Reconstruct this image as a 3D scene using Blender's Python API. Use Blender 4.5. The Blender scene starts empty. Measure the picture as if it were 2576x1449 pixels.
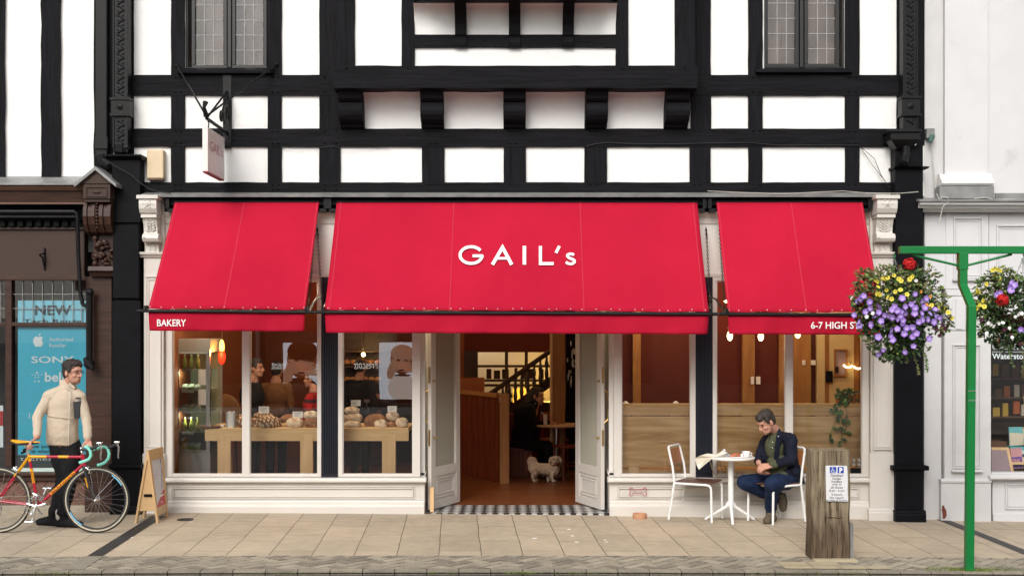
import bpy, bmesh, math, random
from mathutils import Vector, Matrix, Euler
R = math.radians
random.seed(7)
SC = bpy.context.scene
COL = SC.collection
# ---------------------------------------------------------------- camera, world, sun, exposure
F, CY, CX, HZ, CH = 3100.0, -13.6, 1288.0, 825.0, 2.05   # focal length in photo pixels (2576 wide), camera depth, centre, horizon, height
cam_d = bpy.data.cameras.new('camera'); cam = bpy.data.objects.new('camera', cam_d); COL.objects.link(cam)
cam.location = (0, CY, CH); cam.rotation_euler = (R(90), 0, 0)
cam_d.sensor_width = 36; cam_d.lens = F / 2576 * 36; cam_d.shift_y = (HZ - 724.5) / 2576
cam_d.clip_start = 0.1; cam_d.clip_end = 600
SC.camera = cam
SUN_EL, SUN_AZ = 37, 195       # azimuth clockwise from +Y: the sun is behind the camera, a little to its left
w = bpy.data.worlds.new('World'); SC.world = w; w.use_nodes = True
nt = w.node_tree; nt.nodes.clear()
sky = nt.nodes.new('ShaderNodeTexSky'); sky.sky_type = 'NISHITA'; sky.sun_disc = False
sky.sun_elevation = R(SUN_EL); sky.sun_rotation = R(SUN_AZ); sky.air_density = 1.0; sky.dust_density = 3.0
hs = nt.nodes.new('ShaderNodeHueSaturation'); hs.inputs['Saturation'].default_value = 0.22
bg = nt.nodes.new('ShaderNodeBackground'); bg.inputs['Strength'].default_value = 0.15
ow = nt.nodes.new('ShaderNodeOutputWorld')
nt.links.new(sky.outputs[0], hs.inputs['Color']); nt.links.new(hs.outputs[0], bg.inputs[0]); nt.links.new(bg.outputs[0], ow.inputs[0])
sd = bpy.data.lights.new('sun', 'SUN'); sd.energy = 1.45; sd.angle = R(28); sd.color = (1, .96, .9)
sun = bpy.data.objects.new('sun', sd); COL.objects.link(sun)
a = R(SUN_AZ); e = R(SUN_EL)
sdir = Vector((math.sin(a) * math.cos(e), math.cos(a) * math.cos(e), math.sin(e)))
sun.rotation_euler = sdir.to_track_quat('Z', 'Y').to_euler(); sun.location = sdir * 30
SC.view_settings.view_transform = 'Standard'; SC.view_settings.look = 'None'; SC.view_settings.gamma = 1
SC.view_settings.exposure = 0.38
SC.cycles.use_denoising = True
try: SC.cycles.denoiser = 'OPENIMAGEDENOISE'
except Exception: pass
SC.cycles.max_bounces = 8; SC.cycles.transparent_max_bounces = 12; SC.cycles.caustics_reflective = False; SC.cycles.caustics_refractive = False

def P(px, py, Y):
    s = (Y - CY) / F
    return Vector(((px - CX) * s, Y, CH - (py - HZ) * s))
def PX(px, Y): return (px - CX) * (Y - CY) / F
def PZ(py, Y): return CH - (py - HZ) * (Y - CY) / F
def on_plane(px, py, p0, n):
    o = Vector((0, CY, CH)); d = Vector((px - CX, F, -(py - HZ))); t = (p0 - o).dot(n) / d.dot(n); return o + d * t
def gz(x):
    x = max(-7, min(7, x)); return -0.0095 * x - 0.0008 * x * x

# ---------------------------------------------------------------- materials
def newmat(name):
    m = bpy.data.materials.new(name); m.use_nodes = True; t = m.node_tree
    return m, t, t.nodes['Principled BSDF']
def N(t, ty, **kw):
    n = t.nodes.new(ty)
    for k, v in kw.items():
        if k in n.inputs.keys(): n.inputs[k].default_value = v
        else: setattr(n, k, v)
    return n
def coords(t, stretch=(1, 1, 1), rot=(0, 0, 0)):
    tc = N(t, 'ShaderNodeTexCoord'); mp = N(t, 'ShaderNodeMapping'); mp.inputs['Scale'].default_value = stretch; mp.inputs['Rotation'].default_value = rot
    t.links.new(tc.outputs['Object'], mp.inputs[0]); return mp.outputs[0]
def c4(c, k=1.0): return (c[0] * k, c[1] * k, c[2] * k, 1)
def mk(name, col, rough=.6, var=.12, vs=3.0, bump=.15, bs=40.0, metal=0, spec=.4, stretch=(1, 1, 1), col2=None, thr=None, bdist=.01, sheen=0):
    """base colour with large soft variation, an optional second stain colour, and a fine bump"""
    m, t, b = newmat(name); co = coords(t, stretch)
    n1 = N(t, 'ShaderNodeTexNoise', Scale=vs, Detail=6.0, Roughness=.6); t.links.new(co, n1.inputs['Vector'])
    cr = N(t, 'ShaderNodeValToRGB'); cr.color_ramp.elements[0].position = .3; cr.color_ramp.elements[1].position = .7
    cr.color_ramp.elements[0].color = c4(col, 1 - var); cr.color_ramp.elements[1].color = c4(col, 1 + var)
    t.links.new(n1.outputs[0], cr.inputs[0]); out = cr.outputs[0]
    if col2 is not None:
        n3 = N(t, 'ShaderNodeTexNoise', Scale=vs * 1.7, Detail=8.0, Roughness=.65); t.links.new(co, n3.inputs['Vector'])
        c2 = N(t, 'ShaderNodeValToRGB'); lo = thr or .6
        c2.color_ramp.elements[0].position = lo; c2.color_ramp.elements[1].position = min(1, lo + .12)
        mx = N(t, 'ShaderNodeMixRGB'); mx.inputs[2].default_value = c4(col2)
        t.links.new(n3.outputs[0], c2.inputs[0]); t.links.new(c2.outputs[0], mx.inputs[0]); t.links.new(out, mx.inputs[1]); out = mx.outputs[0]
    t.links.new(out, b.inputs['Base Color'])
    b.inputs['Roughness'].default_value = rough; b.inputs['Metallic'].default_value = metal; b.inputs['Specular IOR Level'].default_value = spec
    if sheen: b.inputs['Sheen Weight'].default_value = sheen
    if bump:
        n2 = N(t, 'ShaderNodeTexNoise', Scale=bs, Detail=5.0); t.links.new(co, n2.inputs['Vector'])
        bp = N(t, 'ShaderNodeBump', Strength=bump, Distance=bdist); t.links.new(n2.outputs[0], bp.inputs['Height']); t.links.new(bp.outputs[0], b.inputs['Normal'])
    return m
def wood(name, c1, c2, stretch=(1, 14, 14), scale=2.0, rough=.5, bump=.2, spec=.3, dist=3.0, cracks=None):
    """grain runs along the axis with the small stretch"""
    m, t, b = newmat(name); co = coords(t, stretch)
    n1 = N(t, 'ShaderNodeTexNoise', Scale=scale, Detail=8.0, Roughness=.65, Distortion=dist * .3); t.links.new(co, n1.inputs['Vector'])
    co2 = coords(t, tuple(s * .35 for s in stretch))
    n2 = N(t, 'ShaderNodeTexNoise', Scale=scale, Detail=2.0, Distortion=dist); t.links.new(co2, n2.inputs['Vector'])
    ad = N(t, 'ShaderNodeMath', operation='MULTIPLY_ADD'); ad.inputs[1].default_value = .5
    t.links.new(n1.outputs[0], ad.inputs[0])
    mu = N(t, 'ShaderNodeMath', operation='MULTIPLY'); mu.inputs[1].default_value = .5; t.links.new(n2.outputs[0], mu.inputs[0]); t.links.new(mu.outputs[0], ad.inputs[2])
    cr = N(t, 'ShaderNodeValToRGB'); cr.color_ramp.elements[0].position = .36; cr.color_ramp.elements[1].position = .62
    cr.color_ramp.elements[0].color = c4(c2); cr.color_ramp.elements[1].color = c4(c1)
    t.links.new(ad.outputs[0], cr.inputs[0]); out = cr.outputs[0]
    if cracks:
        n3 = N(t, 'ShaderNodeTexNoise', Scale=scale * 2.2, Detail=3.0); t.links.new(co, n3.inputs['Vector'])
        c2r = N(t, 'ShaderNodeValToRGB'); c2r.color_ramp.elements[0].position = .36; c2r.color_ramp.elements[0].color = c4(cracks); c2r.color_ramp.elements[1].position = .42; c2r.color_ramp.elements[1].color = (1, 1, 1, 1)
        mx = N(t, 'ShaderNodeMixRGB', blend_type='MULTIPLY'); mx.inputs[0].default_value = 1
        t.links.new(n3.outputs[0], c2r.inputs[0]); t.links.new(out, mx.inputs[1]); t.links.new(c2r.outputs[0], mx.inputs[2]); out = mx.outputs[0]
    t.links.new(out, b.inputs['Base Color'])
    b.inputs['Roughness'].default_value = rough; b.inputs['Specular IOR Level'].default_value = spec
    bp = N(t, 'ShaderNodeBump', Strength=bump, Distance=.01); t.links.new(ad.outputs[0], bp.inputs['Height']); t.links.new(bp.outputs[0], b.inputs['Normal'])
    return m
def bricks(name, c1, c2, mortar, bw, bh, msize=.008, plane='xz', rot=0, rough=.8, noise=.25, offset=.5, bias=0.0, bump=.5, spots=False):
    m, t, b = newmat(name); tc = N(t, 'ShaderNodeTexCoord'); sx = N(t, 'ShaderNodeSeparateXYZ'); cb = N(t, 'ShaderNodeCombineXYZ')
    t.links.new(tc.outputs['Object'], sx.inputs[0]); ax = {'x': 0, 'y': 1, 'z': 2}
    t.links.new(sx.outputs[ax[plane[0]]], cb.inputs[0]); t.links.new(sx.outputs[ax[plane[1]]], cb.inputs[1])
    mp = N(t, 'ShaderNodeMapping'); mp.inputs['Rotation'].default_value = (0, 0, rot); t.links.new(cb.outputs[0], mp.inputs[0])
    br = N(t, 'ShaderNodeTexBrick', Scale=1.0); br.inputs['Color1'].default_value = c4(c1); br.inputs['Color2'].default_value = c4(c2); br.inputs['Mortar'].default_value = c4(mortar)
    br.inputs['Mortar Size'].default_value = msize; br.inputs['Brick Width'].default_value = bw; br.inputs['Row Height'].default_value = bh; br.inputs['Bias'].default_value = bias
    br.inputs['Mortar Smooth'].default_value = .3; br.offset = offset
    wn = N(t, 'ShaderNodeTexNoise', Scale=2.5, Detail=2.0)                 # the joints wander a little
    t.links.new(mp.outputs[0], wn.inputs['Vector']); wm = N(t, 'ShaderNodeVectorMath', operation='MULTIPLY_ADD'); wm.inputs[1].default_value = (.02, .02, 0)
    t.links.new(wn.outputs['Color'], wm.inputs[0]); t.links.new(mp.outputs[0], wm.inputs[2]); t.links.new(wm.outputs[0], br.inputs['Vector'])
    n1 = N(t, 'ShaderNodeTexNoise', Scale=9.0, Detail=8.0, Roughness=.7); t.links.new(tc.outputs['Object'], n1.inputs['Vector'])
    n0 = N(t, 'ShaderNodeTexNoise', Scale=1.1, Detail=4.0, Roughness=.6); t.links.new(tc.outputs['Object'], n0.inputs['Vector'])
    ad = N(t, 'ShaderNodeMath', operation='ADD'); t.links.new(n1.outputs[0], ad.inputs[0]); t.links.new(n0.outputs[0], ad.inputs[1])
    mr = N(t, 'ShaderNodeMapRange'); mr.inputs[1].default_value = .6; mr.inputs[2].default_value = 1.4; mr.inputs[3].default_value = 1 - noise; mr.inputs[4].default_value = 1 + noise; t.links.new(ad.outputs[0], mr.inputs[0])
    mx = N(t, 'ShaderNodeMixRGB', blend_type='MULTIPLY'); mx.inputs[0].default_value = 1; t.links.new(br.outputs[0], mx.inputs[1]); t.links.new(mr.outputs[0], mx.inputs[2])
    t.links.new(mx.outputs[0], b.inputs['Base Color']); b.inputs['Roughness'].default_value = rough; b.inputs['Specular IOR Level'].default_value = .25
    iv = N(t, 'ShaderNodeMath', operation='SUBTRACT'); iv.inputs[0].default_value = 1; t.links.new(br.outputs['Fac'], iv.inputs[1])
    n2 = N(t, 'ShaderNodeTexNoise', Scale=60.0, Detail=4.0); t.links.new(tc.outputs['Object'], n2.inputs['Vector'])
    m2 = N(t, 'ShaderNodeMath', operation='MULTIPLY_ADD'); m2.inputs[1].default_value = .25; t.links.new(n2.outputs[0], m2.inputs[0]); t.links.new(iv.outputs[0], m2.inputs[2])
    bp = N(t, 'ShaderNodeBump', Strength=bump, Distance=.01); t.links.new(m2.outputs[0], bp.inputs['Height']); t.links.new(bp.outputs[0], b.inputs['Normal'])
    return m
def glassmat(name, tint=(.97, .98, .97), refl=3.0, rough=0.0, ior=1.5):
    m = bpy.data.materials.new(name); m.use_nodes = True; t = m.node_tree; t.nodes.clear()
    tr = N(t, 'ShaderNodeBsdfTransparent'); tr.inputs[0].default_value = c4(tint)
    gl = N(t, 'ShaderNodeBsdfGlossy'); gl.inputs['Roughness'].default_value = rough
    fr = N(t, 'ShaderNodeFresnel', IOR=ior); mu = N(t, 'ShaderNodeMath', operation='MULTIPLY', use_clamp=True); mu.inputs[1].default_value = refl
    nz = N(t, 'ShaderNodeTexNoise', Scale=1.3, Detail=1.0); bp = N(t, 'ShaderNodeBump', Strength=.06, Distance=.01)
    tc = N(t, 'ShaderNodeTexCoord'); t.links.new(tc.outputs['Object'], nz.inputs['Vector']); t.links.new(nz.outputs[0], bp.inputs['Height']); t.links.new(bp.outputs[0], gl.inputs['Normal'])
    mx = N(t, 'ShaderNodeMixShader'); o = N(t, 'ShaderNodeOutputMaterial')
    t.links.new(fr.outputs[0], mu.inputs[0]); t.links.new(mu.outputs[0], mx.inputs[0]); t.links.new(tr.outputs[0], mx.inputs[1]); t.links.new(gl.outputs[0], mx.inputs[2]); t.links.new(mx.outputs[0], o.inputs[0])
    return m
def emit(name, col, st):
    m, t, b = newmat(name); b.inputs['Base Color'].default_value = c4(col); b.inputs['Emission Color'].default_value = c4(col); b.inputs['Emission Strength'].default_value = st; return m
def flat(name, col, rough=.6, metal=0, spec=.4): return mk(name, col, rough, .05, 8, .05, 60, metal, spec)

M = {}
M['plaster'] = mk('white_limewashed_plaster', (.80, .79, .765), .85, .035, 1.6, .35, 9, col2=(.70, .68, .65), thr=.66, bdist=.02)
M['plaster2'] = mk('aged_white_render', (.60, .595, .60), .85, .05, 1.3, .3, 6, col2=(.49, .485, .485), thr=.60, bdist=.02)
M['timber_h'] = wood('black_painted_oak_beam', (.0095, .009, .011), (.0035, .0033, .0042), (1, 12, 12), 3, .7, .7, .10, 2)
M['timber_v'] = wood('black_painted_oak_post', (.0095, .009, .011), (.0035, .0033, .0042), (12, 12, 1), 3, .7, .7, .10, 2)
M['iron'] = mk('black_painted_iron', (.006, .006, .0065), .45, .2, 8, .25, 50, spec=.22)
M['blackpaint'] = mk('satin_black_paint', (.0040, .0040, .0055), .55, .3, 3, .2, 20, spec=.10)
M['navy'] = mk('dark_navy_paint', (.006, .008, .016), .35, .1, 4, .08, 30, spec=.5)
M['white'] = mk('cream_white_gloss_paint', (.61, .575, .525), .38, .03, 1.5, .1, 9, spec=.45, col2=(.50, .47, .42), thr=.62)
M['cream'] = mk('cream_fascia_paint', (.66, .63, .58), .5, .03, 2, .08, 20)
M['lead'] = mk('dull_lead_flashing', (.20, .20, .195), .45, .3, 5, .3, 20, spec=.5)
M['brownwood'] = wood('dark_brown_varnished_wood', (.050, .021, .013), (.026, .011, .007), (1, 8, 8), 3, .45, .2, .3)
M['brownpaint'] = mk('brown_painted_board', (.045, .024, .017), .7, .08, 4, .12, 40)
M['brownlight'] = mk('tan_brown_moulding', (.11, .055, .035), .5, .1, 5, .15, 40)
M['fabric'] = mk('red_awning_canvas', (.425, .011, .034), .85, .13, .7, .3, 320, spec=.05)
M['seam'] = flat('red_canvas_seam', (.465, .016, .042), .8)
M['letter'] = flat('white_printed_letters', (.85, .84, .82), .6)
M['glass'] = glassmat('shop_window_glass')
M['steel'] = mk('brushed_steel', (.55, .55, .55), .3, .1, 6, .1, 60, metal=1)
M['brass'] = mk('worn_brass', (.55, .38, .15), .3, .15, 10, .1, 60, metal=1)
M['oak_h'] = wood('pale_oak_board', (.72, .47, .235), (.44, .24, .09), (.7, 9, 9), 1.6, .45, .12, .35, 3)
M['oak_light'] = wood('pale_beech_worktop', (.80, .56, .31), (.66, .43, .20), (1, 10, 10), 1.8, .45, .1, .35, 2)
M['oak_v'] = wood('pale_beech_leg', (.80, .54, .29), (.66, .42, .20), (10, 10, 1), 1.8, .45, .1, .35, 2)
M['ply'] = wood('varnished_birch_ply', (.60, .40, .20), (.52, .33, .16), (6, 6, 1), 1.5, .45, .05, .35, 1)

# ---------------------------------------------------------------- mesh collector and scene objects
class MB:
    def __init__(s): s.v = []; s.f = []; s.m = []
    def add(s, vs, fs, mi=0):
        o = len(s.v); s.v += [Vector(p) for p in vs]; s.f += [tuple(i + o for i in q) for q in fs]; s.m += [mi] * len(fs); return s
    def box(s, x0, x1, y0, y1, z0, z1, mi=0):
        x0, x1 = min(x0, x1), max(x0, x1); y0, y1 = min(y0, y1), max(y0, y1); z0, z1 = min(z0, z1), max(z0, z1)
        return s.add([(x0, y0, z0), (x1, y0, z0), (x1, y1, z0), (x0, y1, z0), (x0, y0, z1), (x1, y0, z1), (x1, y1, z1), (x0, y1, z1)],
                     [(0, 3, 2, 1), (4, 5, 6, 7), (0, 1, 5, 4), (1, 2, 6, 5), (2, 3, 7, 6), (3, 0, 4, 7)], mi)
    def pb(s, px0, py0, px1, py1, Yf, Yb, mi=0):
        a = P(px0, py0, Yf); b = P(px1, py1, Yf); return s.box(a.x, b.x, Yf, Yb, a.z, b.z, mi)
    def prism(s, pts, ext, mi=0):
        n = len(pts); ext = Vector(ext); a = [Vector(p) for p in pts]; b = [p + ext for p in a]
        return s.add(a + b, [tuple(range(n)), tuple(range(2 * n - 1, n - 1, -1))] + [((i + 1) % n, i, n + i, n + (i + 1) % n) for i in range(n)], mi)
    def prof(s, px0, px1, pts, mi=0):
        """profile of (Y, Z) swept along X between two world x"""
        return s.prism([(px0, y, z) for y, z in pts], (px1 - px0, 0, 0), mi)
    def ring(s, x0, x1, z0, z1, w, yf, yb, mi=0):
        s.box(x0, x1, yf, yb, z1 - w, z1, mi); s.box(x0, x1, yf, yb, z0, z0 + w, mi)
        s.box(x0, x0 + w, yf, yb, z0 + w, z1 - w, mi); s.box(x1 - w, x1, yf, yb, z0 + w, z1 - w, mi); return s
    def pring(s, px0, py0, px1, py1, w, Yf, Yb, mi=0):
        k = (Yf - CY) / F; return s.ring(PX(px0, Yf), PX(px1, Yf), PZ(py1, Yf), PZ(py0, Yf), w * k, Yf, Yb, mi)
    def tube(s, pts, r, n=8, mi=0, closed=False, caps=True, flat=1.0):
        pts = [Vector(p) for p in pts]; k = len(pts); rs = r if isinstance(r, (list, tuple)) else [r] * k
        o = len(s.v); prev = None
        for i, p in enumerate(pts):
            if closed: d = pts[(i + 1) % k] - pts[i - 1]
            else: d = pts[min(i + 1, k - 1)] - pts[max(i - 1, 0)]
            d = d.normalized() if d.length > 1e-9 else Vector((0, 0, 1))
            if prev is None: u = d.orthogonal().normalized()
            else: u = (prev - d * prev.dot(d)); u = u.normalized() if u.length > 1e-6 else d.orthogonal().normalized()
            prev = u; v = d.cross(u)
            for j in range(n):
                a = 2 * math.pi * j / n; s.v.append(p + (u * math.cos(a) + v * math.sin(a) * flat) * rs[i])
        for i in range(k if closed else k - 1):
            i2 = (i + 1) % k
            for j in range(n):
                j2 = (j + 1) % n; s.f.append((o + i * n + j, o + i * n + j2, o + i2 * n + j2, o + i2 * n + j)); s.m.append(mi)
        if caps and not closed:
            s.f.append(tuple(o + j for j in range(n))[::-1]); s.m.append(mi)
            s.f.append(tuple(o + (k - 1) * n + j for j in range(n))); s.m.append(mi)
        return s
    def ell(s, c, r, rot=None, seg=12, rings=8, mi=0):
        c = Vector(c); r = (r, r, r) if not isinstance(r, (tuple, list)) else r; rot = rot or Matrix.Identity(3); o = len(s.v)
        s.v.append(c + rot @ Vector((0, 0, r[2])))
        for i in range(1, rings):
            t = math.pi * i / rings
            for j in range(seg):
                p = 2 * math.pi * j / seg; s.v.append(c + rot @ Vector((r[0] * math.sin(t) * math.cos(p), r[1] * math.sin(t) * math.sin(p), r[2] * math.cos(t))))
        s.v.append(c + rot @ Vector((0, 0, -r[2]))); last = len(s.v) - 1
        for j in range(seg):
            j2 = (j + 1) % seg; s.f.append((o, o + 1 + j, o + 1 + j2)); s.m.append(mi)
            s.f.append((last, last - seg + j2, last - seg + j)); s.m.append(mi)
        for i in range(rings - 2):
            for j in range(seg):
                j2 = (j + 1) % seg; a = o + 1 + i * seg; s.f.append((a + j, a + seg + j, a + seg + j2, a + j2)); s.m.append(mi)
        return s
    def cap(s, p0, p1, r0, r1=None, n=10, mi=0):
        p0 = Vector(p0); p1 = Vector(p1); r1 = r0 if r1 is None else r1; d = (p1 - p0); L = max(d.length, 1e-6); d /= L
        pts = []; rs = []
        for t in (-1, -.8, -.45): pts.append(p0 + d * r0 * t); rs.append(r0 * math.sqrt(max(0.0004, 1 - t * t)))
        pts += [p0, p1]; rs += [r0, r1]
        for t in (.45, .8, 1): pts.append(p1 + d * r1 * t); rs.append(r1 * math.sqrt(max(0.0004, 1 - t * t)))
        return s.tube(pts, rs, n, mi)
    def chain(s, pts, rs, n=10, mi=0):
        for i in range(len(pts) - 1): s.cap(pts[i], pts[i + 1], rs[i], rs[i + 1], n, mi)
        return s
    def loft(s, secs, n=24, mi=0):
        """closed skin through elliptical sections (centre, rx, ry, turn)"""
        o = len(s.v)
        for c, rx, ry, tz in secs:
            for j in range(n): a = 2 * math.pi * j / n; x, y = rx * math.cos(a), ry * math.sin(a); s.v.append(Vector(c) + Vector((x * math.cos(tz) - y * math.sin(tz), x * math.sin(tz) + y * math.cos(tz), 0)))
        for i in range(len(secs) - 1):
            for j in range(n): j2 = (j + 1) % n; s.f.append((o + i * n + j, o + i * n + j2, o + (i + 1) * n + j2, o + (i + 1) * n + j)); s.m.append(mi)
        s.f.append(tuple(o + j for j in range(n))[::-1]); s.m.append(mi); s.f.append(tuple(o + (len(secs) - 1) * n + j for j in range(n))); s.m.append(mi); return s
    def lathe(s, prof, c, n=24, mi=0, axis='z'):
        c = Vector(c); o = len(s.v); k = len(prof)
        for r, h in prof:
            for j in range(n):
                a = 2 * math.pi * j / n; q = (r * math.cos(a), r * math.sin(a), h)
                q = q if axis == 'z' else ((q[0], -q[2], q[1]) if axis == 'y' else (q[2], q[0], q[1])); s.v.append(c + Vector(q))
        for i in range(k - 1):
            for j in range(n):
                j2 = (j + 1) % n; s.f.append((o + i * n + j, o + i * n + j2, o + (i + 1) * n + j2, o + (i + 1) * n + j)); s.m.append(mi)
        s.f.append(tuple(o + j for j in range(n))[::-1]); s.m.append(mi); s.f.append(tuple(o + (k - 1) * n + j for j in range(n))); s.m.append(mi)
        return s
    def text(s, txt, p00, U, V, w=None, h=None, mi=0, bold=0.0, align='L'):
        """flat lettering; p00 is the lower left of the writing, U/V unit vectors; fits width w and/or height h"""
        cu = bpy.data.curves.new('t', 'FONT'); cu.body = txt; cu.size = 1; cu.offset = bold; cu.resolution_u = 3
        ob = bpy.data.objects.new('t', cu); me = ob.to_mesh(); vs = [v.co.copy() for v in me.vertices]; fs = [tuple(p.vertices) for p in me.polygons]; ob.to_mesh_clear()
        bpy.data.objects.remove(ob); bpy.data.curves.remove(cu)
        if not vs: return s
        x0 = min(v.x for v in vs); x1 = max(v.x for v in vs); y0 = min(v.y for v in vs); y1 = max(v.y for v in vs)
        sx = (w / (x1 - x0)) if w else None; sy = (h / (y1 - y0)) if h else None
        sx = sx or sy; sy = sy or sx; U = Vector(U); V = Vector(V); p00 = Vector(p00)
        if align == 'C': p00 = p00 - U * (sx * (x1 - x0) / 2)
        if align == 'R': p00 = p00 - U * (sx * (x1 - x0))
        return s.add([p00 + U * ((v.x - x0) * sx) + V * ((v.y - y0) * sy) for v in vs], fs, mi)
    def stroke(s, pts, w, fn, mi=0, closed=False):
        """flat ribbon along 2D points (pixels), mapped to 3D by fn"""
        n = len(pts); L = []; Rr = []
        for i in range(n):
            a = Vector(pts[(i - 1) % n] if closed else pts[max(i - 1, 0)]); b = Vector(pts[(i + 1) % n] if closed else pts[min(i + 1, n - 1)]); c = Vector(pts[i])
            d1 = (c - a); d2 = (b - c); d1 = d1.normalized() if d1.length > 1e-6 else d2.normalized(); d2 = d2.normalized() if d2.length > 1e-6 else d1
            d = (d1 + d2).normalized(); nn = Vector((-d.y, d.x)); k = 1 / max(.5, nn.dot(Vector((-d1.y, d1.x))))
            L.append(c + nn * w / 2 * k); Rr.append(c - nn * w / 2 * k)
        o = len(s.v); s.v += [fn(*p) for p in L] + [fn(*p) for p in Rr]
        for i in range(n if closed else n - 1):
            j = (i + 1) % n; s.f.append((o + i, o + n + i, o + n + j, o + j)); s.m.append(mi)
        return s
    def xform(s, mat, start=0):
        for i in range(start, len(s.v)): s.v[i] = mat @ s.v[i]
        return s
    def build(s, name, mats, parent=None, smooth=False, bevel=0, clip=None, noslope=False):
        org = ROOT.get(parent.name, Vector()) if parent else Vector()
        me = bpy.data.meshes.new(name); me.from_pydata([v - org for v in s.v], [], s.f)
        mats = mats if isinstance(mats, (list, tuple)) else [mats]
        for mm in mats: me.materials.append(M[mm] if isinstance(mm, str) else mm)
        for p, mi in zip(me.polygons, s.m): p.material_index = mi; p.use_smooth = bool(smooth)
        bm = bmesh.new(); bm.from_mesh(me)
        if clip:
            for co, no in clip:
                bmesh.ops.bisect_plane(bm, geom=bm.verts[:] + bm.edges[:] + bm.faces[:], plane_co=Vector(co) - org, plane_no=Vector(no), clear_outer=True)
        bmesh.ops.recalc_face_normals(bm, faces=bm.faces[:]); bm.to_mesh(me); bm.free()
        o = bpy.data.objects.new(name, me); COL.objects.link(o)
        if parent: o.parent = parent; ROOT[o.name] = org
        if bevel:
            b = o.modifiers.new('bevel', 'BEVEL'); b.width = bevel; b.segments = 2; b.limit_method = 'ANGLE'; b.angle_limit = R(40)
        if smooth == 'auto':
            for p in me.polygons: p.use_smooth = True
            e_ = o.modifiers.new('n', 'EDGE_SPLIT'); e_.split_angle = R(35)
        return o
ROOT = {}
def tag(o, label=None, cat=None, group=None, kind=None):
    if label: o['label'] = label
    if cat: o['category'] = cat
    if group: o['group'] = group
    if kind: o['kind'] = kind
    return o
def thing(name, label, cat, loc=(0, 0, 0), group=None):
    o = bpy.data.objects.new(name, None); COL.objects.link(o); o.location = loc; o.empty_display_size = .1
    ROOT[o.name] = Vector(loc); return tag(o, label, cat, group)
def organic(o, voxel=.008, sm=4, disp=0, dscale=.05):
    """union of the shapes into one continuous surface"""
    r = o.modifiers.new('r', 'REMESH'); r.mode = 'VOXEL'; r.voxel_size = voxel; r.use_smooth_shade = True
    q = o.modifiers.new('s', 'SMOOTH'); q.iterations = sm; q.factor = .5
    if disp:
        tx = bpy.data.textures.new('folds', 'CLOUDS'); tx.noise_scale = dscale; tx.noise_depth = 2
        d = o.modifiers.new('d', 'DISPLACE'); d.texture = tx; d.strength = disp; d.mid_level = .5
    return o
def copy_tree(o, parent=None):
    c = o.copy(); COL.objects.link(c)
    if parent: c.parent = parent
    for ch in list(o.children): copy_tree(ch, c)
    return c
# ================================================================ GROUND
KA = .045                                                  # the kerb runs at a slight angle to the shop fronts
KU = Vector((math.cos(KA), math.sin(KA), 0)); KV = Vector((-math.sin(KA), math.cos(KA), 0)); K0 = Vector((0, -2.49, 0))
def kp(u, v, z=0): p = K0 + KU * u + KV * v; p.z = gz(p.x) + z; return p
def sheet(name, u0, u1, v0, v1, z, mat, nu=40, kind='structure', nv=1):
    mb = MB(); vs = []; fs = []
    for j in range(nv + 1):
        for i in range(nu + 1): vs.append(kp(u0 + (u1 - u0) * i / nu, v0 + (v1 - v0) * j / nv, z))
    for j in range(nv):
        for i in range(nu): a = j * (nu + 1) + i; fs.append((a, a + 1, a + nu + 2, a + nu + 1))
    mb.add(vs, fs); o = mb.build(name, mat); return tag(o, kind=kind)
M['slab'] = bricks('buff_paving_slabs', (.47, .39, .29), (.40, .335, .25), (.13, .105, .075), .86, .38, .0045, 'xy', R(90) - KA, .8, .22, .37, 0, .5, True)
M['earth'] = mk('far_ground', (.10, .10, .095), .9, .2, .5, .2, 10)
M['asphalt'] = mk('dark_asphalt', (.040, .041, .044), .8, .35, 4, .6, 160, col2=(.075, .075, .07), thr=.6)
o = MB().add([(-200, -200, -.4), (200, -200, -.4), (200, 200, -.4), (-200, 200, -.4)], [(0, 1, 2, 3)]).build('ground', 'earth'); tag(o, kind='structure')
# the slab material is laid out in the frame of the kerb: object origin on the kerb line
pv = sheet('pavement', -30, 30, 0.0, 4.2, 0, 'slab', 120)
M['paver'] = mk('grey_block_paver', (.30, .265, .205), .8, .16, 5, .4, 90)
M['paver2'] = mk('dark_block_paver', (.215, .19, .15), .8, .16, 5, .4, 90)
M['paver3'] = mk('pale_block_paver', (.36, .32, .25), .8, .16, 5, .4, 90)
M['joint'] = mk('sandy_joint', (.05, .045, .035), .95, .3, 20, .4, 90, col2=(.05, .07, .02), thr=.62)
def herring(x0, x1, y0, y1, w, th, fn, gap=.006, ang=R(45), depth=.02):
    mb = MB(); L = 2 * w; ca, sa = math.cos(ang), math.sin(ang); cx, cy = (x0 + x1) / 2, (y0 + y1) / 2; rr = int(math.hypot(x1 - x0, y1 - y0) / w) + 4
    for i in range(-rr, rr):
        for j in range(-rr, rr):
            bx = (i + 2 * j) * w; by = (i - 2 * j) * w
            for (X, Y, W_, H_) in ((bx, by, L, w), (bx, by + w, w, L)):
                q = [(X + gap, Y + gap), (X + W_ - gap, Y + gap), (X + W_ - gap, Y + H_ - gap), (X + gap, Y + H_ - gap)]
                q = [(cx + a * ca - b * sa, cy + a * sa + b * ca) for a, b in q]
                if max(a for a, b in q) < x0 or min(a for a, b in q) > x1 or max(b for a, b in q) < y0 or min(b for a, b in q) > y1: continue
                t = random.uniform(-.0018, .0018); mb_pts = [fn(a, b, th + t) for a, b in q] + [fn(a, b, th - depth) for a, b in q]
                mb.add(mb_pts, [(0, 1, 2, 3), (0, 4, 5, 1), (1, 5, 6, 2), (2, 6, 7, 3), (3, 7, 4, 0)], random.choice((0, 0, 1, 2)))
    return mb
sheet('pavement', -30, 30, -.72, 0, -.012, 'joint', 120)
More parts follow.
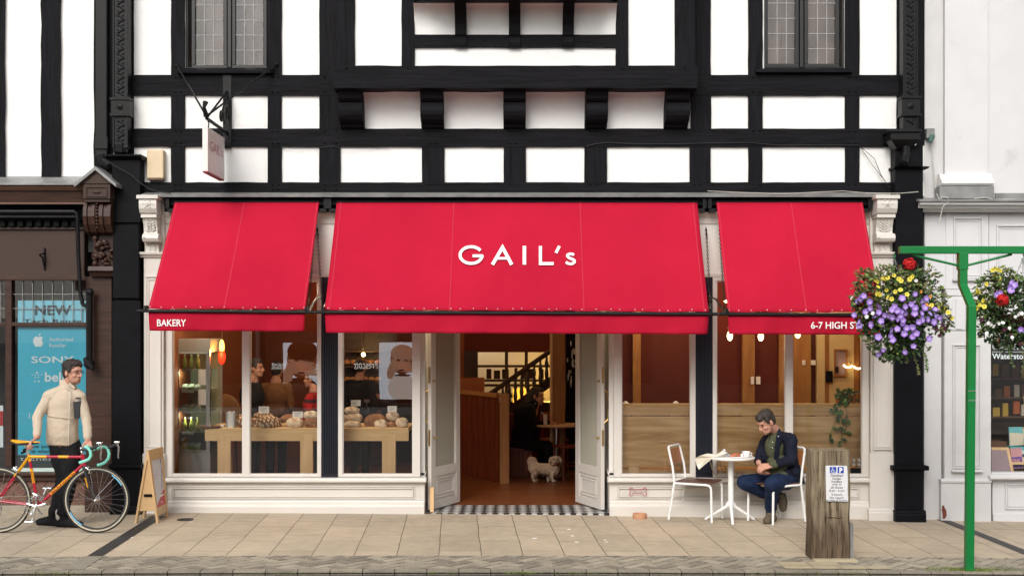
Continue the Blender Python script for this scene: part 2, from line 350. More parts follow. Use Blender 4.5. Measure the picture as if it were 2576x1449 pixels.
hb = herring(-6.2, 6.4, -.60, 0, .105, .0, lambda a, b, t: kp(a, b, t + .001), .0085)
hb.build('pavement', ['paver', 'paver2', 'paver3'], clip=[(kp(0, 0), KV), (kp(0, -.60), -KV)]); tag(bpy.context.scene.objects[-1] if False else [o for o in COL.objects if o.name.startswith('pavement')][-1], kind='structure')
for o in COL.objects:
    if o.name.startswith('pavement'): tag(o, kind='structure')
M['kerb'] = mk('granite_kerb', (.25, .22, .175), .8, .2, 6, .5, 80, col2=(.10, .12, .05), thr=.64)
mb = MB(); u = -30.
while u < 30:
    L = .27 if -8 < u < 8 else .9
    a, b, c, d = kp(u + .004, -.70), kp(u + L - .004, -.70), kp(u + L - .004, -.604), kp(u + .004, -.604)
    dz = Vector((0, 0, -.2)); t = Vector((0, 0, random.uniform(0, .003))); mb.add([a + t, b + t, c + t, d + t, a + dz, b + dz, c + dz, d + dz], [(0, 1, 2, 3), (0, 4, 5, 1), (1, 5, 6, 2), (2, 6, 7, 3), (3, 7, 4, 0)], random.choice((0, 0, 1))); u += L
tag(mb.build('kerb', ['kerb', 'paver']), kind='structure')
sheet('road', -40, 40, -9.2, -.69, -.035, 'asphalt', 60)
sheet('pavement', -40, 40, -12.5, -9.2, 0.02, 'slab', 60); [tag(o, kind='structure') for o in COL.objects if o.name.startswith('pavement')]
M['channel'] = mk('black_drain_channel', (.028, .027, .028), .55, .2, 10, .3, 60)
def channel(ub, w=.125, v1=2.35):
    m_ = MB(); m_.add([kp(ub, 0, .004), kp(ub + w, 0, .004), kp(ub + w, v1, .004), kp(ub, v1, .004)], [(0, 1, 2, 3)]); return m_
def uv_of(px, py):
    d = Vector((px - CX, F, -(py - HZ))); t = CH / -d.z * 1.0
    for _ in range(6):
        p = Vector((0, CY, CH)) + d * t; t = (CH - gz(p.x)) / -d.z
    p = Vector((0, CY, CH)) + d * t; q = p - K0; return q.dot(KU), q.dot(KV), p
tag(channel(uv_of(217, 1400)[0], .135).build('drain_channel', 'channel'), kind='structure')
tag(channel(uv_of(2590, 1400)[0], .12).build('drain_channel', 'channel'), kind='structure')
# concrete gutter block in line with the channel, the pale slabs round the bollard
mb = MB(); ub = uv_of(205, 1403)[0]; mb.add([kp(ub, -.6, .004), kp(ub + .17, -.6, .004), kp(ub + .17, -.002, .004), kp(ub, -.002, .004)], [(0, 1, 2, 3)])
M['concrete'] = mk('rough_concrete', (.27, .245, .195), .85, .2, 25, .6, 120); tag(mb.build('drain_channel', 'concrete'), kind='structure')
M['paleslab'] = mk('pale_yellow_slab', (.43, .36, .24), .8, .1, 6, .3, 80)
mb = MB(); ub, vb, _ = uv_of(1975, 1430)
for i, (wu, j) in enumerate([(.26, 0), (.24, 0), (.24, 0), (.2, 0)]):
    u0 = ub + sum([.26, .24, .24, .2][:i]); mb.add([kp(u0, -.59, .006), kp(u0 + wu - .008, -.59, .006), kp(u0 + wu - .008, -.44, .006), kp(u0, -.44, .006)], [(0, 1, 2, 3)])
for i in range(2): u0 = ub + i * .27; mb.add([kp(u0, -.43, .006), kp(u0 + .262, -.43, .006), kp(u0 + .262, -.28, .006), kp(u0, -.28, .006)], [(0, 1, 2, 3)])
tag(mb.build('paving', 'paleslab'), kind='structure')
# stopcock cover and dropped specks on the slabs
_, _, p = uv_of(466, 1307)
mb = MB(); mb.lathe([(.085, 0), (.085, .006), (.078, .006), (.078, .003), (.0, .003)], (p.x, p.y, gz(p.x) + .001), 20); tag(mb.build('stopcock_cover', 'iron'), 'small round dark metal stopcock cover in the slabs beside the folding sign', 'cover')
M['chalk'] = flat('white_speck', (.8, .78, .72), .9); mb = MB()
for px, py, r in [(1345, 1354, .022), (1431, 1331, .018), (1440, 1347.5, .018), (1450, 1363, .018), (1521.5, 1358, .014), (1526, 1363, .014), (330, 1352.5, .02)]:
    _, _, p = uv_of(px, py); mb.lathe([(r * 1.2, 0), (r, .002)], (p.x, p.y, gz(p.x) + .002), 10)
tag(mb.build('specks', 'chalk'), 'small flat white specks of chewing gum scattered on the paving slabs', 'litter', kind='stuff')
# moss and grass in the joints along the kerb
M['moss'] = mk('bright_moss', (.16, .22, .03), .9, .4, 30, .3, 90); M['moss2'] = mk('dull_moss', (.10, .12, .03), .9, .4, 30, .3, 90)
mb = MB(); rg = random.Random(3)
def tuft(px, py, n, sp, h):
    u_, v_, _ = uv_of(px, py)
    for _ in range(n):
        p = kp(u_ + rg.gauss(0, sp), min(-.02, v_ + rg.gauss(0, sp * .18)), -.004); a = rg.uniform(0, 6.28); d = Vector((math.cos(a), math.sin(a), 0)) * rg.uniform(.002, .005); l = Vector((rg.gauss(0, .012), rg.gauss(0, .012), rg.uniform(.3, 1) * h))
        mb.add([p - d, p + d, p + l], [(0, 1, 2)], rg.choice((0, 0, 1)))
for px, py, n, sp, h in [(2437, 1434, 900, .16, .03), (2360, 1428, 350, .12, .015), (2500, 1431, 300, .12, .018), (1312, 1440, 260, .07, .018), (1450, 1440, 120, .1, .012), (140, 1441, 160, .12, .012), (1086, 1440, 60, .02, .014), (1140, 1440, 60, .03, .01), (700, 1441, 100, .15, .01), (1960, 1440, 120, .2, .01), (2130, 1438, 180, .2, .012), (395, 1290, 0, .1, .01)]: tuft(px, py, n, sp, h)
tag(mb.build('moss', ['moss', 'moss2']), 'bright green moss and grass growing in the joints by the kerb', 'moss', kind='stuff')

# ================================================================ MAIN TIMBER FRAMED BUILDING
B = thing('timber_framed_building', 'black and white half timbered building with the bakery shopfront and red awnings', 'building', (0, 0, 0))
def T(mb, px0, py0, px1, py1, Yf=-.03, Yb=0.02, j=.0): mb.pb(px0, py0, px1, py1, Yf, Yb); return mb
def sq(x): return x
XL, XR = PX(279, 0), PX(2325, 0); ZT = 7.4
# plaster wall: everything above the shop, with the window holes
mbw = MB()
def wall_holes(mb, x0, x1, z0, z1, holes, yf, yb):
    xs = sorted({x0, x1} | {h[0] for h in holes} | {h[1] for h in holes}); zs = sorted({z0, z1} | {h[2] for h in holes} | {h[3] for h in holes})
    for i in range(len(xs) - 1):
        for j in range(len(zs) - 1):
            cx, cz = (xs[i] + xs[i + 1]) / 2, (zs[j] + zs[j + 1]) / 2
            if any(h[0] < cx < h[1] and h[2] < cz < h[3] for h in holes): continue
            mb.box(xs[i], xs[i + 1], yf, yb, zs[j], zs[j + 1])
    return mb
HL = (PX(466, 0), PX(688, 0), PZ(177, 0), 6.9); HR = (PX(1922, 0), PX(2125, 0), PZ(177, 0), 6.9)
wall_holes(mbw, XL, XR, PZ(494, 0), ZT, [HL, HR], 0, .22)
mbw.build('wall', 'plaster', B)
# projecting jetty bay: plaster box above the jetty beam, coved panels below
JY = -.30
mb = MB(); mb.box(PX(850, JY), PX(1745, JY), JY, -.001, PZ(168, JY), ZT); mb.build('jetty_wall', 'plaster', B)
mb = MB()   # concave cove between the corbels
for x0, x1 in ((900, 1066), (1104, 1275), (1316, 1482), (1525, 1690)):
    a, b = PX(x0, 0), PX(x1, 0); z1, z0 = PZ(218, JY), PZ(327, 0); k = 10
    pts = [(-.012 - (abs(JY) - .05) * (1 - math.cos(t / k * math.pi / 2)) ** 1.0, z0 + (z1 - z0) * math.sin(t / k * math.pi / 2) ** .9) for t in range(k + 1)]
    mb.prof(a, b, pts + [(-.001, z1 + .01), (-.001, z0)])
mb.build('cove', 'plaster', B, smooth='auto')
# timbers: horizontals
def edgewob(mb, amt=.004, sub=.25, ax='x'): return mb
def beam(name, px0, py0, px1, py1, Yf=-.032, mat='timber_h', Yb=.0, rough=1):
    """a hand-cut timber: its long edges wander by a few millimetres"""
    a = P(px0, py0, Yf); b = P(px1, py1, Yf); x0, x1, z0, z1 = a.x, b.x, b.z, a.z; horiz = (x1 - x0) > (z1 - z0)
    n = max(2, int(((x1 - x0) if horiz else (z1 - z0)) / .16)); mb = MB(); f0 = []; f1 = []; rr = .0024 * rough
    for i in range(n + 1):
        t = i / n; w0, w1 = random.uniform(-rr, rr), random.uniform(-rr, rr)
        if horiz: f0.append((x0 + (x1 - x0) * t, z0 + w0)); f1.append((x0 + (x1 - x0) * t, z1 + w1))
        else: f0.append((x0 + w0, z0 + (z1 - z0) * t)); f1.append((x1 + w1, z0 + (z1 - z0) * t))
    for i in range(n):
        q = [f0[i], f0[i + 1], f1[i + 1], f1[i]]; vs = [(x, Yf, z) for x, z in q] + [(x, Yb, z) for x, z in q]
        fs = [(0, 1, 2, 3), (0, 4, 5, 1), (2, 6, 7, 3)]
        if i == 0: fs.append((0, 3, 7, 4))
        if i == n - 1: fs.append((1, 5, 6, 2))
        mb.add(vs, fs)
    return mb.build(name, mat, B, bevel=0)
H_Y = -.034; V_Y = -.030
beam('timber_beam', 322, 189, 2262, 240, H_Y)
beam('timber_beam', 322, 324, 2262, 369, H_Y)
beam('timber_beam', 322, 459, 2254, 484, H_Y)
for px0, px1, py0, py1 in [(430, 464, -140, 189), (430, 464, 240, 324), (430, 464, 369, 459), (561, 582, 240, 324), (673, 708, -140, 189), (673, 708, 240, 324), (673, 708, 369, 459),
                           (803, 850, -140, 189), (803, 866, 240, 324), (803, 856, 369, 459), (1061.5, 1118, 369, 459), (1267, 1323, 369, 459), (1470, 1527, 369, 459), (1735, 1788, 369, 459),
                           (1745, 1788, -140, 189), (1738, 1789, 240, 324), (1883, 1919, -140, 189), (1883, 1919, 240, 324), (1883, 1918, 369, 459), (2127, 2162.5, -140, 189), (2126.5, 2162, 240, 324), (2127, 2162.5, 369, 459), (322, 335, -140, 459), (2257, 2268, -140, 324)]:
    beam('timber_post', px0, py0, px1, py1, V_Y, 'timber_v')
beam('timber_beam', 464, 177, 673, 189, V_Y); beam('timber_beam', 1919, 177, 2127, 189, V_Y)
beam('timber_beam', 464, -140, 673, -100, V_Y); beam('timber_beam', 1919, -140, 2127, -100, V_Y)
# on the jetty
JF = JY - .03
for px0, px1, py0, py1 in [(848, 892, -120, 170), (1010, 1043, -120, 170), (1549, 1581, -120, 170), (1698, 1748, -120, 170)]:
    beam('timber_post', px0, py0, px1, py1, JF, 'timber_v', JY)
beam('timber_beam', 1043, 88, 1549, 119, JF - .004, 'timber_h', JY)
beam('timber_beam', 838, 166, 1755, 222, JF - .06, 'timber_h', -.001, 1.5)
# peg heads
mb = MB()
for px in (442, 455, 686, 700, 817, 846):
    for py in (196, 233, 331, 362, 466, 478)[:6]: mb.lathe([(.009, -.007), (.010, 0)], P(px, py, H_Y), 7, axis='y')
for px in (1795, 1895, 1912, 2135, 2153, 1080, 1098, 1282, 1300, 1485, 1503, 1747, 1760):
    for py in ((196, 233) if px > 1780 else ()) + (331, 362, 466): mb.lathe([(.009, -.007), (.010, 0)], P(px, py, H_Y), 7, axis='y')
for px, py in ((872, 173), (1026, 174), (1566, 174), (1722, 175)): mb.lathe([(.009, -.007), (.010, 0)], P(px, py, JF - .06), 7, axis='y')
mb.build('peg_head', 'iron', B)
# jetty corbels (scrolled)
z0, z1 = PZ(326, 0), PZ(222, JY)
def corb(px0, px1, name='corbel'):
    x0, x1 = PX(px0, JY), PX(px1, JY); H = z1 - z0; pts = []
    for y, z in [(-.05, 0), (-.085, .03), (-.09, .10), (-.15, .13), (-.205, .20), (-.235, .30), (-.245, .42), (-.24, .52), (-.225, .60), (-.22, .66), (-.25, .68), (-.275, .74), (-.285, .84), (-.29, .93), (-.33, .95), (-.335, 1.0)]: pts.append((y, z0 + H * z))
    pts += [(-.001, z1), (-.001, z0)]; MB().prof(x0, x1, pts).build(name, 'timber_h', B, bevel=.006)
for a, b in ((849, 910), (1056, 1114), (1266, 1323), (1474, 1531), (1677, 1738)): corb(a, b)
# oriel window foot: coving, brackets and the underside of the bay
mb = MB(); OY = JY - .42; zt = PZ(26, JY)
fp = [(PX(1041, JY), JY), (PX(1550, JY), JY), (PX(1490, OY), OY), (PX(1105, OY), OY)]
mb.prism([(x, y, zt + .06) for x, y in fp], (0, 0, 1.2)); mb.build('oriel_base', 'blackpaint', B)
mb = MB(); fp2 = [(PX(1036, JY), JY), (PX(1555, JY), JY), (PX(1495, OY - .04), OY - .04), (PX(1100, OY - .04), OY - .04)]
mb.prism([(x, y, zt + .02) for x, y in fp2], (0, 0, .05)); mb.prism([(x * 1.01, y - .02, zt + .11) for x, y in fp2], (0, 0, .05)); mb.build('oriel_moulding', 'blackpaint', B, bevel=.01)
mb = MB()
for x0, x1 in ((1043, 1147), (1172, 1282), (1307, 1417), (1441, 1549)):
    a, b = PX(x0, JY), PX(x1, JY); k = 8; za, zb = PZ(88, JY), zt + .02
    pts = [(JY - .004 - .20 * (1 - math.cos(t / k * math.pi / 2)), za + (zb - za) * math.sin(t / k * math.pi / 2)) for t in range(k + 1)]
    mb.prof(a, b, pts + [(JY + .001, zb), (JY + .001, za)])
mb.build('cove', 'plaster', B, smooth='auto')
for a, b in ((1145, 1174), (1280, 1309), (1415, 1443)):
    za, zb = PZ(121, JF), zt + .02; H = zb - za
    pts = [(JF - .025, za), (JF - .035, za + .05), (JF - .03, za + .11), (JF - .05, za + .13), (JF - .07, za + H * .55), (JF - .12, za + H * .75), (JF - .22, za + H * .93), (JF - .28, zb), (JF + .0, zb), (JF + .0, za)]
    MB().prof(PX(a, JF), PX(b, JF), pts).build('oriel_bracket', 'timber_h', B, bevel=.005)
# leaded casement windows
M['reflection_sheet'] = mk('painted_reflection_tone', (.23, .185, .165), .9, .18, 1.4, .3, 20, stretch=(4, 1, .6), col2=(.14, .07, .055), thr=.58)  # colour painted to imitate reflections in the leaded panes
M['frameblack'] = flat('black_window_paint', (.012, .012, .012), .4)
M['leadcame'] = flat('lead_came', (.30, .30, .29), .5)
M['paneglass'] = glassmat('old_leaded_glass', (.86, .85, .82), 1.7, .02)
def lead_window(xo0, xo1, yb, glasses, rows, sill):
    f = MB(); f.pring(xo0, -145, xo1, yb, 7, .03, .14)
    for g0, g1, gy in glasses: f.pring(g0 - 9, -138, g1 + 9, gy + 8, 9, .045, .11)
    mx = (glasses[0][1] + glasses[1][0]) / 2; f.pb(mx - 4.5, -138, mx + 4.5, yb - 7, .02, .13)
    fr = f.build('window', 'frameblack', B, bevel=.004)
    s_ = MB(); s_.prof(PX(sill[0], -.08), PX(sill[1], -.08), [(-.085, PZ(sill[3], -.08)), (-.085, PZ(sill[2] + 4, -.08)), (.04, PZ(sill[2] - 4, 0)), (.04, PZ(sill[3], -.08))]).build('sill', 'timber_h', fr, bevel=.004)
    le = MB()
    for g0, g1, gy in glasses:
        gl = MB(); w_ = (g1 - g0) / 3; tops = [gy - rows * k for k in range(9)]
        for k in range(8):
            for c in range(3):
                tl = random.uniform(-.03, .03); tz = random.uniform(-.03, .03)
                a, b = P(g0 + c * w_, tops[k + 1], .075), P(g0 + (c + 1) * w_, tops[k], .075); hw = (b.x - a.x) / 2; hh = (a.z - b.z) / 2
                gl.add([(a.x, .075 - tl * hw - tz * hh, b.z), (b.x, .075 + tl * hw - tz * hh, b.z), (b.x, .075 + tl * hw + tz * hh, a.z), (a.x, .075 - tl * hw + tz * hh, a.z)], [(0, 1, 2, 3)])
        gl.build('pane', 'paneglass', fr)
        for c in (1, 2): x = PX(g0 + c * w_, .07); le.box(x - .004, x + .004, .066, .072, PZ(gy, .07), PZ(-135, .07))
        for k in range(1, 8): z = PZ(tops[k], .07); le.box(PX(g0, .07), PX(g1, .07), .0655, .0725, z - .004, z + .004)
    le.build('leading', 'leadcame', fr)
    MB().box(PX(xo0, .2) - .05, PX(xo1, .2) + .05, .30, .32, PZ(200, .2), 7.0).build('reflection_sheet', 'reflection_sheet', fr)  # added sheet standing in for what the panes reflect
    return fr
lead_window(466, 688, 177, ((490.7, 561.8, 165), (592, 662, 165)), 37.6, (445, 686, 173, 185))
lead_window(1922, 2125, 177, ((1931.5, 2001, 162), (2033, 2102.5, 162)), 38.2, (1902, 2144, 173, 183))
MB().box(XL + .1, XR - .1, .34, .36, PZ(300, 0), 7.2).build('inner_lining', 'blackpaint', B)
# roof over it all (above the picture)
M['tile'] = bricks('clay_roof_tiles', (.16, .06, .035), (.12, .05, .035), (.05, .03, .02), .17, .11, .006, 'xz')
MB().prism([(XL - .1, -.5, ZT), (XL - .1, 7.5, ZT), (XL - .1, 3.5, ZT + 3.0)], (XR - XL + .2, 0, 0)).build('roof', 'tile', B)
MB().box(XL, XL + .25, .22, 7.0, -.1, ZT).box(XR - .25, XR, .22, 7.0, -.1, ZT).box(XL + .25, XR - .25, 6.8, 7.0, -.1, ZT).build('side_wall', 'plaster2', B)

# ---- shopfront
SY = 0.0
# lead lip over the awnings
MB().prof(PX(356, -.2), PX(2204, -.2), [(-.22, PZ(496, -.22)), (-.225, PZ(489, -.22)), (0, PZ(484, 0)), (0, PZ(496, 0))]).build('lead_flashing', 'lead', B)
MB().pb(414, 496, 2190, 516, -.14, .1).pb(414, 516, 2190, 536, -.03, .1).build('awning_box', 'blackpaint', B)
# fascia
MB().pb(404, 536, 2202, 690, -.02, .1).build('fascia', 'cream', B)
MB().prof(PX(404, -.06), PX(2202, -.06), [(-.021, PZ(566, 0)), (-.035, PZ(562, 0)), (-.04, PZ(550, 0)), (-.07, PZ(540, 0)), (-.075, PZ(535, 0)), (-.021, PZ(535, 0))]).prof(PX(432, -.06), PX(2172, -.06), [(-.021, PZ(698, 0)), (-.05, PZ(697, 0)), (-.055, PZ(690, 0)), (-.03, PZ(684, 0)), (-.021, PZ(683, 0))]).build('cornice', 'white', B)
# pilasters
def moulded_base(mb, x0, x1, zb, zt_, yf):
    mb.prof(x0, x1, [(0.05, zb), (yf - .02, zb), (yf - .02, zt_ - .05), (yf - .012, zt_ - .035), (yf - .012, zt_ - .02), (yf, zt_), (.05, zt_)])
def pil(px0, px1, sgn):
    yf = -.10; mb = MB(); xa, xb = PX(px0, yf), PX(px1, yf)
    zc = PZ(645, yf); z1 = PZ(1140, yf); zb = min(gz(xa), gz(xb)) - .02
    mb.box(xa + .012, xb - .012, yf, .05, z1, zc)                         # shaft
    mb.box(xa, xb, yf - .012, .05, PZ(1277, yf), z1 - .001)               # pedestal
    moulded_base(mb, xa - .02, xb + .02, zb, PZ(1277, yf), yf - .02)
    mb.ring(xa + .05, xb - .05, PZ(1125, yf), PZ(700, yf), .02, yf - .012, yf)
    mb.ring(xa + .035, xb - .035, PZ(1131, yf), PZ(694, yf), .015, yf - .022, yf)
    mb.prof(xa - .03, xb + .03, [(.05, zc - .012), (yf - .02, zc - .012), (yf - .03, zc + .01), (yf - .055, zc + .02), (yf - .06, zc + .045), (.05, zc + .045)])
    mb.box(xa + .012, xb - .012, yf + .03, .05, zc + .045, PZ(500, yf))
    p = mb.build('pilaster', 'white', B, bevel=.003)
    # carved console
    c = MB(); x0, x1 = xa + .02, xb - .03; Y0 = yf + .028
    def zz(py): return PZ(py, yf - .1)
    c.box(x0 - .02, x1 + .02, Y0 - .26, Y0, zz(503), zz(494))
    c.prof(x0, x1, [(Y0, zz(503)), (Y0 - .235, zz(503)), (Y0 - .24, zz(515)), (Y0 - .235, zz(527)), (Y0 - .21, zz(537)), (Y0 - .18, zz(541)), (Y0, zz(541))])
    c.box(x0 + .01, x1 - .01, Y0 - .20, Y0, zz(549), zz(541) - .001)
    c.prof(x0 + .02, x1 - .02, [(Y0, zz(549) - .001), (Y0 - .17, zz(549) - .001), (Y0 - .15, zz(560)), (Y0 - .125, zz(572)), (Y0 - .12, zz(583)), (Y0 - .135, zz(588)), (Y0, zz(588))])
    c.prof(x0 + .015, x1 + .0, [(Y0, zz(588) - .001), (Y0 - .14, zz(588) - .001), (Y0 - .165, zz(593)), (Y0 - .17, zz(600)), (Y0 - .15, zz(607)), (Y0 - .11, zz(610)), (Y0, zz(610))])
    c.box(x0 + .025, x1 - .025, Y0 - .06, Y0, zz(640), zz(612))
    for py in (611, 613.5, 637): c.box(x0 + .02, x1 - .02, Y0 - .08, Y0, zz(py + 1.5), zz(py))
    xm = (x0 + x1) / 2
    for i in range(5):                                                    # acanthus leaves
        for s_ in (-1, 1): c.ell((xm + s_ * .035, Y0 - .155 + i * .006, zz(553 + i * 6.5)), (.028, .014, .011), Matrix.Rotation(s_ * R(-40), 3, 'Y'), 8, 6)
    for i in range(3):
        for s_ in (-1, 1): c.ell((xm + s_ * .028, Y0 - .062, zz(619 + i * 6)), (.026, .010, .009), Matrix.Rotation(s_ * R(-45), 3, 'Y'), 8, 6)
    c.cap((xm, Y0 - .16, zz(551)), (xm, Y0 - .128, zz(584)), .009, .006, 6); c.ell((xm, Y0 - .242, zz(515)), (.035, .012, .03)); c.ell((xm, Y0 - .25, zz(515)), (.012, .012, .012))
    for k in range(6): c.ell((xm + .05 * math.cos(k * 1.05), Y0 - .238, zz(515) + .04 * math.sin(k * 1.05)), (.012, .007, .012))
    c.cap((x0 + .035, Y0 - .168, zz(598)), (x0 + .036, Y0 - .168, zz(598)), .012); 
    c.build('console_bracket', 'white', p, bevel=.002)
pil(359, 414, 1); pil(2188, 2250, -1)
# window bays: frame, mullion, glass; sill and stall riser
WT = 706
def bay(px0, px1, gl, name='shop_window'):
    """gl: list of glass spans in px"""
    f = MB(); yf, yb = -.045, .03
    f.pb(px0, 697, px1, WT, yf, yb)                                        # head
    f.pb(px0, 1193.5, px1, 1199, yf, yb)
    xs = [px0] + [q for g_ in gl for q in g_] + [px1]
    for i in range(0, len(xs), 2): f.pb(xs[i], WT, xs[i + 1], 1193.5, yf, yb)
    for g0, g1 in gl: f.pring(g0 - 1.0, WT - 1, g1 + 1.0, 1194.5, 3.4, yf + .012, yb - .01)
    fr = f.build(name, 'white', B, bevel=.003)
    for g0, g1 in gl:
        a, b = P(g0 + .5, WT, 0.0), P(g1 - .5, 1193, 0.0); g = MB(); g.add([(a.x, 0, b.z), (b.x, 0, b.z), (b.x, 0, a.z), (a.x, 0, a.z)], [(0, 1, 2, 3)]); g.build('pane', 'glass', fr)
    return fr
bay(416, 808, [(433, 611), (627.6, 800)]); bay(850.5, 1057, [(861.6, 1039)])
bay(1544.5, 1750, [(1563, 1738)]); bay(1793, 2186, [(1802, 1977), (1993, 2170)])
for a, b in ((808.5, 850), (1750.5, 1792.5)):                              # navy fluted pilasters
    mb = MB(); xa, xb = PX(a, -.05), PX(b, -.05); mb.box(xa, xb, -.045, .03, PZ(1203, -.05), PZ(697, -.05)); n = 6; w_ = (xb - xa - .03) / n
    for i in range(n): mb.tube([(xa + .015 + (i + .5) * w_, -.047, PZ(1190, -.05)), (xa + .015 + (i + .5) * w_, -.047, PZ(712, -.05))], w_ * .36, 8)
    mb.box(xa, xb, -.06, -.045, PZ(1203, -.06), PZ(1196, -.06)); mb.build('fluted_pilaster', 'navy', B)
def riser(px0, px1, name='stall_riser', inner=(None, None)):
    y = -.035; mb = MB(); xa, xb = PX(px0, y), PX(px1, y); zb = min(gz(xa), gz(xb)) - .03
    mb.box(xa, xb, y, .06, PZ(1258, y), PZ(1212, y) + .02)
    mb.prof(xa, xb, [(.06, PZ(1258, y) - .001), (y - .008, PZ(1258, y) - .001), (y - .014, PZ(1262, y)), (y - .014, PZ(1266, y)), (y - .03, PZ(1269, y)), (y - .035, PZ(1273, y)), (y - .035, zb), (.06, zb)])
    mb.ring(PX((px0 + 18) if not inner[0] else inner[0], y), PX((px1 - 24) if not inner[1] else inner[1], y), PZ(1254, y), PZ(1222, y), .012, y - .010, y)
    mb.ring(PX((px0 + 22) if not inner[0] else inner[0] + 4, y), PX((px1 - 28) if not inner[1] else inner[1] - 4, y), PZ(1250, y), PZ(1226, y), .012, y - .018, y)
    r_ = mb.build(name, 'white', B, bevel=.002)
    s_ = MB(); s_.prof(xa - .02, xb + .02, [(.05, PZ(1199, 0) - .001), (-.055, PZ(1200, -.05)), (-.09, PZ(1203, -.09)), (-.1, PZ(1207, -.09)), (-.1, PZ(1212, -.09)), (-.07, PZ(1215, -.09)), (.05, PZ(1215, -.09))]); s_.build('window_sill', 'white', B, bevel=.003)
    return r_
riser(414, 1068); riser(1533, 2188)
# ================================================================ AWNINGS
AT, AB = -.15, -.97                                        # depth of the fabric's top and bottom edge
def letters(mb, spec, fn, w):
    for pts in spec: mb.stroke(pts, w, fn)
def arc(cx, cy, rx, ry, a0, a1, n=18): return [(cx + rx * math.cos(R(a0 + (a1 - a0) * i / n)), cy + ry * math.sin(R(a0 + (a1 - a0) * i / n))) for i in range(n + 1)]
def awning(t0, t1, b0, b1, yb0, yb1, label, seams, bar, valance_b, name='awning', arms=()):
    w = thing(name, label, 'awning', (PX((t0 + t1) / 2, AT), AT, PZ(508, AT)), 'red canvas awnings over the bakery front')
    tl, tr = P(t0, 508, AT), P(t1, 508, AT); bl, br_ = P(b0, yb0, AB), P(b1, yb1, AB)
    nx, nz = 60, 24; mb = MB(); vs = []
    def fab(u, v):
        p = tl.lerp(tr, u).lerp(bl.lerp(br_, u), v); sag = .012 * math.sin(math.pi * v) * (1 + .3 * math.sin(u * 9)) + .004 * math.sin(u * (b1 - b0) * .06) * v ** 3 + .010 * math.exp(-((u - .12 - .2 * (1 - v)) / .05) ** 2) * v ** 2 + .010 * math.exp(-((1 - u - .12 - .2 * (1 - v)) / .05) ** 2) * v ** 2; return p + Vector((0, .6 * sag, -.8 * sag))
    for j in range(nz + 1):
        for i in range(nx + 1): vs.append(fab(i / nx, j / nz))
    fs = [(j * (nx + 1) + i, j * (nx + 1) + i + 1, (j + 1) * (nx + 1) + i + 1, (j + 1) * (nx + 1) + i) for j in range(nz) for i in range(nx)]
    mb.add(vs, fs); fb = mb.build('canvas', 'fabric', w, smooth=True); so = fb.modifiers.new('s', 'SOLIDIFY'); so.thickness = .003; so.offset = -1
    n_ = (tr - tl).cross(bl - tl).normalized(); n_ = n_ if n_.y < 0 else -n_
    for u in seams + (.012, .988):
        mb = MB()
        for k in range(nz):
            p0, p1 = fab(u, k / nz), fab(u, (k + 1) / nz); d = Vector((.005, 0, 0)); mb.add([p0 - d + n_ * .004, p0 + d + n_ * .004, p1 + d + n_ * .004, p1 - d + n_ * .004], [(0, 1, 2, 3)])
        mb.build('seam', 'seam', w, smooth=True)
    # valance
    mb = MB(); vs = []; vb0, vb1 = valance_b; m_ = 8
    def val(u, v):
        p = bl.lerp(br_, u); zb = PZ(vb0 + (vb1 - vb0) * u, AB - .0); z = p.z - .012 + (zb - p.z + .012) * v; return Vector((p.x + (.012 * v if u < .5 else -.012 * v) * abs(1 - 2 * u) ** 4, AB - .005 + (.010 * math.sin(u * (b1 - b0) * .045 + v * 2) + .007 * math.sin(u * (b1 - b0) * .11 + 1)) * v, z))
    for j in range(m_ + 1):
        for i in range(nx + 1): vs.append(val(i / nx, j / m_))
    fs = [(j * (nx + 1) + i, j * (nx + 1) + i + 1, (j + 1) * (nx + 1) + i + 1, (j + 1) * (nx + 1) + i) for j in range(m_) for i in range(nx)]
    mb.add(vs, fs); vo = mb.build('valance', 'fabric', w, smooth=True); so = vo.modifiers.new('s', 'SOLIDIFY'); so.thickness = .003
    # front bar, lashing eyelets
    b0_, b1_ = P(bar[0], yb0 + 6 + (yb1 - yb0) * (bar[0] - b0) / (b1 - b0), AB - .02), P(bar[1], yb0 + 6 + (yb1 - yb0) * (bar[1] - b0) / (b1 - b0), AB - .02)
    ex = MB().tube([b0_, b1_], .017, 10)
    for p in (bl, br_): ex.box(p.x - .03 if p is bl else p.x, p.x if p is bl else p.x + .03, AB - .045, AB + .01, p.z - .035, p.z + .03)
    ex.build('front_bar', 'iron', w)
    mb = MB(); k = max(8, int((b1 - b0) / 31))
    for i in range(k + 1):
        u = .008 + .984 * (i + random.uniform(-.25, .25) * (0 < i < k)) / k; p = fab(u, .985); mb.ell(p + n_ * .003, (.006, .003, .0045), None, 6, 4)
    for u in (.01, .99): mb.ell(val(u, .05) + Vector((0, -.006, 0)), (.007, .004, .007), None, 6, 4)
    mb.build('eyelet', 'letter', w)
    # roller and end brackets at the wall
    MB().tube([tl + Vector((0, .02, .0)), tr + Vector((0, .02, .0))], .03, 10).build('roller', 'blackpaint', w)
    for p, s_ in ((tl, -1), (tr, 1)):
        eb = MB(); x0 = p.x + s_ * .005; eb.box(x0, x0 + s_ * .075, AT - .02, .0, p.z - .11, p.z - .075); eb.box(x0 + s_ * .05, x0 + s_ * .09, AT - .03, .0, p.z - .074, p.z + .045); eb.build('end_bracket', 'iron', w)
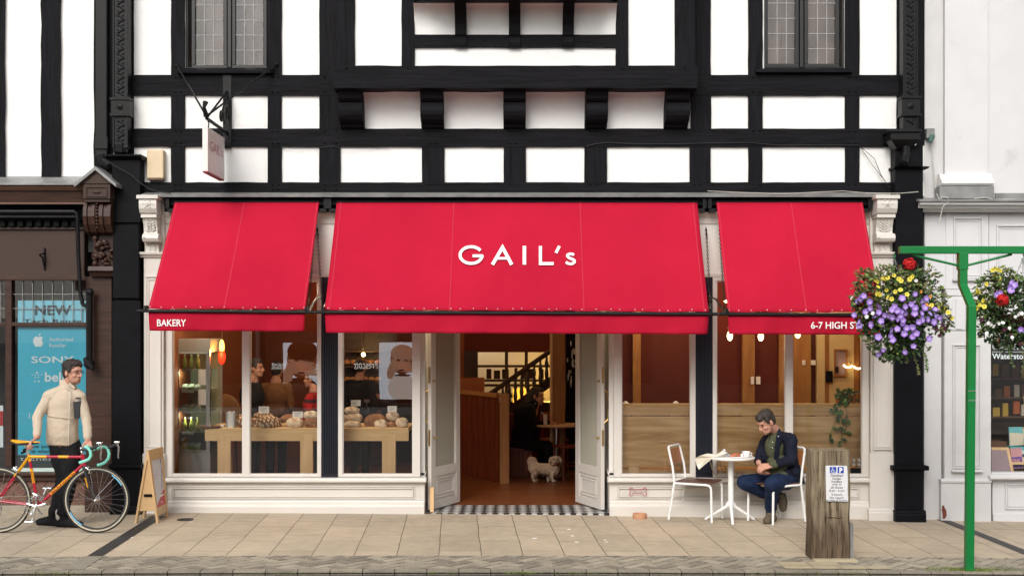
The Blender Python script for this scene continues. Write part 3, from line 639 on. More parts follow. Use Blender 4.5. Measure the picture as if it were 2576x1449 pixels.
    # side arms and hanging chains
    for (px, s_) in arms:
        ar = MB(); x = PX(px, AB); p = Vector((x, AB, b0_.z)); q = Vector((x + s_ * .03, -.03, PZ(745, 0)))
        ar.tube([p, p.lerp(q, .5) + Vector((0, 0, .06)), q], .011, 6); ar.cap(q + Vector((-.03, 0, 0)), q + Vector((.04, 0, 0)), .014); ar.build('side_arm', 'iron', w)
        ch = MB(); a_, b_ = Vector((PX(px + s_ * 14, -.05), -.05, PZ(574, -.05))), p; n2 = 44
        for i in range(n2):
            t = i / n2; c = a_.lerp(b_, t) + Vector((0, 0, -.04 * math.sin(math.pi * t))); d = (b_ - a_).normalized() * .019; u_ = Vector((1, 0, 0)) if i % 2 else d.cross(Vector((1, 0, 0))).normalized()
            ch.tube([c - d, c - d * .5 + u_ * .009, c + d * .5 + u_ * .009, c + d, c + d * .5 - u_ * .009, c - d * .5 - u_ * .009], .0035, 4, closed=True)
        ch.tube([a_, a_ + Vector((.01, 0, -.10))], .007, 5); ch.build('chain', 'iron', w)
    return w, (tl, n_), fab, val
A1 = awning(440, 803, 373, 768, 776, 779, 'narrow left red canvas awning with BAKERY on its valance', (.482, ), (345, 792), (832, 834), arms=((776, 1),))
A2 = awning(847, 1754, 817, 1783, 779, 784, 'wide central red canvas awning with white shop lettering over the doors', (.325, .675), (794, 1806), (837, 841), arms=((812, -1), (1790, -1)))
A3 = awning(1802, 2170, 1831, 2219, 784, 786, 'narrow right red canvas awning with the street address on its valance', (.51,), (1808, 2232), (841, 842), arms=((1824, -1),))
# central lettering, drawn with strokes on the canvas plane
def lp(x, y): return on_plane(x, y, A2[1][0] + A2[1][1] * .006, A2[1][1])
def zx(x, y): return (1116.3 + x * .14667, 583.9 + y * .14667)
W_ = 8.6; mb = MB()
G = [zx(*p) for p in arc(470, 395, 190, 140, -38, -350, 34)][:-2] + [zx(655, 412), zx(495, 412)]
G = [zx(470 + 190 * math.cos(R(t)), 395 + 143 * math.sin(R(t))) for t in [-33 - i * 10 for i in range(33)]] + [zx(655, 408), zx(495, 408)]
mb.stroke(G, W_ * .86, lp)
mb.stroke([zx(835, 558), zx(1008, 262), zx(1166, 558)], W_, lp); mb.stroke([zx(905, 450), zx(1100, 450)], 6.2, lp)
mb.stroke([zx(1383, 238), zx(1383, 558)], W_, lp); mb.stroke([zx(1658, 240), zx(1658, 540), zx(1885, 540)], 7.6, lp)
mb.stroke([zx(1983, 240), zx(1925, 358)], 7.4, lp)
S = [zx(*p) for p in [(2236, 392), (2200, 376), (2160, 374), (2125, 390), (2122, 415), (2150, 442), (2200, 462), (2238, 484), (2242, 516), (2212, 540), (2170, 546), (2125, 536), (2096, 512)]]
mb.stroke(S, 6.6, lp); mb.build('lettering', 'letter', A2[0])
def val_text(A, px, py0, py1, txt, w, name='lettering'):
    Y = AB - .022; mb = MB(); mb.text(txt, P(px, py1, Y), (1, 0, 0), (0, 0, 1), w=w * (Y - CY) / F, h=(py1 - py0) * (Y - CY) / F, bold=.012); mb.build(name, 'letter', A[0])
val_text(A1, 395, 803.5, 820.5, 'BAKERY', 73)
val_text(A3, 2040, 809.5, 827, '6-7 HIGH STREET', 172)

# ================================================================ PORCH, DOORS AND INTERIOR
# porch: returns with side glass, tiled step
M['tiles'] = None
m, t, b = newmat('black_and_white_floor_tiles'); tc = N(t, 'ShaderNodeTexCoord'); ck = N(t, 'ShaderNodeTexChecker', Scale=11.5)
mp = N(t, 'ShaderNodeMapping'); mp.inputs['Rotation'].default_value = (0, 0, R(45)); mp.inputs['Location'].default_value = (0, 0, .03); ck.inputs['Color1'].default_value = (.50, .50, .48, 1); ck.inputs['Color2'].default_value = (.02, .02, .022, 1)
t.links.new(tc.outputs['Object'], mp.inputs[0]); t.links.new(mp.outputs[0], ck.inputs[0]); t.links.new(ck.outputs[0], b.inputs['Base Color']); b.inputs['Roughness'].default_value = .3; M['tiles'] = m
FZ = .015
DY = .80
tag(MB().box(PX(1068, -.03), PX(1533, -.03), -.03, .62, -.05, FZ - .004).build('porch_floor', 'tiles'), kind='structure')
M['floorwood'] = bricks('oiled_oak_floorboards', (.20, .066, .022), (.14, .045, .015), (.02, .008, .004), .9, .11, .003, 'xy', 0, .35, .3, .37)
tag(MB().box(-3.95, 4.29, .62, 6.8, -.05, FZ).box(-3.95, PX(1068, 0), .06, .62, -.05, FZ).box(PX(1533, 0), 4.29, .06, .62, -.05, FZ).build('floor', 'floorwood'), kind='structure')
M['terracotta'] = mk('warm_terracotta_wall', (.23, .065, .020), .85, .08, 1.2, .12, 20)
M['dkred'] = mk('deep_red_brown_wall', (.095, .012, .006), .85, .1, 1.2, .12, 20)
M['ceil'] = mk('warm_ceiling', (.22, .10, .05), .9, .05, 2, .1, 20)
BY = 5.6
MB().box(-3.95, 4.29, .23, BY, 2.95, 3.05).box(PX(1060, 0), PX(1541, 0), .23, DY + .1, 2.6, 2.9).build('ceiling', 'ceil', B)
mb = MB(); mb.box(-3.95, -3.85, .23, BY, 0, 2.95); mb.build('inner_wall', 'terracotta', B); MB().box(4.24, 4.29, .23, BY, 0, 2.95).build('inner_wall', 'terracotta', B)
# back wall with an opening into the lit kitchen behind the stairs
kx0, kx1, kz0, kz1 = PX(1168, BY), PX(1390, BY), PZ(1012, BY), PZ(886, BY)
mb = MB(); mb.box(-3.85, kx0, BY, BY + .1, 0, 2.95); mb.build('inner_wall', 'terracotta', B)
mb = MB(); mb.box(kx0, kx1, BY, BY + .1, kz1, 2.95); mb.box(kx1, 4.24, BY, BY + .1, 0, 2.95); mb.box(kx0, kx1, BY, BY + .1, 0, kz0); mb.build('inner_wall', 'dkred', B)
M['kitchen'] = mk('cream_kitchen_wall', (.66, .52, .27), .8, .05, 2, .05, 20)
MB().box(kx0 - 1, kx1 + 1, 7.3, 7.4, 0, 3).build('inner_wall', 'kitchen', B)
# porch returns
M['greywhite'] = mk('porch_white_paint', (.70, .68, .64), .4, .03, 2, .05, 20)  # paler white paint for the porch return frames
for px, s_ in ((1060, 1), (1541, -1)):
    x = PX(px, 0); f = MB(); xa, xb = (x - .02, x + .035) if s_ > 0 else (x - .035, x + .02)
    f.box(xa, xb, .06, DY, -.03, .42); f.box(xa, xb, .06, .13, .42, 2.55); f.box(xa, xb, DY - .08, DY, .42, 2.55); f.box(xa, xb, .06, DY, 2.55, 2.62); f.box(xa - .01, xb + .01, .06, DY - .01, .42, .45)
    fr = f.build('shop_window', 'greywhite', B, bevel=.003); g = MB(); g.add([(x, .13, .45), (x, DY - .08, .45), (x, DY - .08, 2.55), (x, .13, 2.55)], [(0, 1, 2, 3)]); g.build('pane', 'glass', fr)
# door frame
dx0, dx1 = PX(1149, DY), PX(1456, DY)
MB().box(dx0 - .34, dx1 + .34, DY, DY + .06, 2.42, 2.6).build('door_head', 'white', B)
MB().box(dx0 - .06, dx0 - .005, DY, DY + .07, 0, 2.42).box(dx1 + .005, dx1 + .06, DY, DY + .07, 0, 2.42).box(dx0 - .36, dx0 - .06, DY, DY + .05, 0, 2.6).box(dx1 + .06, dx1 + .36, DY, DY + .05, 0, 2.6).build('door_frame', 'white', B, bevel=.004)
M['ribglass'] = glassmat('obscured_door_glass', (.9, .9, .88), .35, .1)
M['reeded'] = mk('reeded_door_film', (.36, .355, .29), .25, .05, 2, 0, 5, spec=.6)
M['drape'] = mk('pale_striped_door_blind', (.60, .58, .49), .7, .05, 2, 0, 5)
def door(hx, hy, fx, fy, latch, hinge_label):
    """a leaf hinged at (hx, hy) with its free stile at (fx, fy)"""
    h = Vector((hx, hy, 0)); f = Vector((fx, fy, 0)); L = (f - h).length; ux = (f - h) / L; nn = Vector((0, 0, 1)).cross(ux)
    if nn.y > 0: nn = -nn                                              # nn points to the street side
    mt = Matrix(((ux.x, nn.x, 0, hx), (ux.y, nn.y, 0, hy), (0, 0, 1, FZ + .01), (0, 0, 0, 1)))
    H = 2.38; T_ = .045; d = MB()
    d.box(0, .10, 0, T_, 0, H); d.box(L - .10, L, 0, T_, 0, H); d.box(.10, L - .10, 0, T_, 0, .09); d.box(.10, L - .10, 0, T_, .36, .45); d.box(.10, L - .10, 0, T_, H - .1, H)
    d.box(.10, L - .10, .012, T_ - .012, .09, .36); d.ring(.12, L - .12, .11, .34, .018, T_ - .012, T_ - .002); d.ring(.155, L - .155, .145, .305, .014, T_ - .012, T_ - .004)
    d.ring(.10, L - .10, .45, H - .1, .014, T_ - .02, T_ - .002)
    d.xform(mt); D = d.build('door', 'white', B, bevel=.003)
    g = MB(); g.add([(.11, .03, .46), (L - .11, .03, .46), (L - .11, .03, H - .11), (.11, .03, H - .11)], [(0, 1, 2, 3)]); g.xform(mt); g.build('pane', 'ribglass', D)
    k = MB(); n = 22; w_ = (L - .22) / n
    for i in range(n): k.tube([(.11 + (i + .5) * w_, .012, .46), (.11 + (i + .5) * w_, .012, H - .11)], w_ * .5, 6)
    k.xform(mt); k.build('blind', 'drape', D)
    q = MB()
    for z in (1.50, .80): q.box(L, L + .004, .010, .034, z - .09, z + .09)
    q.xform(mt); q.build('latch_plate', 'brass', D)
    if latch:
        q = MB(); q.tube([(L - .05, -.01, .95), (L - .05, -.06, 1.0), (L - .05, -.075, 1.15), (L - .05, -.06, 1.30), (L - .05, -.01, 1.33)], .011, 8); q.xform(mt); q.build('handle', 'brass', D)
    q = MB(); q.cap((L - .05, T_ + .004, 1.43), (L - .05, T_ + .012, 1.43), .018, .012); q.cap((L - .05, T_ + .004, .80), (L - .05, T_ + .03, .80), .012, .014); q.xform(mt); q.build('lock', 'brass', D)
    return D
door(dx0, DY, PX(1076, .15), .15, True, 'left'); door(dx1, DY, PX(1521, .15), .15, True, 'right')
p = P(1087, 1287, .10)
t_ = thing('door_wedge', 'pale wooden door wedge standing at the foot of the left door leaf', 'door wedge', (p.x, .10, FZ))
MB().box(p.x - .022, p.x + .022, .05, .085, FZ, FZ + .27).build('wedge', 'oak_v', t_, bevel=.003); MB().cap((p.x + .03, .06, FZ + .2), (p.x + .04, .06, FZ + .2), .004).build('screw', 'steel', t_)
# ================================================================ BLACK PARTY PILASTERS AND RAINWATER PIPES (part of the timber building)
def bpil(px0, px1, ptop, ledge, bx, base_y, name='party_pilaster'):
    yf = -.17; mb = MB(); xa, xb = PX(px0, yf), PX(px1, yf); zb = min(gz(xa), gz(xb)) - .03
    for a, b, off in ((ptop, 560, 0), (568, 750, .012), (757, ledge, 0)) if px0 < 1000 else ((ptop, 421, 0), (425, ledge, 0)):
        mb.box(xa + off, xb - off, yf - (.012 if off else 0), .2, PZ(b, yf), PZ(a, yf))
    if px0 < 1000: mb.box(xa + .02, xb - .02, yf + .03, .2, PZ(760, yf), PZ(555, yf))
    mb.box(xa + .004, xb - .004, yf - .014, .2, PZ(base_y, yf), PZ(ledge + 8, yf))
    zl = PZ(ledge, yf); mb.prof(PX(bx[0], yf), PX(bx[1], yf), [(.1, zl - .045), (yf - .03, zl - .045), (yf - .05, zl - .03), (yf - .05, zl - .008), (yf - .03, zl + .006), (.1, zl + .006)])
    moulded_base(mb, xa - .012, xb + .02, zb, PZ(base_y, yf) - .001, yf - .03)
    return mb.build(name, 'blackpaint', B, bevel=.003)
bp1 = bpil(282, 352, 394, 1168, (276, 357), 1270); bp2 = bpil(2252, 2322, 366, 1172, (2243, 2334), 1282)
MB().prof(PX(274, -.2), PX(356, -.2), [(.1, PZ(402, -.2)), (-.18, PZ(402, -.2)), (-.24, PZ(394, -.2)), (-.24, PZ(390, -.2)), (.1, PZ(390, -.2))]).prof(PX(2249, -.2), PX(2336, -.2), [(-.0, PZ(424, -.2)), (-.19, PZ(424, -.2)), (-.24, PZ(420, -.2)), (-.17, PZ(418, -.2)), (-.0, PZ(418, -.2))]).build('pilaster_cap', 'blackpaint', B)
for q_ in ((266, -140, 284, 1290, -.02, .2), (2306, -140, 2326, 366, -.01, .2), (351, 497, 361, 1290, -.02, .1)): MB().pb(*q_).build('dark_return', 'blackpaint', B)
def pipe(px0, px1, pend, colls, pxc):
    yf = -.19; mb = MB(); xa, xb = PX(px0, yf), PX(px1, yf); xm = (xa + xb) / 2
    mb.box(xa, xb, yf, yf + .12, PZ(pend, yf), PZ(-140, yf))
    for a, b in colls:
        mb.box(xa - .015, xb + .02, yf - .02, yf + .125, PZ(b, yf), PZ(a, yf)); 
        for z in (a, b): mb.box(xa - .025, xb + .03, yf - .035, yf + .13, PZ(z, yf) - .014, PZ(z, yf) + .014)
        zc = PZ((a + b) / 2, yf); mb.ell((xm, yf - .022, zc), (.035, .014, .035)); mb.ell((xm, yf - .03, zc), (.015, .014, .015))
    z = PZ(-100, yf); zend = PZ(pend, yf); k = 0                          # cast foliage ornament winding up the face
    while z > zend + .05:
        ok = all(not (PZ(b, yf) - .04 < z < PZ(a, yf) + .04) for a, b in colls)
        if ok:
            s_ = 1 if k % 2 else -1; mb.cap((xm - s_ * .030, yf - .004, z - .02), (xm + s_ * .025, yf - .006, z + .022), .009, .006, 6); mb.ell((xm + s_ * .03, yf - .004, z + .02), (.014, .01, .020), Matrix.Rotation(s_ * .6, 3, 'Y'), 7, 5)
            mb.ell((xm - s_ * .028, yf - .003, z + .018), (.009, .008, .015), Matrix.Rotation(-s_ * .8, 3, 'Y'), 7, 5)
        z -= .052; k += 1
    for x in (xa + .008, xb - .008): mb.box(x - .008, x + .008, yf - .012, yf, zend, PZ(-140, yf))
    return mb.build('rainwater_pipe', 'iron', B, bevel=.002)
pipe(284, 322, 372, ((250, 290),), 0)
MB().tube([P(303, 366, -.13), P(303, 380, -.13), P(302, 392, -.10)], [.085, .08, .06], 10).build('pipe_shoe', 'iron', B)
pipe(2271, 2309, 328, ((246, 290),), 0)
mb = MB(); yf = -.3; x0, x1 = PX(2241, yf), PX(2316, yf)
mb.box(x0 - .01, x1 + .01, yf - .02, 0, PZ(333, yf), PZ(326, yf)); mb.box(x0, x1, yf, 0, PZ(352, yf), PZ(334, yf)); mb.prism([(x0, yf, PZ(352, yf)), (x1, yf, PZ(352, yf)), (x1 - .09, yf + .1, PZ(373, yf)), (x0 + .10, yf + .1, PZ(373, yf))], (0, .18, 0)); mb.build('pipe_hopper', 'iron', B, bevel=.003)
MB().tube([P(2279, 368, -.2), P(2279, 385, -.2), P(2276, 398, -.22), P(2273, 412, -.26)], [.045, .045, .048, .05], 10).build('pipe_shoe', 'iron', B)
# left overhead cables
M['cable'] = flat('black_cable', (.02, .02, .02), .5); M['wcable'] = flat('dirty_white_cable', (.5, .48, .42), .6)
mb = MB(); mb.tube([P(*q, -.24) for q in [(277, 411), (300, 424), (330, 440), (352, 460), (375, 475), (400, 483), (430, 486)]], .006, 6)
mb.tube([P(*q, -.05) for q in [(708, 369), (740, 374), (800, 372), (840, 368), (856, 374), (900, 373), (980, 370)]], .003, 5)
mb.tube([P(*q, -.05) for q in [(1475, 368), (1500, 362), (1530, 359), (1600, 363), (1720, 362), (1880, 359), (1960, 366), (2060, 365), (2160, 366), (2200, 400), (2216, 440), (2235, 470), (2260, 478)]], .0035, 5)
mb.tube([P(*q, -.05) for q in [(2164, 370), (2190, 410), (2222, 450)]], .003, 5)
tag(mb.build('cable', 'cable'), 'thin black cables strung loosely across the half timbered wall', 'cable')
mb = MB(); mb.tube([P(*q, -.23) for q in [(1780, 481), (1900, 486), (1960, 489), (2050, 484), (2120, 481), (2180, 486), (2260, 487), (2310, 483)]], .004, 5)
tag(mb.build('cable', 'wcable'), 'pale cable lying along the lead strip above the right awning', 'cable')

# ================================================================ HANGING SIGN, ALARM BOX
sy = -.62; p0 = P(534, 320, -.6)
S_ = thing('hanging_sign', 'white hanging shop sign in red trimmed box on an iron bracket', 'shop sign', P(572, 300, 0))
# board perpendicular to the wall, seen from below and to its right
M['signwhite'] = flat('cream_sign_board', (.74, .68, .64), .45); M['signred'] = flat('dark_red_sign_edge', (.25, .012, .03), .45); M['signlet'] = flat('rose_sign_letter', (.45, .13, .15), .5)
yN, yF = -.86, -.12; zt0 = PZ(320, yN); zb0 = PZ(434, yN); xl, xr = PX(509, yN), PX(523, yN)
b_ = MB(); b_.box(xl, xr, yN, yF, zb0 + .012, zt0); sb = b_.build('board', 'signwhite', S_, bevel=.004)
MB().box(xl + .004, xr - .004, yN + .004, yF - .004, zb0 - .002, zb0 + .013).build('board_edge', 'signred', S_)
le = MB(); le.text("GAIL's", (xr + .003, yN + .09, zb0 + .24), (0, 1, 0), (0, 0, 1), w=.54, h=.105, bold=-.004); le.build('lettering', 'signlet', sb)
mb = MB(); zb_ = PZ(294, -.6) ; zc = zt0 + .10
xm = (xl + xr) / 2
mb.box(PX(561, -.04), PX(582, -.04), -.045, -.03, PZ(375, 0), PZ(192, 0)); mb.tube([(xm, yN + .06, zc), (PX(571, -.04), -.045, zc - .03)], .018, 6)
mb.tube([(xm, yN + .02, zc + .16), (xm - .01, yN + .0, zc + .10), (xm, yN + .05, zc + .02)], [.03, .018, .03], 8)
mb.tube([(xm, yN + .1, zc + .02), (PX(571, -.04), -.05, zc + .42)], .013, 6)
for r_, c_ in ((.13, (-.20, .13)), (.07, (-.36, .09)), (.09, (-.13, .30))):
    mb.tube([(PX(566, -.2), c_[0] + r_ * math.cos(a_ * .42) * (1 - a_ * .035), zc + c_[1] + r_ * math.sin(a_ * .42) * (1 - a_ * .035)) for a_ in range(18)], .013, 6)
for y in (yN + .12, yF - .08): mb.tube([(xm, y, zc - .01), (xm + .01, y, zc - .05), (xm, y, zt0)], .008, 6)
mb.build('bracket', 'iron', S_)
mb = MB(); mb.tube([P(445, 165, -.04), (xm, yN + .05, zc + .02)], .011, 6); mb.tube([P(695, 163, -.04), (xm, yN + .05, zc + .02)], .011, 6); mb.ell(P(445, 166, -.04), .022); mb.ell(P(696, 162, -.04), .022); mb.build('stay_rod', 'iron', S_)
M['alarmbox'] = flat('yellowed_alarm_plastic', (.62, .49, .32), .5)
t_ = thing('alarm_box', 'square cream burglar alarm box on the plaster panel left of the hanging sign', 'alarm box', P(392, 455, 0))
MB().pb(369, 377, 411, 449, -.10, -.0).build('case', 'alarmbox', t_, bevel=.012); MB().pb(371, 449.5, 409, 453, -.09, -.0).build('base', 'brownlight', t_)

# ================================================================ LEFT NEIGHBOUR
L = thing('neighbouring_building', 'half timbered building on the left over a dark brown shopfront with leaded transoms', 'building', (PX(100, 0), 0, 0))
XN = -9.0
def nb(mb, px0, py0, px1, py1, Yf, Yb): return mb.pb(px0, py0, px1, py1, Yf, Yb)
UY = -.02
mb = MB(); mb.box(XN, PX(268, 0), 0, 7, PZ(575, 0), 7.2); mb.build('wall', 'plaster', L)
def nbeam(px0, px1, py0=-140, py1=470):
    Bk = B; 
    a = P(px0, py0, UY - .02); b = P(px1, py1, UY - .02); n = 12; m_ = MB(); e0 = [(a.x + random.uniform(-.008, .008), b.z + (a.z - b.z) * i / n) for i in range(n + 1)]; e1 = [(b.x + random.uniform(-.008, .008), z) for _, z in e0]
    for i in range(n): m_.prism([(e0[i][0], UY - .02, e0[i][1]), (e1[i][0], UY - .02, e1[i][1]), (e1[i + 1][0], UY - .02, e1[i + 1][1]), (e0[i + 1][0], UY - .02, e0[i + 1][1])], (0, .0201, 0))
    m_.build('timber_post', 'timber_v', L)
nbeam(103, 152); nbeam(236, 268); nbeam(-25, 12); nbeam(-230, -170)
MB().pb(240, -140, 268, 395, -.10, -.041).pb(237, 345, 270, 375, -.12, -.10).build('rainwater_pipe', 'iron', L, bevel=.004)
MB().tube([P(255, 390, -.08), P(258, 405, -.08), P(275, 418, -.1)], [.05, .05, .045], 8).build('pipe_shoe', 'iron', L)
# shop cornice
mb = MB(); x0, x1 = XN, PX(209, -.3)
mb.prof(x0, x1, [(-.0, PZ(444, 0)), (-.30, PZ(461, -.3)), (-.32, PZ(466, -.3)), (-.0, PZ(468, 0))]); mb.build('lead_roof', 'lead', L)
MB().prof(x0, x1, [(0, PZ(468, 0)), (-.30, PZ(468, -.3)), (-.29, PZ(472, -.3)), (-.26, PZ(480, -.26)), (0, PZ(480, 0))]).build('cornice', 'brownlight', L)
MB().prof(x0, x1, [(0, PZ(481, 0)), (-.24, PZ(481, -.24)), (-.22, PZ(508, -.22)), (0, PZ(508, -.0))]).build('fascia', 'brownwood', L)
MB().prof(x0, x1, [(0, PZ(509, 0)), (-.24, PZ(509, -.24)), (-.24, PZ(514, -.24)), (0, PZ(514, -.0))]).build('cornice', 'brownlight', L)
mb = MB(); mb.pb(-400, 515, 209, 572, -.05, .1); 
for k in range(24): mb.pb(-340 + k * 22.6, 556, -340 + k * 22.6 + 13, 569, -.10, -.05)
mb.pb(-400, 549, 209, 554, -.12, -.05); mb.build('dentil_band', 'blackpaint', L)
mb = MB(); mb.tube([P(-400, 533, -.2), P(186, 533, -.2), P(194, 538, -.2), P(195, 548, -.2), P(197, 640, -.16), P(203, 740, -.14), P(208, 765, -.14), P(222, 774, -.14)], .022, 8); mb.tube([P(-400, 546, -.17), P(190, 546, -.17)], .016, 8)
mb.tube([P(225, 735, -.14), P(225, 925, -.14)], .034, 8); mb.ell(P(226, 735, -.14), .045); mb.ell(P(224, 915, -.17), .06); mb.cap(P(216, 905, -.2), P(232, 925, -.2), .03); mb.build('downpipe', 'iron', L)
MB().pb(-400, 572, 212, 577, -.06, .1).pb(-400, 577, 212, 695, -.03, .1).build('sign_board', 'brownpaint', L)
mb = MB(); mb.cap(P(112, 626, -.04), P(112, 677, -.04), .012); mb.tube([P(99, 641, -.18), P(107, 648, -.1), P(111, 670, -.05)], .009, 6); mb.cap(P(99, 641, -.18), P(112, 637, -.04), .008); mb.build('bracket', 'iron', L)
# brown pilaster and console
mb = MB(); mb.pb(216, 696, 281, 1290, -.04, .2); mb.pb(213, 1212, 283, 1292, -.06, -.04); mb.build('pilaster', 'brownwood', L, bevel=.004)
c = MB(); yf = -.33; x0, x1 = PX(209, yf), PX(277, yf)
c.box(x0, x1, yf, 0, PZ(500, yf), PZ(464, yf)); c.ring(x0 + .03, x1 - .03, PZ(496, yf), PZ(470, yf), .012, yf - .012, yf); c.ell(((x0 + x1) / 2, yf - .005, PZ(483, yf)), (.05, .014, .02)); c.box(x0 + .01, x1 - .01, yf + .02, 0, PZ(508, yf), PZ(500, yf) - .001)
c.prism([(x0 - .03, yf - .01, PZ(463, yf)), (x1 + .03, yf - .01, PZ(463, yf)), ((x0 + x1) / 2, yf - .01, PZ(428, yf))], (0, .33, 0))
c.build('console_head', 'brownpaint', L, bevel=.003)
r_ = MB(); xm = (x0 + x1) / 2; za = PZ(420, yf); zl = PZ(464, yf)
for s_ in (-1, 1):
    xe = xm + s_ * ((x1 - x0) / 2 + .08); r_.prism([(xm, yf - .05, za), (xe, yf - .05, zl), (xe, yf - .05, zl - .035), (xm, yf - .05, za - .04)], (0, .40, 0))
r_.build('console_roof', 'lead', L)
c = MB(); nfl = 7
def zz(py): return PZ(py, -.25)
prof_ = [(0, zz(511)), (-.26, zz(511)), (-.29, zz(525)), (-.30, zz(545)), (-.28, zz(565)), (-.22, zz(583)), (-.13, zz(590)), (0, zz(590))]
x0, x1 = PX(209, -.28), PX(279, -.28); w_ = (x1 - x0) / nfl
for i in range(nfl):
    k_ = .02 if i % 2 else 0; c.prof(x0 + i * w_ + .002, x0 + (i + 1) * w_ - .002, [(y + k_ if y < 0 else y, z) for y, z in prof_])
for i in range(8): c.ell(((x0 + x1) / 2, -.295 + .004 * abs(i - 3), zz(514 + i * 8.5)), (.018, .016, .014))
c.build('console_scroll', 'brownwood', L, smooth=False)
c = MB(); c.box(x0 + .05, x1 - .02, -.10, 0, zz(668), zz(590)); rg = random.Random(5)
for i in range(26):
    c.ell((rg.uniform(x0 + .07, x1 - .04), -.11 - rg.uniform(0, .04), rg.uniform(zz(664), zz(594))), (rg.uniform(.02, .045), .025, rg.uniform(.012, .03)), Matrix.Rotation(rg.uniform(-1.2, 1.2), 3, 'Y'), 8, 6)
c.prof(x0 + .01, x1 + .0, [(0, zz(669)), (-.15, zz(669)), (-.16, zz(680)), (-.12, zz(684)), (-.10, zz(694)), (0, zz(694))]); c.build('console_carving', 'brownwood', L)
# windows
gy = .02
f = MB(); f.pb(-400, 695, 217, 705, -.04, .1); f.pb(13, 705, 29, 1176, -.03, .08); f.pb(-400, 811, 13, 820, -.035, .08); f.pb(29, 811, 217, 820, -.035, .08); f.pb(-95, 705, -80, 1176, -.03, .08)
f.pb(-400, 1187, 217, 1209, -.05, .1); f.prof(XN, PX(217, 0), [(.1, PZ(1187, 0)), (-.09, PZ(1190, -.09)), (-.09, PZ(1196, -.09)), (-.05, PZ(1200, -.05)), (.1, PZ(1200, 0))]); fw = f.build('shop_window', 'brownwood', L, bevel=.003)
M['glass2'] = glassmat('old_shop_glass', (.97, .98, .98), 1.0); M['sillwhite'] = flat('pale_green_inner_sill', (.45, .55, .5), .5); MB().pb(29, 1177, 217, 1186, .0, .4).build('sill', 'sillwhite', fw)
for x0, x1 in ((29, 217), (-80, 13)):
    for y0, y1 in ((705, 811), (820, 1177)): g = MB(); a, b = P(x0, y0, gy), P(x1, y1, gy); g.add([(a.x, gy, b.z), (b.x, gy, b.z), (b.x, gy, a.z), (a.x, gy, a.z)], [(0, 1, 2, 3)]); g.build('pane', 'glass2', fw)
le = MB()
for px in (57, 82, 107, 132, 158, 183, 205, 2, -20, -42): le.pb(px - .8, 705, px + .8, 811, .005, .012)
for py in (740, 776): le.pb(-80, py - .8, 13, py + .8, .006, .0125); le.pb(29, py - .8, 217, py + .8, .006, .0125)
le.build('leading', 'lead', fw)
M['redbrick'] = mk('red_brown_brick', (.13, .062, .045), .7, .25, 6, .4, 60); M['redbrick2'] = mk('dark_red_brick', (.095, .047, .035), .7, .25, 6, .4, 60); M['mortar'] = mk('tan_mortar', (.22, .16, .115), .9, .1, 10, .4, 60)
MB().box(XN, PX(216, 0), .0, .2, -.02, PZ(1209, 0)).build('stall_riser', 'mortar', L)
xa, xb = PX(-80, 0), PX(216, 0); hbk = herring(xa, xb, .10, PZ(1209, 0), .085, 0, lambda a, b, t: Vector((a, -.012 - t * .8, b)), .007, R(45), .014)
hbk.build('brickwork', ['redbrick', 'redbrick2', 'redbrick'], L, clip=[((0, 0, PZ(1209, 0)), (0, 0, 1)), ((0, 0, .10), (0, 0, -1)), ((xb, 0, 0), (1, 0, 0)), ((xa, 0, 0), (-1, 0, 0))])
MB().box(XN, PX(216, 0), -.03, .0, -.02, .098).build('plinth', 'paver', L, bevel=.005)
# shop inside and its window posters
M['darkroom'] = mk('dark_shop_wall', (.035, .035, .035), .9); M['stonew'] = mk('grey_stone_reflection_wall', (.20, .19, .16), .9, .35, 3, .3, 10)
MB().box(XN, PX(217, 0), 2.0, 2.1, 0, 2.9).box(XN, PX(217, 0), .21, 2.0, 2.8, 2.9).box(PX(222, 0), PX(266, 0), .2, 2.0, 0, 2.9).build('inner_wall', 'darkroom', L)
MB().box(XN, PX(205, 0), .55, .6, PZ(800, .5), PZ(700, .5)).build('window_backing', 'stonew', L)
M['teal'] = flat('teal_poster', (.06, .47, .64), .4); M['sky'] = flat('light_blue_poster', (.22, .64, .80), .4); M['slate'] = flat('dark_slate_poster', (.05, .065, .07), .4); M['ink'] = flat('dark_poster_ink', (.02, .05, .07), .5); M['pwhite'] = flat('white_poster_print', (.72, .80, .80), .5)
def poster(px0, py0, px1, py1, Y, mat, label, name='poster', cat='poster', th=.006):
    q = P((px0 + px1) / 2, py1, Y); t_ = thing(name, label, cat, q); MB().pb(px0, py0, px1, py1, Y, Y + th).build('panel', mat, t_); return t_
def ptext(mb, s, px, py0, py1, w, Y, bold=0.0, align='L', mi=0):
    k = (Y - CY) / F; return mb.text(s, P(px, py1, Y), (1, 0, 0), (0, 0, 1), w=w * k if w else None, h=(py1 - py0) * k, bold=bold, align=align, mi=mi)
PY = .035
t_ = poster(45, 822, 216, 1144, PY, 'teal', 'tall teal window poster with white electronics brand names behind the man with the bicycle')
mb = MB(); Y = PY - .004
ptext(mb, 'Authorised', 124, 849, 858, 60, Y); ptext(mb, 'Reseller', 124, 864, 873, 43, Y); ptext(mb, 'SONY', 79, 896, 913, 107, Y, .012); ptext(mb, 'belkin', 113, 936, 960, 84, Y, .02); ptext(mb, 'I', 73, 1039, 1053, None, Y, .0)
def pf(x, y): return P(x, y, Y)
k_ = (Y - CY) / F
ap = [(96, 848), (91, 846), (86, 849), (83, 855), (84, 863), (88, 870), (92, 873), (96.5, 871), (101, 873), (105, 870), (109, 863), (105.5, 859), (105, 853), (108, 849), (103, 846.5)]
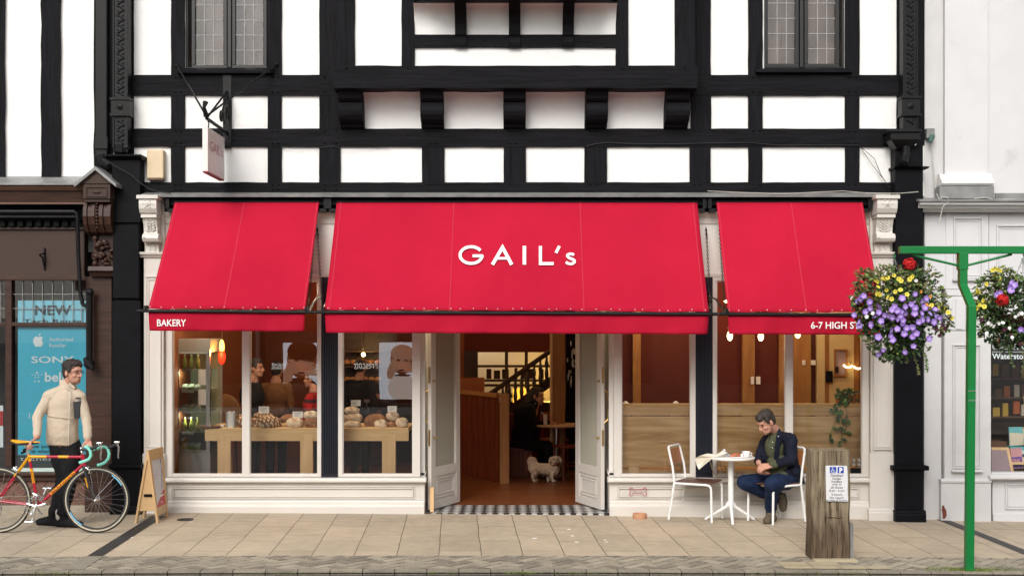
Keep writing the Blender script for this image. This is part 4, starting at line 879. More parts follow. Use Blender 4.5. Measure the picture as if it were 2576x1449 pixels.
mb.add([P(96, 859, Y)] + [P(x, y, Y) for x, y in ap], [(0, i + 1, (i + 1) % len(ap) + 1) for i in range(len(ap))]); mb.add([P(97, 845, Y), P(98, 841, Y), P(102.5, 838.5, Y), P(101.5, 842.5, Y)], [(0, 1, 2, 3)])
for x, y, r in [(93, 937, 2.6), (81, 942, 1.5), (105, 942, 1.5), (89, 943, 1.6), (96.5, 943, 1.6), (89, 949, 1.6), (96.5, 949, 1.6), (88, 959, 2), (98, 959, 2), (88, 953, 0)]:
    if r: mb.lathe([(r * k_, 0), (r * k_, .001)], P(x, y, Y), 10, axis='y')
mb.build('lettering', 'pwhite', t_)
mb = MB(); ptext(mb, 'Now available', 66, 1117, 1127, 92, Y, .015); ptext(mb, 'at whsmith', 78, 1130, 1139, 70, Y, .015); mb.build('small_lettering', 'ink', t_)
t_ = poster(45, 1145, 216, 1176, PY, 'slate', 'dark grey strip poster with white lettering below the teal poster'); ptext(MB(), 'techexpress', 51, 1149, 1161, 150, Y - .0, -.01).build('lettering', 'pwhite', t_)
t_ = poster(45, 756, 216, 812, PY, 'sky', 'light blue poster reading NEW behind the leaded transom panes'); mb = MB(); ptext(mb, 'NEW', 88, 768, 793, 92, Y, .03); ptext(mb, 'Tech Range', 59, 803, 816, 148, Y, .02); mb.build('lettering', 'ink', t_)
M['redbox'] = flat('red_goods', (.4, .03, .03), .5)
t_ = poster(-30, 1020, 8, 1125, .3, 'pwhite', 'white and red display card in the far left window', th=.02); MB().pb(-29, 1034, 8, 1070, .29, .3).build('red_band', 'redbox', t_)
MB().prism([(XN - .1, -.5, 7.2), (XN - .1, 7.5, 7.2), (XN - .1, 3.5, 10)], (PX(268, 0) - XN, 0, 0)).build('roof', 'tile', L)

# ================================================================ RIGHT NEIGHBOUR
Rb = thing('neighbouring_building', 'white rendered building on the right with panelled white shopfront and grey plinth', 'building', (PX(2500, 0), 0, 0))
XE = 9.5; M['rwhite'] = mk('off_white_painted_wood', (.60, .595, .60), .5, .04, 2, .15, 12, col2=(.47, .46, .45), thr=.64)
M['dirtywhite'] = mk('stained_white_wall', (.56, .55, .545), .8, .06, 3, .3, 8, col2=(.38, .36, .33), thr=.655)
MB().box(PX(2375, 0), XE, 0, 7, PZ(503, 0), 7.4).build('wall', 'plaster2', Rb)
MB().box(PX(2326, 0), PX(2375, 0) - .001, .03, 7, PZ(503, 0), 7.4).box(PX(2325, 0), PX(2368, 0), .0, .2, -.1, PZ(535, 0)).build('wall_strip', 'dirtywhite', Rb)
mb = MB(); mb.pb(2377, -140, 2486, 439, -.035, -.001); mb.build('pilaster', 'plaster2', Rb, bevel=.003)
mb = MB(); a, b = PX(2366, -.1), PX(2497, -.1); zt_, zb = PZ(438, -.1), PZ(467, -.1)
mb.prof(a, b, [(0, zb), (-.13, zb), (-.15, zb + .02), (-.15, zb + .045), (-.11, zb + .06), (-.10, zb + .085), (-.08, zb + .095), (-.075, zt_), (0, zt_)]); mb.build('pilaster_base', 'plaster', Rb, smooth='auto')
MB().pb(2364, 468, 2501, 500, -.17, 0).build('plinth', 'lead', Rb, bevel=.004); MB().box(PX(2502, 0), XE, -.03, -.001, PZ(500, 0), PZ(487, 0)).build('flashing', 'lead', Rb)
a = PX(2311, -.25)
MB().prof(a, XE, [(.0, PZ(498, 0)), (-.27, PZ(503, -.27)), (-.27, PZ(507, -.27)), (0, PZ(507, -.0))]).build('lead_roof', 'lead', Rb)
MB().prof(a + .02, XE, [(0, PZ(507, 0) - .001), (-.25, PZ(508, -.25)), (-.24, PZ(515, -.24)), (-.20, PZ(517, -.2)), (-.19, PZ(523, -.19)), (-.14, PZ(526, -.14)), (-.11, PZ(534, -.11)), (0, PZ(534, -.0))]).build('cornice', 'rwhite', Rb)
def panel(mb, px0, py0, px1, py1, Y, w=5):
    k = (Y - CY) / F; mb.ring(PX(px0, Y), PX(px1, Y), PZ(py1, Y), PZ(py0, Y), w * k * .55, Y - .02, Y); mb.ring(PX(px0 + w, Y), PX(px1 - w, Y), PZ(py1 - w, Y), PZ(py0 + w, Y), w * k * .5, Y - .009, Y)
mb = MB(); y = -.03
mb.pb(2326, 535, 2379, 727, y + .01, .1); mb.pb(2379.5, 535, 2487, 727, y, .1); mb.pb(2488, 535, 2900, 832, y + .012, .1)
panel(mb, 2398, 548, 2471, 700, y, 6); mb.prof(PX(2395, y), PX(2474, y), [(y, PZ(708, y)), (y - .04, PZ(707, y)), (y - .045, PZ(703, y)), (y, PZ(700, y))]); panel(mb, 2506, 566, 2800, 790, y + .012, 7)
mb.pb(2379, 728, 2487, 744, y - .008, .1); mb.pb(2379, 745, 2487, 831, y, .1)
for px in (2384, 2405, 2429, 2453): mb.pb(px, 752, px + (17 if px > 2390 else 12), 828, y - .014, y)
mb.build('fascia', 'rwhite', Rb, bevel=.002)
mb = MB(); y = -.045; mb.pb(2376, 832.5, 2493, 1207, y, .1); panel(mb, 2396, 866, 2466, 1178, y, 6); mb.prof(PX(2392, y), PX(2470, y), [(y, PZ(1187, y)), (y - .05, PZ(1186, y)), (y - .05, PZ(1182, y)), (y, PZ(1179, y))])
zb = -.09; mb.box(PX(2368, -.08), PX(2494, -.08), -.075, .1, zb, PZ(1207, -.07)); mb.prof(PX(2367, -.08), PX(2495, -.08), [(0, PZ(1214, -.09)), (-.088, PZ(1214, -.09)), (-.09, PZ(1209, -.09)), (-.07, PZ(1204, -.09)), (0, PZ(1204, 0))]); mb.build('pilaster', 'dirtywhite', Rb, bevel=.003)
M['rust'] = mk('flaking_rust_brown', (.14, .035, .018), .8, .4, 12, .5, 50)
mb = MB(); rg = random.Random(11); pts = [(2369 + 6 + rg.uniform(4, 8) * math.cos(k * .52), 1288 + rg.uniform(11, 21) * math.sin(k * .52)) for k in range(12)]
pts = [(min(2383, max(2368, x)), y) for x, y in pts]; mb.prism([P(x, y, -.079) for x, y in pts], (0, .003, 0)); mb.build('rust_patch', 'rust', Rb)
f = MB(); y = -.03; f.pb(2494, 832.5, 2900, 856, y, .1); f.pb(2494, 1188, 2900, 1193, y, .1); f.prof(PX(2490, -.1), XE, [(.1, PZ(1193.5, 0)), (-.10, PZ(1194, -.1)), (-.12, PZ(1198, -.1)), (-.12, PZ(1204, -.1)), (-.06, PZ(1208, -.06)), (.1, PZ(1208, 0))])
f.pb(2850, 856, 2900, 1188, y, .1); fw = f.build('shop_window', 'rwhite', Rb, bevel=.003)
MB().add([P(2494, 1188, .03), P(2850, 1188, .03), P(2850, 856, .03), P(2494, 856, .03)], [(0, 1, 2, 3)]).build('pane', 'glass', fw)
mb = MB(); mb.box(PX(2495, 0), XE, -.02, .1, -.1, PZ(1208, 0)); panel(mb, 2528, 1216, 2700, 1280, -.02, 6); mb.box(PX(2495, 0), XE, -.04, -.02, -.1, PZ(1291, 0)); mb.build('stall_riser', 'rwhite', Rb, bevel=.002)
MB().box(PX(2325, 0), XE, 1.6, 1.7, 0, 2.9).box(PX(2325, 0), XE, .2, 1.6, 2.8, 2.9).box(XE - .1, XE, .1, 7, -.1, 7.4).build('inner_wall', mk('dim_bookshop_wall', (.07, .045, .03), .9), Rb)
M['cable2'] = M['wcable']
mb = MB(); mb.tube([P(*q, -.04) for q in [(2345, 362), (2346, 400), (2350, 440), (2352, 470), (2358, 490), (2366, 505), (2380, 503)]], .006, 6); mb.tube([P(*q, -.2) for q in [(2356, 488), (2362, 500), (2378, 508), (2390, 505), (2384, 497), (2370, 496), (2366, 505), (2386, 509), (2420, 506), (2450, 507), (2452, 500), (2480, 497), (2500, 503), (2540, 502), (2590, 505)]], .0055, 6); mb.tube([P(*q, -.28) for q in [(2386, 508), (2372, 520), (2366, 545), (2363, 562)]], .0045, 6)
tag(mb.build('cable', 'wcable'), 'dirty white cable looped along the cornice of the white building', 'cable')
t_ = thing('socket_box', 'small grey weatherproof socket box with green plug on the white wall', 'socket', P(2339, 350, 0)); MB().pb(2331, 323, 2352, 348, -.05, .029).build('case', 'lead', t_, bevel=.006); M['grn'] = flat('dull_green_plug', (.05, .12, .10), .5); MB().cap(P(2345, 344, -.06), P(2340, 356, -.07), .03, .022).build('plug', 'grn', t_)
MB().prism([(PX(2326, 0), -.5, 7.4), (PX(2326, 0), 7.5, 7.4), (PX(2326, 0), 3.5, 10)], (XE - PX(2326, 0), 0, 0)).build('roof', 'tile', Rb)

# ---- bookshop window display
M['bk'] = [flat('book_%s' % n, c) for n, c in (('teal', (.12, .42, .45)), ('cream', (.66, .58, .45)), ('pink', (.60, .30, .32)), ('navy', (.05, .06, .12)), ('white', (.70, .70, .68)), ('yellow', (.60, .38, .05)), ('orange', (.50, .12, .03)), ('violet', (.12, .06, .35)), ('green', (.06, .09, .05)), ('mauve', (.34, .25, .27)), ('brown', (.13, .06, .03)))]
def bkm(i): return M['bk'][i]
def block(name, label, cat, parts, origin, group=None):
    t_ = thing(name, label, cat, origin, group)
    for nm, mb, mt in parts: mb.build(nm, mt, t_)
    return t_
def quadp(pts, Y0, th): m_ = MB(); m_.prism([P(x, y, Y0) for x, y in pts], (0, th, 0)); return m_
kx = 2494
block('book', 'upright paperback with teal and cream cover on top of a pile in the bookshop window', 'book', [('cover', quadp([(2540, 1122), (2577, 1119), (2572, 1074), (2538, 1074)], .30, .02), bkm(0)), ('cover_art', quadp([(2540.5, 1121), (2576, 1118.5), (2573.5, 1090), (2539, 1088)], .297, .002), bkm(1))], P(2558, 1121, .3))
for i, (y0, y1, c, lb) in enumerate([(1123, 1132, 0, 'teal book, top of the pile in the bookshop window'), (1132, 1142, 4, 'white book, second in the pile in the bookshop window'), (1142, 1149, 3, 'thin dark navy book, third down the pile in the bookshop window'), (1149, 1160, 1, 'cream book at the bottom of the pile in the bookshop window')]):
    block('book', lb, 'book', [('cover', MB().pb(2542 + i % 2, y0 + .6, 2581, y1, .25, .42), bkm(c))], P(2560, y1, .3))
block('book', 'large dark green hardback lettered LIVING ON EARTH on the bookshop shelf', 'book', [('cover', quadp([(2583, 1162), (2640, 1164), (2640, 1104), (2582, 1104)], .22, .03), bkm(8)), ('cover_edge', MB().pring(2582, 1104, 2640, 1163, 3, .215, .22), bkm(1)), ('lettering', ptext(ptext(ptext(MB(), 'LIVING', 2587, 1124, 1134, 38, .212), 'ON', 2587, 1136, 1145, 12, .212), 'EARTH', 2587, 1147, 1156, 34, .212), bkm(1))], P(2610, 1163, .25))
block('picture_frame', 'tilted wooden frame with a sailing boat print in the bookshop window', 'picture frame', [('frame', quadp([(2575, 997), (2650, 997), (2650, 1076), (2590, 1076)], .3, .03), M['oak_v']), ('print', quadp([(2583, 1005), (2650, 1005), (2650, 1068), (2596, 1068)], .296, .003), bkm(1)), ('boat', quadp([(2594, 1032), (2601, 1046), (2640, 1046), (2640, 1030), (2604, 1033)], .292, .003), bkm(6)), ('sail', quadp([(2596, 1021), (2640, 1018), (2640, 1029), (2600, 1031)], .292, .003), bkm(0))], P(2620, 1076, .3))
block('picture_frame', 'leaning wooden frame with mauve poster at the foot of the bookshop window', 'picture frame', [('frame', quadp([(2494, 1186), (2551, 1187), (2538, 1125), (2494, 1125)], .12, .03), M['oak_v']), ('print', quadp([(2494, 1186), (2544, 1186), (2532, 1132), (2494, 1131)], .115, .003), bkm(9))], P(2520, 1187, .12))
block('book', 'upright pink and violet paperback lettered in red beside the mauve framed poster', 'book', [('cover', quadp([(2548, 1178), (2575, 1177), (2569, 1126), (2541, 1128)], .2, .02), bkm(2)), ('panel', quadp([(2546, 1176), (2573, 1175), (2569.5, 1148), (2543, 1150)], .197, .002), bkm(7)), ('lettering', ptext(ptext(MB(), 'PINK', 2547, 1153, 1161, 21, .193, .03), 'CITY', 2548, 1164, 1172, 20, .193, .03), bkm(2))], P(2560, 1178, .2))
block('shelf', 'pale wooden display shelf with raised boxes inside the bookshop window', 'shelf', [('board', MB().pb(2494, 1162, 2850, 1168, .15, .6), M['oak_light']), ('riser_box', MB().pb(2494, 1110, 2532, 1162, .35, .6), bkm(10)), ('riser_box', MB().pb(2572, 1078, 2850, 1103, .33, .6), M['oak_v'])], P(2600, 1180, .3))
rg = random.Random(4)
for i in range(14):
    x = 2500 + (i % 5) * 24 + rg.uniform(-4, 4); y = 930 + (i // 5) * 48 + rg.uniform(-6, 6); c = rg.choice([5, 6, 10, 5, 1, 8]); nm = {5: 'yellow', 6: 'orange', 10: 'brown', 1: 'cream', 8: 'dark green'}[c]
    hh = rg.uniform(24, 36); block('book', '%s book at the back of the bookshop window, %s in the %s row' % (nm, ['first', 'second', 'third', 'fourth', 'fifth'][i % 5], ['top', 'middle', 'lower'][i // 5]), 'book', [('cover', MB().pb(x, y - hh + 20, x + rg.uniform(13, 20), y + 20, 1.0, 1.03), bkm(c))], P(x, y + 20, 1.0), 'books at the back of the bookshop window')
for r_ in range(3): block('shelf', '%s dark shelf of books at the back of the bookshop window' % ['top', 'middle', 'lower'][r_], 'shelf', [('board', MB().pb(2480, 951 + r_ * 48, 2850, 955 + r_ * 48, .95, 1.3), bkm(10))], P(2600, 955 + r_ * 48, 1))
t_ = poster(2495, 858, 2850, 892, .05, 'darkroom', 'black collection notice lettered in white across the top of the bookshop window', 'window_notice', 'notice')
mb = MB(); ptext(mb, 'Click & Collect', 2496, 864, 879, 140, .045, .012); mb.pb(2496, 884.5, 2700, 885.5, .043, .045); t2 = mb.build('lettering', 'pwhite', t_)
t_ = thing('window_lettering', 'white bookseller name lettered on the bookshop glass under the black notice', 'lettering', P(2600, 902, .02)); mb = MB(); ptext(mb, 'Waterstones', 2496, 889, 903, 105, .02, .012); mb.build('lettering', 'pwhite', t_)
# ================================================================ INSIDE THE BAKERY
M['globe'] = emit('glowing_opal_globe', (1, .74, .36), 7)
M['glow'] = emit('amber_lamp_glass', (1, .45, .08), 5)
def lamp(loc, en, col=(1, .62, .28), r=.05):
    l = bpy.data.lights.new('lamp_or_fill_light', 'POINT'); l.energy = en; l.color = col; l.shadow_soft_size = r; o = bpy.data.objects.new('lamp_or_fill_light', l); COL.objects.link(o); o.location = loc; return o
gl = None
for px, py, Y, r, lb in [(1836, 845, .14, .040, 'glowing opal globe pendant nearest the fluted pilaster in the right window'), (1914, 846, .14, .040, 'glowing opal globe pendant in the middle of three in the right window'), (2007, 838, .14, .043, 'glowing opal globe pendant nearest the trailing plant in the right window')]:
    p = P(px, py, Y); t_ = thing('pendant_lamp', lb, 'pendant lamp', p, 'opal globe pendants in the right window')
    MB().ell(p, (r * .78, r * .78, r * 1.35), None, 16, 12).build('globe', 'globe', t_, smooth=True); MB().cap(p + Vector((0, 0, r * 1.5)), (p.x, p.y, 2.92), .004).lathe([(.02, 0), (.024, .05), (.006, .06)], p + Vector((0, 0, r * 1.2)), 12).build('cord', 'brass', t_)
    lamp(p, 6.5, (1, .72, .42), .04)
M['dl'] = emit('added_downlight_lens', (1, .72, .38), 5)  # the downlights below are unseen, added to brighten the window displays
for px, lb in ((487, 'added fill downlight at the chiller end of the left window head'), (575, 'added fill downlight left of the mullion in the left window head'), (668, 'added fill downlight right of the mullion in the left window head'), (760, 'added fill downlight beside the navy pilaster in the left window head'), (905, 'added fill downlight at the left of the short table window head'), (990, 'added fill downlight at the right of the short table window head'), (1610, 'added fill downlight left in the window beside the doors'), (1695, 'added fill downlight right in the window beside the doors'), (2085, 'added fill downlight above the trailing plant in the right window head')):
    q = Vector((PX(px, .14), .14, 2.52)); t_ = thing('ceiling_lamp', lb, 'ceiling lamp', q, 'added fill downlights in the window heads'); MB().lathe([(.03, 0), (.045, .01), (.045, .07), (.02, .09)], q, 14).build('shade', 'brass', t_); MB().lathe([(.03, -.004), (.001, -.006)], q, 12).build('lens', 'dl', t_); MB().cap(q + Vector((0, .0, .08)), q + Vector((0, .1, .2)), .008).build('stem', 'brass', t_)
    l = lamp(q - Vector((0, 0, .03)), 13 if px > 1288 else 10, (1, .78, .52), .04)
p = P(1833, 758, 1.1); t_ = thing('ceiling_lamp', 'flat yellow ceiling lamp glimpsed between the central and right awnings', 'ceiling lamp', p); MB().ell(p, (.06, .06, .02)).build('shade', 'globe', t_); MB().cap(p, (p.x, p.y, 2.94), .004).build('cord', 'brass', t_)
for i, (px, py, Y) in enumerate([(2134, 916, 1.36), (2159, 919, 1.36)]):
    p = P(px, py, Y); t_ = thing('wall_lamp', ['left', 'right'][i] + ' of two small curved amber wall lamps beyond the trailing plant', 'wall lamp', p, 'amber wall lamps'); mb = MB()
    mb.tube([p + Vector((.055 * math.cos(a_), 0, .04 * math.sin(a_))) for a_ in [R(190 + 16 * k) for k in range(10)]], .010, 8); mb.build('glow_tube', 'globe', t_); MB().cap(p + Vector((.05, 0, 0)), p + Vector((.05, .1, .02)), .006).build('arm', 'brass', t_)
lamp((2.0, .95, 2.6), 14, (1, .66, .34)); lamp((3.4, .95, 2.6), 14, (1, .7, .4)); lamp((2.0, 3.2, 2.7), 20); lamp((-2.3, 3.4, 2.7), 13); lamp((.2, 4.2, 2.6), 9, (1, .5, .2)); lamp((-.6, 6.3, 2.6), 60, (1, .78, .42)); lamp((.6, 6.2, 1.2), 14, (1, .55, .1)); lamp((-3.0, 1.6, 2.7), 10, (1, .8, .55))  # unseen fill lights added to brighten the rooms
# --- left window: chiller, table of loaves
M['chillglass'] = glassmat('chiller_glass', (.80, .86, .80), 2.0); M['chiller'] = flat('grey_chiller_body', (.36, .35, .33), .4, .3); M['chillin'] = mk('pale_green_lit_chiller_inside', (.30, .33, .24), .6); M['tube'] = emit('chiller_strip_light', (.85, 1, .75), 2.2)
M['juice'] = flat('yellow_green_juice', (.42, .40, .09), .3); M['saladm'] = mk('green_salad', (.24, .32, .07), .6, .5, 30, .5, 40); M['film'] = flat('clear_wrapped_food', (.60, .62, .52), .15)
Y = .62; x0, x1 = PX(441, Y), PX(529, Y); zt_, zb = PZ(852, Y), 0
t_ = thing('drinks_chiller', 'tall upright chiller cabinet with bottles and wrapped salads at the left window', 'chiller', ((x0 + x1) / 2, Y + .3, FZ))
mb = MB(); mb.box(x0, x1, Y, Y + .62, FZ, PZ(1137, Y)); mb.box(x0, x1, Y, Y + .62, PZ(886, Y), zt_); mb.box(x0, x1, Y + .56, Y + .62, PZ(1137, Y), PZ(886, Y)); mb.box(x0, x0 + .02, Y, Y + .56, PZ(1137, Y), PZ(886, Y)); mb.build('cabinet', 'chiller', t_, bevel=.005)
MB().ring(x0 + .03, x1 - .03, PZ(1136, Y), PZ(887, Y), .015, Y - .015, Y).box(x1 - .03, x1, Y - .02, Y + .02, PZ(1136, Y), PZ(880, Y)).build('door_frame', 'steel', t_)
MB().add([(x0 + .03, Y - .005, PZ(1136, Y)), (x1 - .03, Y - .005, PZ(1136, Y)), (x1 - .03, Y - .005, PZ(887, Y)), (x0 + .03, Y - .005, PZ(887, Y))], [(0, 1, 2, 3)]).build('pane', 'chillglass', t_)
lamp((x0 + .12, Y + .09, PZ(940, Y)), 1.5, (.9, 1, .75), .03); lamp((x0 + .12, Y + .09, PZ(1045, Y)), 1.2, (.9, 1, .75), .03)
MB().box(x0 + .03, x1 - .03, Y + .54, Y + .555, PZ(1130, Y), PZ(890, Y)).build('lining', 'chillin', t_)
MB().box(x0 + .04, x1 - .04, Y + .02, Y + .05, PZ(890, Y), PZ(887, Y)).build('strip_light', 'tube', t_)
sh = MB(); lb_ = MB()
for py in (928, 982, 1034, 1087, 1132):
    sh.box(x0 + .03, x1 - .03, Y + .06, Y + .5, PZ(py, Y) - .008, PZ(py, Y)); lb_.box(x0 + .06, x0 + .20, Y + .045, Y + .055, PZ(py, Y) - .028, PZ(py, Y) + .004)
sh.build('shelf', 'steel', t_); lb_.build('price_strip', 'letter', t_)
MB().box(x1 - .135, x1 - .02, Y - .012, Y - .009, PZ(968, Y), PZ(929, Y)).build('notice', 'cream', t_); MB().box(x1 - .135, x1 - .02, Y - .012, Y - .009, PZ(1018, Y), PZ(979, Y)).build('notice', 'cream', t_)
rg = random.Random(8)
def bottle(x, z, Y_, col, h=.15, r=.026): mb = MB(); mb.lathe([(r, 0), (r, h * .62), (r * .45, h * .8), (r * .45, h)], (x, Y_, z), 10); return mb
kinds = [(928, 'juice', 'bottle', 'bottle'), (982, 'film', 'wrapped sandwich', 'box'), (1034, 'film', 'salad', 'box'), (1087, 'juice', 'bottle', 'bottle'), (1132, 'saladm', 'salad', 'box')]
for r_, (py, mt, nm, kd) in enumerate(kinds):
    for i in range(3):
        x = x0 + .08 + i * .075; z = PZ(py, Y) + .001; row = ['top', 'second', 'third', 'fourth', 'lowest'][r_]; pos = ['left', 'middle', 'right'][i]
        if kd == 'bottle':
            t2 = thing('juice_bottle', 'yellow green juice bottle, %s one on the %s shelf of the chiller' % (pos, row), 'bottle', (x, Y + .12, z), 'juice bottles in the chiller'); bottle(x, z, Y + .12, None).build('body', mt, t2, smooth=True); MB().lathe([(.013, .15), (.013, .165)], (x, Y + .12, z), 8).build('cap', 'letter', t2)
        else:
            t2 = thing('salad_box', 'clear topped food box, %s one on the %s shelf of the chiller' % (pos, row), 'food box', (x, Y + .12, z), 'food boxes in the chiller'); MB().box(x - .034, x + .034, Y + .08, Y + .16, z, z + .035).build('box', 'saladm' if r_ > 2 or i == 1 else 'film', t2, bevel=.004); MB().prism([(x - .034, Y + .08, z + .036), (x + .034, Y + .08, z + .036), (x + .03, Y + .15, z + .075), (x - .03, Y + .15, z + .065)], (0, .01, .0)).build('lid', 'film', t2)
p = P(558, 885, .9); t_ = thing('glowing_lamp', 'red and amber glass lamp glowing beside the chiller', 'lamp', p); MB().ell(p + Vector((0, 0, .06)), (.03, .03, .085)).build('flame_glass', 'glow', t_, smooth=True); M['redglow'] = emit('red_lamp_glass', (.8, .03, .01), 1.5); MB().ell(p - Vector((0, 0, .06)), (.045, .045, .09)).build('base_glass', 'redglow', t_, smooth=True)
MB().cap(p + Vector((0, 0, .14)), (p.x, p.y, 2.94), .004).build('cord', 'brass', t_); lamp(p + Vector((0, -.12, 0)), 3, (1, .4, .1))
Y = .35
def bench(px0, px1, legs, lb, apron=(1077, 1109)):
    z1 = PZ(1076, Y); t_ = thing('display_table', lb, 'table', ((PX(px0, Y) + PX(px1, Y)) / 2, Y, FZ)); MB().pb(px0, apron[0], px1, apron[1], Y, Y + .05).box(PX(px0, Y), PX(px1, Y), Y + .05, Y + .75, z1 - .05, z1).build('top', 'oak_light', t_, bevel=.004)
    for a, b in legs: MB().box(PX(a, Y), PX(b, Y), Y - .004, Y + .10, FZ, PZ(apron[0] + 16, Y)).build('leg', 'oak_v', t_, bevel=.003)
    return z1
zt1 = bench(515, 812, ((547, 580), (755, 787)), 'long pale oak bread table behind the left shop window'); bench(850, 1028, ((961, 995),), 'short pale oak bread table behind the window beside the doors')
# loaves
def crust(name, dark, flour, sc, thr, stripe=False):
    m, t, b = newmat(name); co = coords(t); n = N(t, 'ShaderNodeTexNoise', Scale=sc, Detail=4.0, Distortion=1.0); t.links.new(co, n.inputs['Vector']); src = n.outputs[0]
    if stripe:
        wv = N(t, 'ShaderNodeTexWave', Scale=9.0, Distortion=3.0); wv.bands_direction = 'DIAGONAL'; wv.inputs['Detail'].default_value = 2; t.links.new(co, wv.inputs['Vector']); src = wv.outputs[0]
    cr = N(t, 'ShaderNodeValToRGB'); cr.color_ramp.elements[0].position = thr - .08; cr.color_ramp.elements[1].position = thr + .08; cr.color_ramp.elements[0].color = c4(dark); cr.color_ramp.elements[1].color = c4(flour); t.links.new(src, cr.inputs[0]); t.links.new(cr.outputs[0], b.inputs['Base Color'])
    b.inputs['Roughness'].default_value = .85; bp = N(t, 'ShaderNodeBump', Strength=.6, Distance=.02); t.links.new(src, bp.inputs['Height']); t.links.new(bp.outputs[0], b.inputs['Normal']); return m
M['loaf_stripe'] = crust('scored_floured_crust', (.26, .125, .055), (.70, .56, .40), 9, .42, True); M['loaf_flour'] = crust('floury_crust', (.42, .25, .14), (.74, .62, .47), 5, .46); M['loaf_dark'] = crust('dark_baked_crust', (.22, .095, .042), (.48, .30, .17), 5, .58); M['loaf_crack'] = crust('cracked_flour_crust', (.34, .19, .10), (.74, .62, .46), 8, .44)
def loaf(px, py, w, h, mt, lb, dY=.12, rz=0):
    Yc = Y + dY; k = (Yc - CY) / F; c = P(px, py, Yc); t_ = thing('bread_loaf', lb, 'loaf of bread', c, 'loaves of bread on the window tables')
    mb = MB(); rt = Matrix.Rotation(rz, 3, 'Y'); h *= 1.12; mb.ell(c, (w * k / 2, w * k * .42, h * k / 2), rt, 20, 12)
    zmin = c.z - h * k / 2 * .82
    for i, v in enumerate(mb.v):
        if v.z < zmin: mb.v[i] = Vector((v.x, v.y, zmin))
    o = mb.build('crust', mt, t_, smooth=True); tx = bpy.data.textures.new('crust', 'CLOUDS'); tx.noise_scale = .05; d = o.modifiers.new('d', 'DISPLACE'); d.texture = tx; d.strength = .022; d.mid_level = .5; sb = o.modifiers.new('sub', 'SUBSURF'); sb.levels = 1; sb.render_levels = 1
    # the score cuts stand out of the crust as ridges
    rd = MB()
    if mt == 'loaf_stripe':
        for q in range(5):
            a_ = -0.7 + q * .35; pts = [c + rt @ Vector((w * k / 2 * (a_ + .12 * s_) * .95, -w * k * .40 * math.sqrt(max(0, 1 - (a_ * .9) ** 2)) * math.cos(s_ * .9) , h * k / 2 * (.15 + s_ * .75))) for s_ in (-.6, -.2, .2, .6, .9)]; rd.tube(pts, [.004, .009, .010, .009, .004], 6)
        rd.build('score_ridges', 'loaf_dark', t_, smooth=True)
    return t_
for a_ in [(617, 1062, 48, 30, 'loaf_stripe', 'scored pale loaf at the left end of the bread row beside the napkin holder'), (640, 1065, 24, 26, 'loaf_stripe', 'scored pale loaf just right of the window mullion'), (612, 1050, 32, 16, 'loaf_stripe', 'small scored loaf lying on top at the left end of the row', .22),
           (673, 1062, 60, 33, 'loaf_stripe', 'broad diagonally scored loaf under the first white price card'), (662, 1047, 50, 20, 'loaf_stripe', 'scored loaf resting behind the broad scored loaf', .25), (697, 1064, 24, 26, 'loaf_stripe', 'round end of a scored loaf right of the broad scored one', .2),
           (742, 1064, 46, 26, 'loaf_flour', 'floury round loaf under the second white price card'), (733, 1053, 56, 22, 'loaf_dark', 'brown crusted loaf lying behind the second price card', .25), (783, 1064, 38, 24, 'loaf_dark', 'dark brown loaf low at the right end of the long table'), (783, 1045, 42, 22, 'loaf_crack', 'flour dusted dark loaf on top at the right end of the long table', .16),
           (887, 1068, 46, 20, 'loaf_flour', 'floury flat loaf at the bottom of the left pile on the short table'), (892, 1051, 42, 24, 'loaf_flour', 'floury loaf with curved cut in the middle of the left pile', .14), (886, 1033, 40, 20, 'loaf_crack', 'cracked floury loaf on top of the left pile of the short table', .16), (866, 1052, 22, 16, 'loaf_flour', 'pale loaf end beside the frame in the left pile', .16), (866, 1068, 20, 15, 'loaf_dark', 'brown loaf end low beside the frame in the left pile', .16),
           (945, 1060, 62, 36, 'loaf_dark', 'large round brown loaf in the middle of the short table', .28), (958, 1067, 34, 22, 'loaf_crack', 'small floury loaf before the large brown one'), (988, 1047, 36, 22, 'loaf_flour', 'white floury loaf with v shaped cut under the right price card', .2), (1011, 1063, 34, 24, 'loaf_flour', 'peaked floury loaf at the right end of the short table'), (985, 1068, 30, 16, 'loaf_dark', 'low brown loaf under the white v cut loaf', .16)]:
    loaf(*a_[:6], dY=a_[6] if len(a_) > 6 else .10)
for px0, py0, px1, py1, lb in [(651, 1022, 677, 1039, 'white price card standing over the broad scored loaf'), (736, 1035, 762, 1051, 'white price card standing over the floury round loaf'), (883, 1006, 907, 1021, 'white price card over the left pile on the short table'), (975, 1021, 998, 1036, 'white price card over the v cut loaf'), (916, 1004, 930, 1012, 'small tan card standing behind the short bread table')]:
    q = P((px0 + px1) / 2, py1, Y + .12); t_ = thing('price_card', lb, 'price card', q, 'price cards over the bread'); k_ = (Y + .12 - CY) / F
    MB().pb(px0, py0, px1, py1, Y + .12, Y + .123).build('card', 'letter' if px0 != 916 else 'brownlight', t_); mb = MB()
    for i in range(3): mb.pb(px0 + 4, py0 + 3.5 + i * 3.4, px1 - 5 - i * 3, py0 + 4.3 + i * 3.4, Y + .118, Y + .12)
    mb.build('print_lines', 'lead', t_); MB().cap(q, q - Vector((0, 0, .05)), .002).build('stem', 'steel', t_)
p = P(580, 1076, Y + .1)
t_ = thing('napkin_holder', 'upright silver napkin holder full of white bags on the bread table', 'napkin holder', p); MB().pb(568, 1037, 573, 1076, Y + .05, Y + .15).pb(588, 1037, 591, 1076, Y + .05, Y + .15).build('frame', 'steel', t_, bevel=.002); mb = MB()
for i in range(5): mb.pb(573.5 + i * 2.9, 1035 + (i * 3) % 4, 575.8 + i * 2.9, 1076, Y + .055, Y + .145)
mb.build('bags', 'letter', t_)
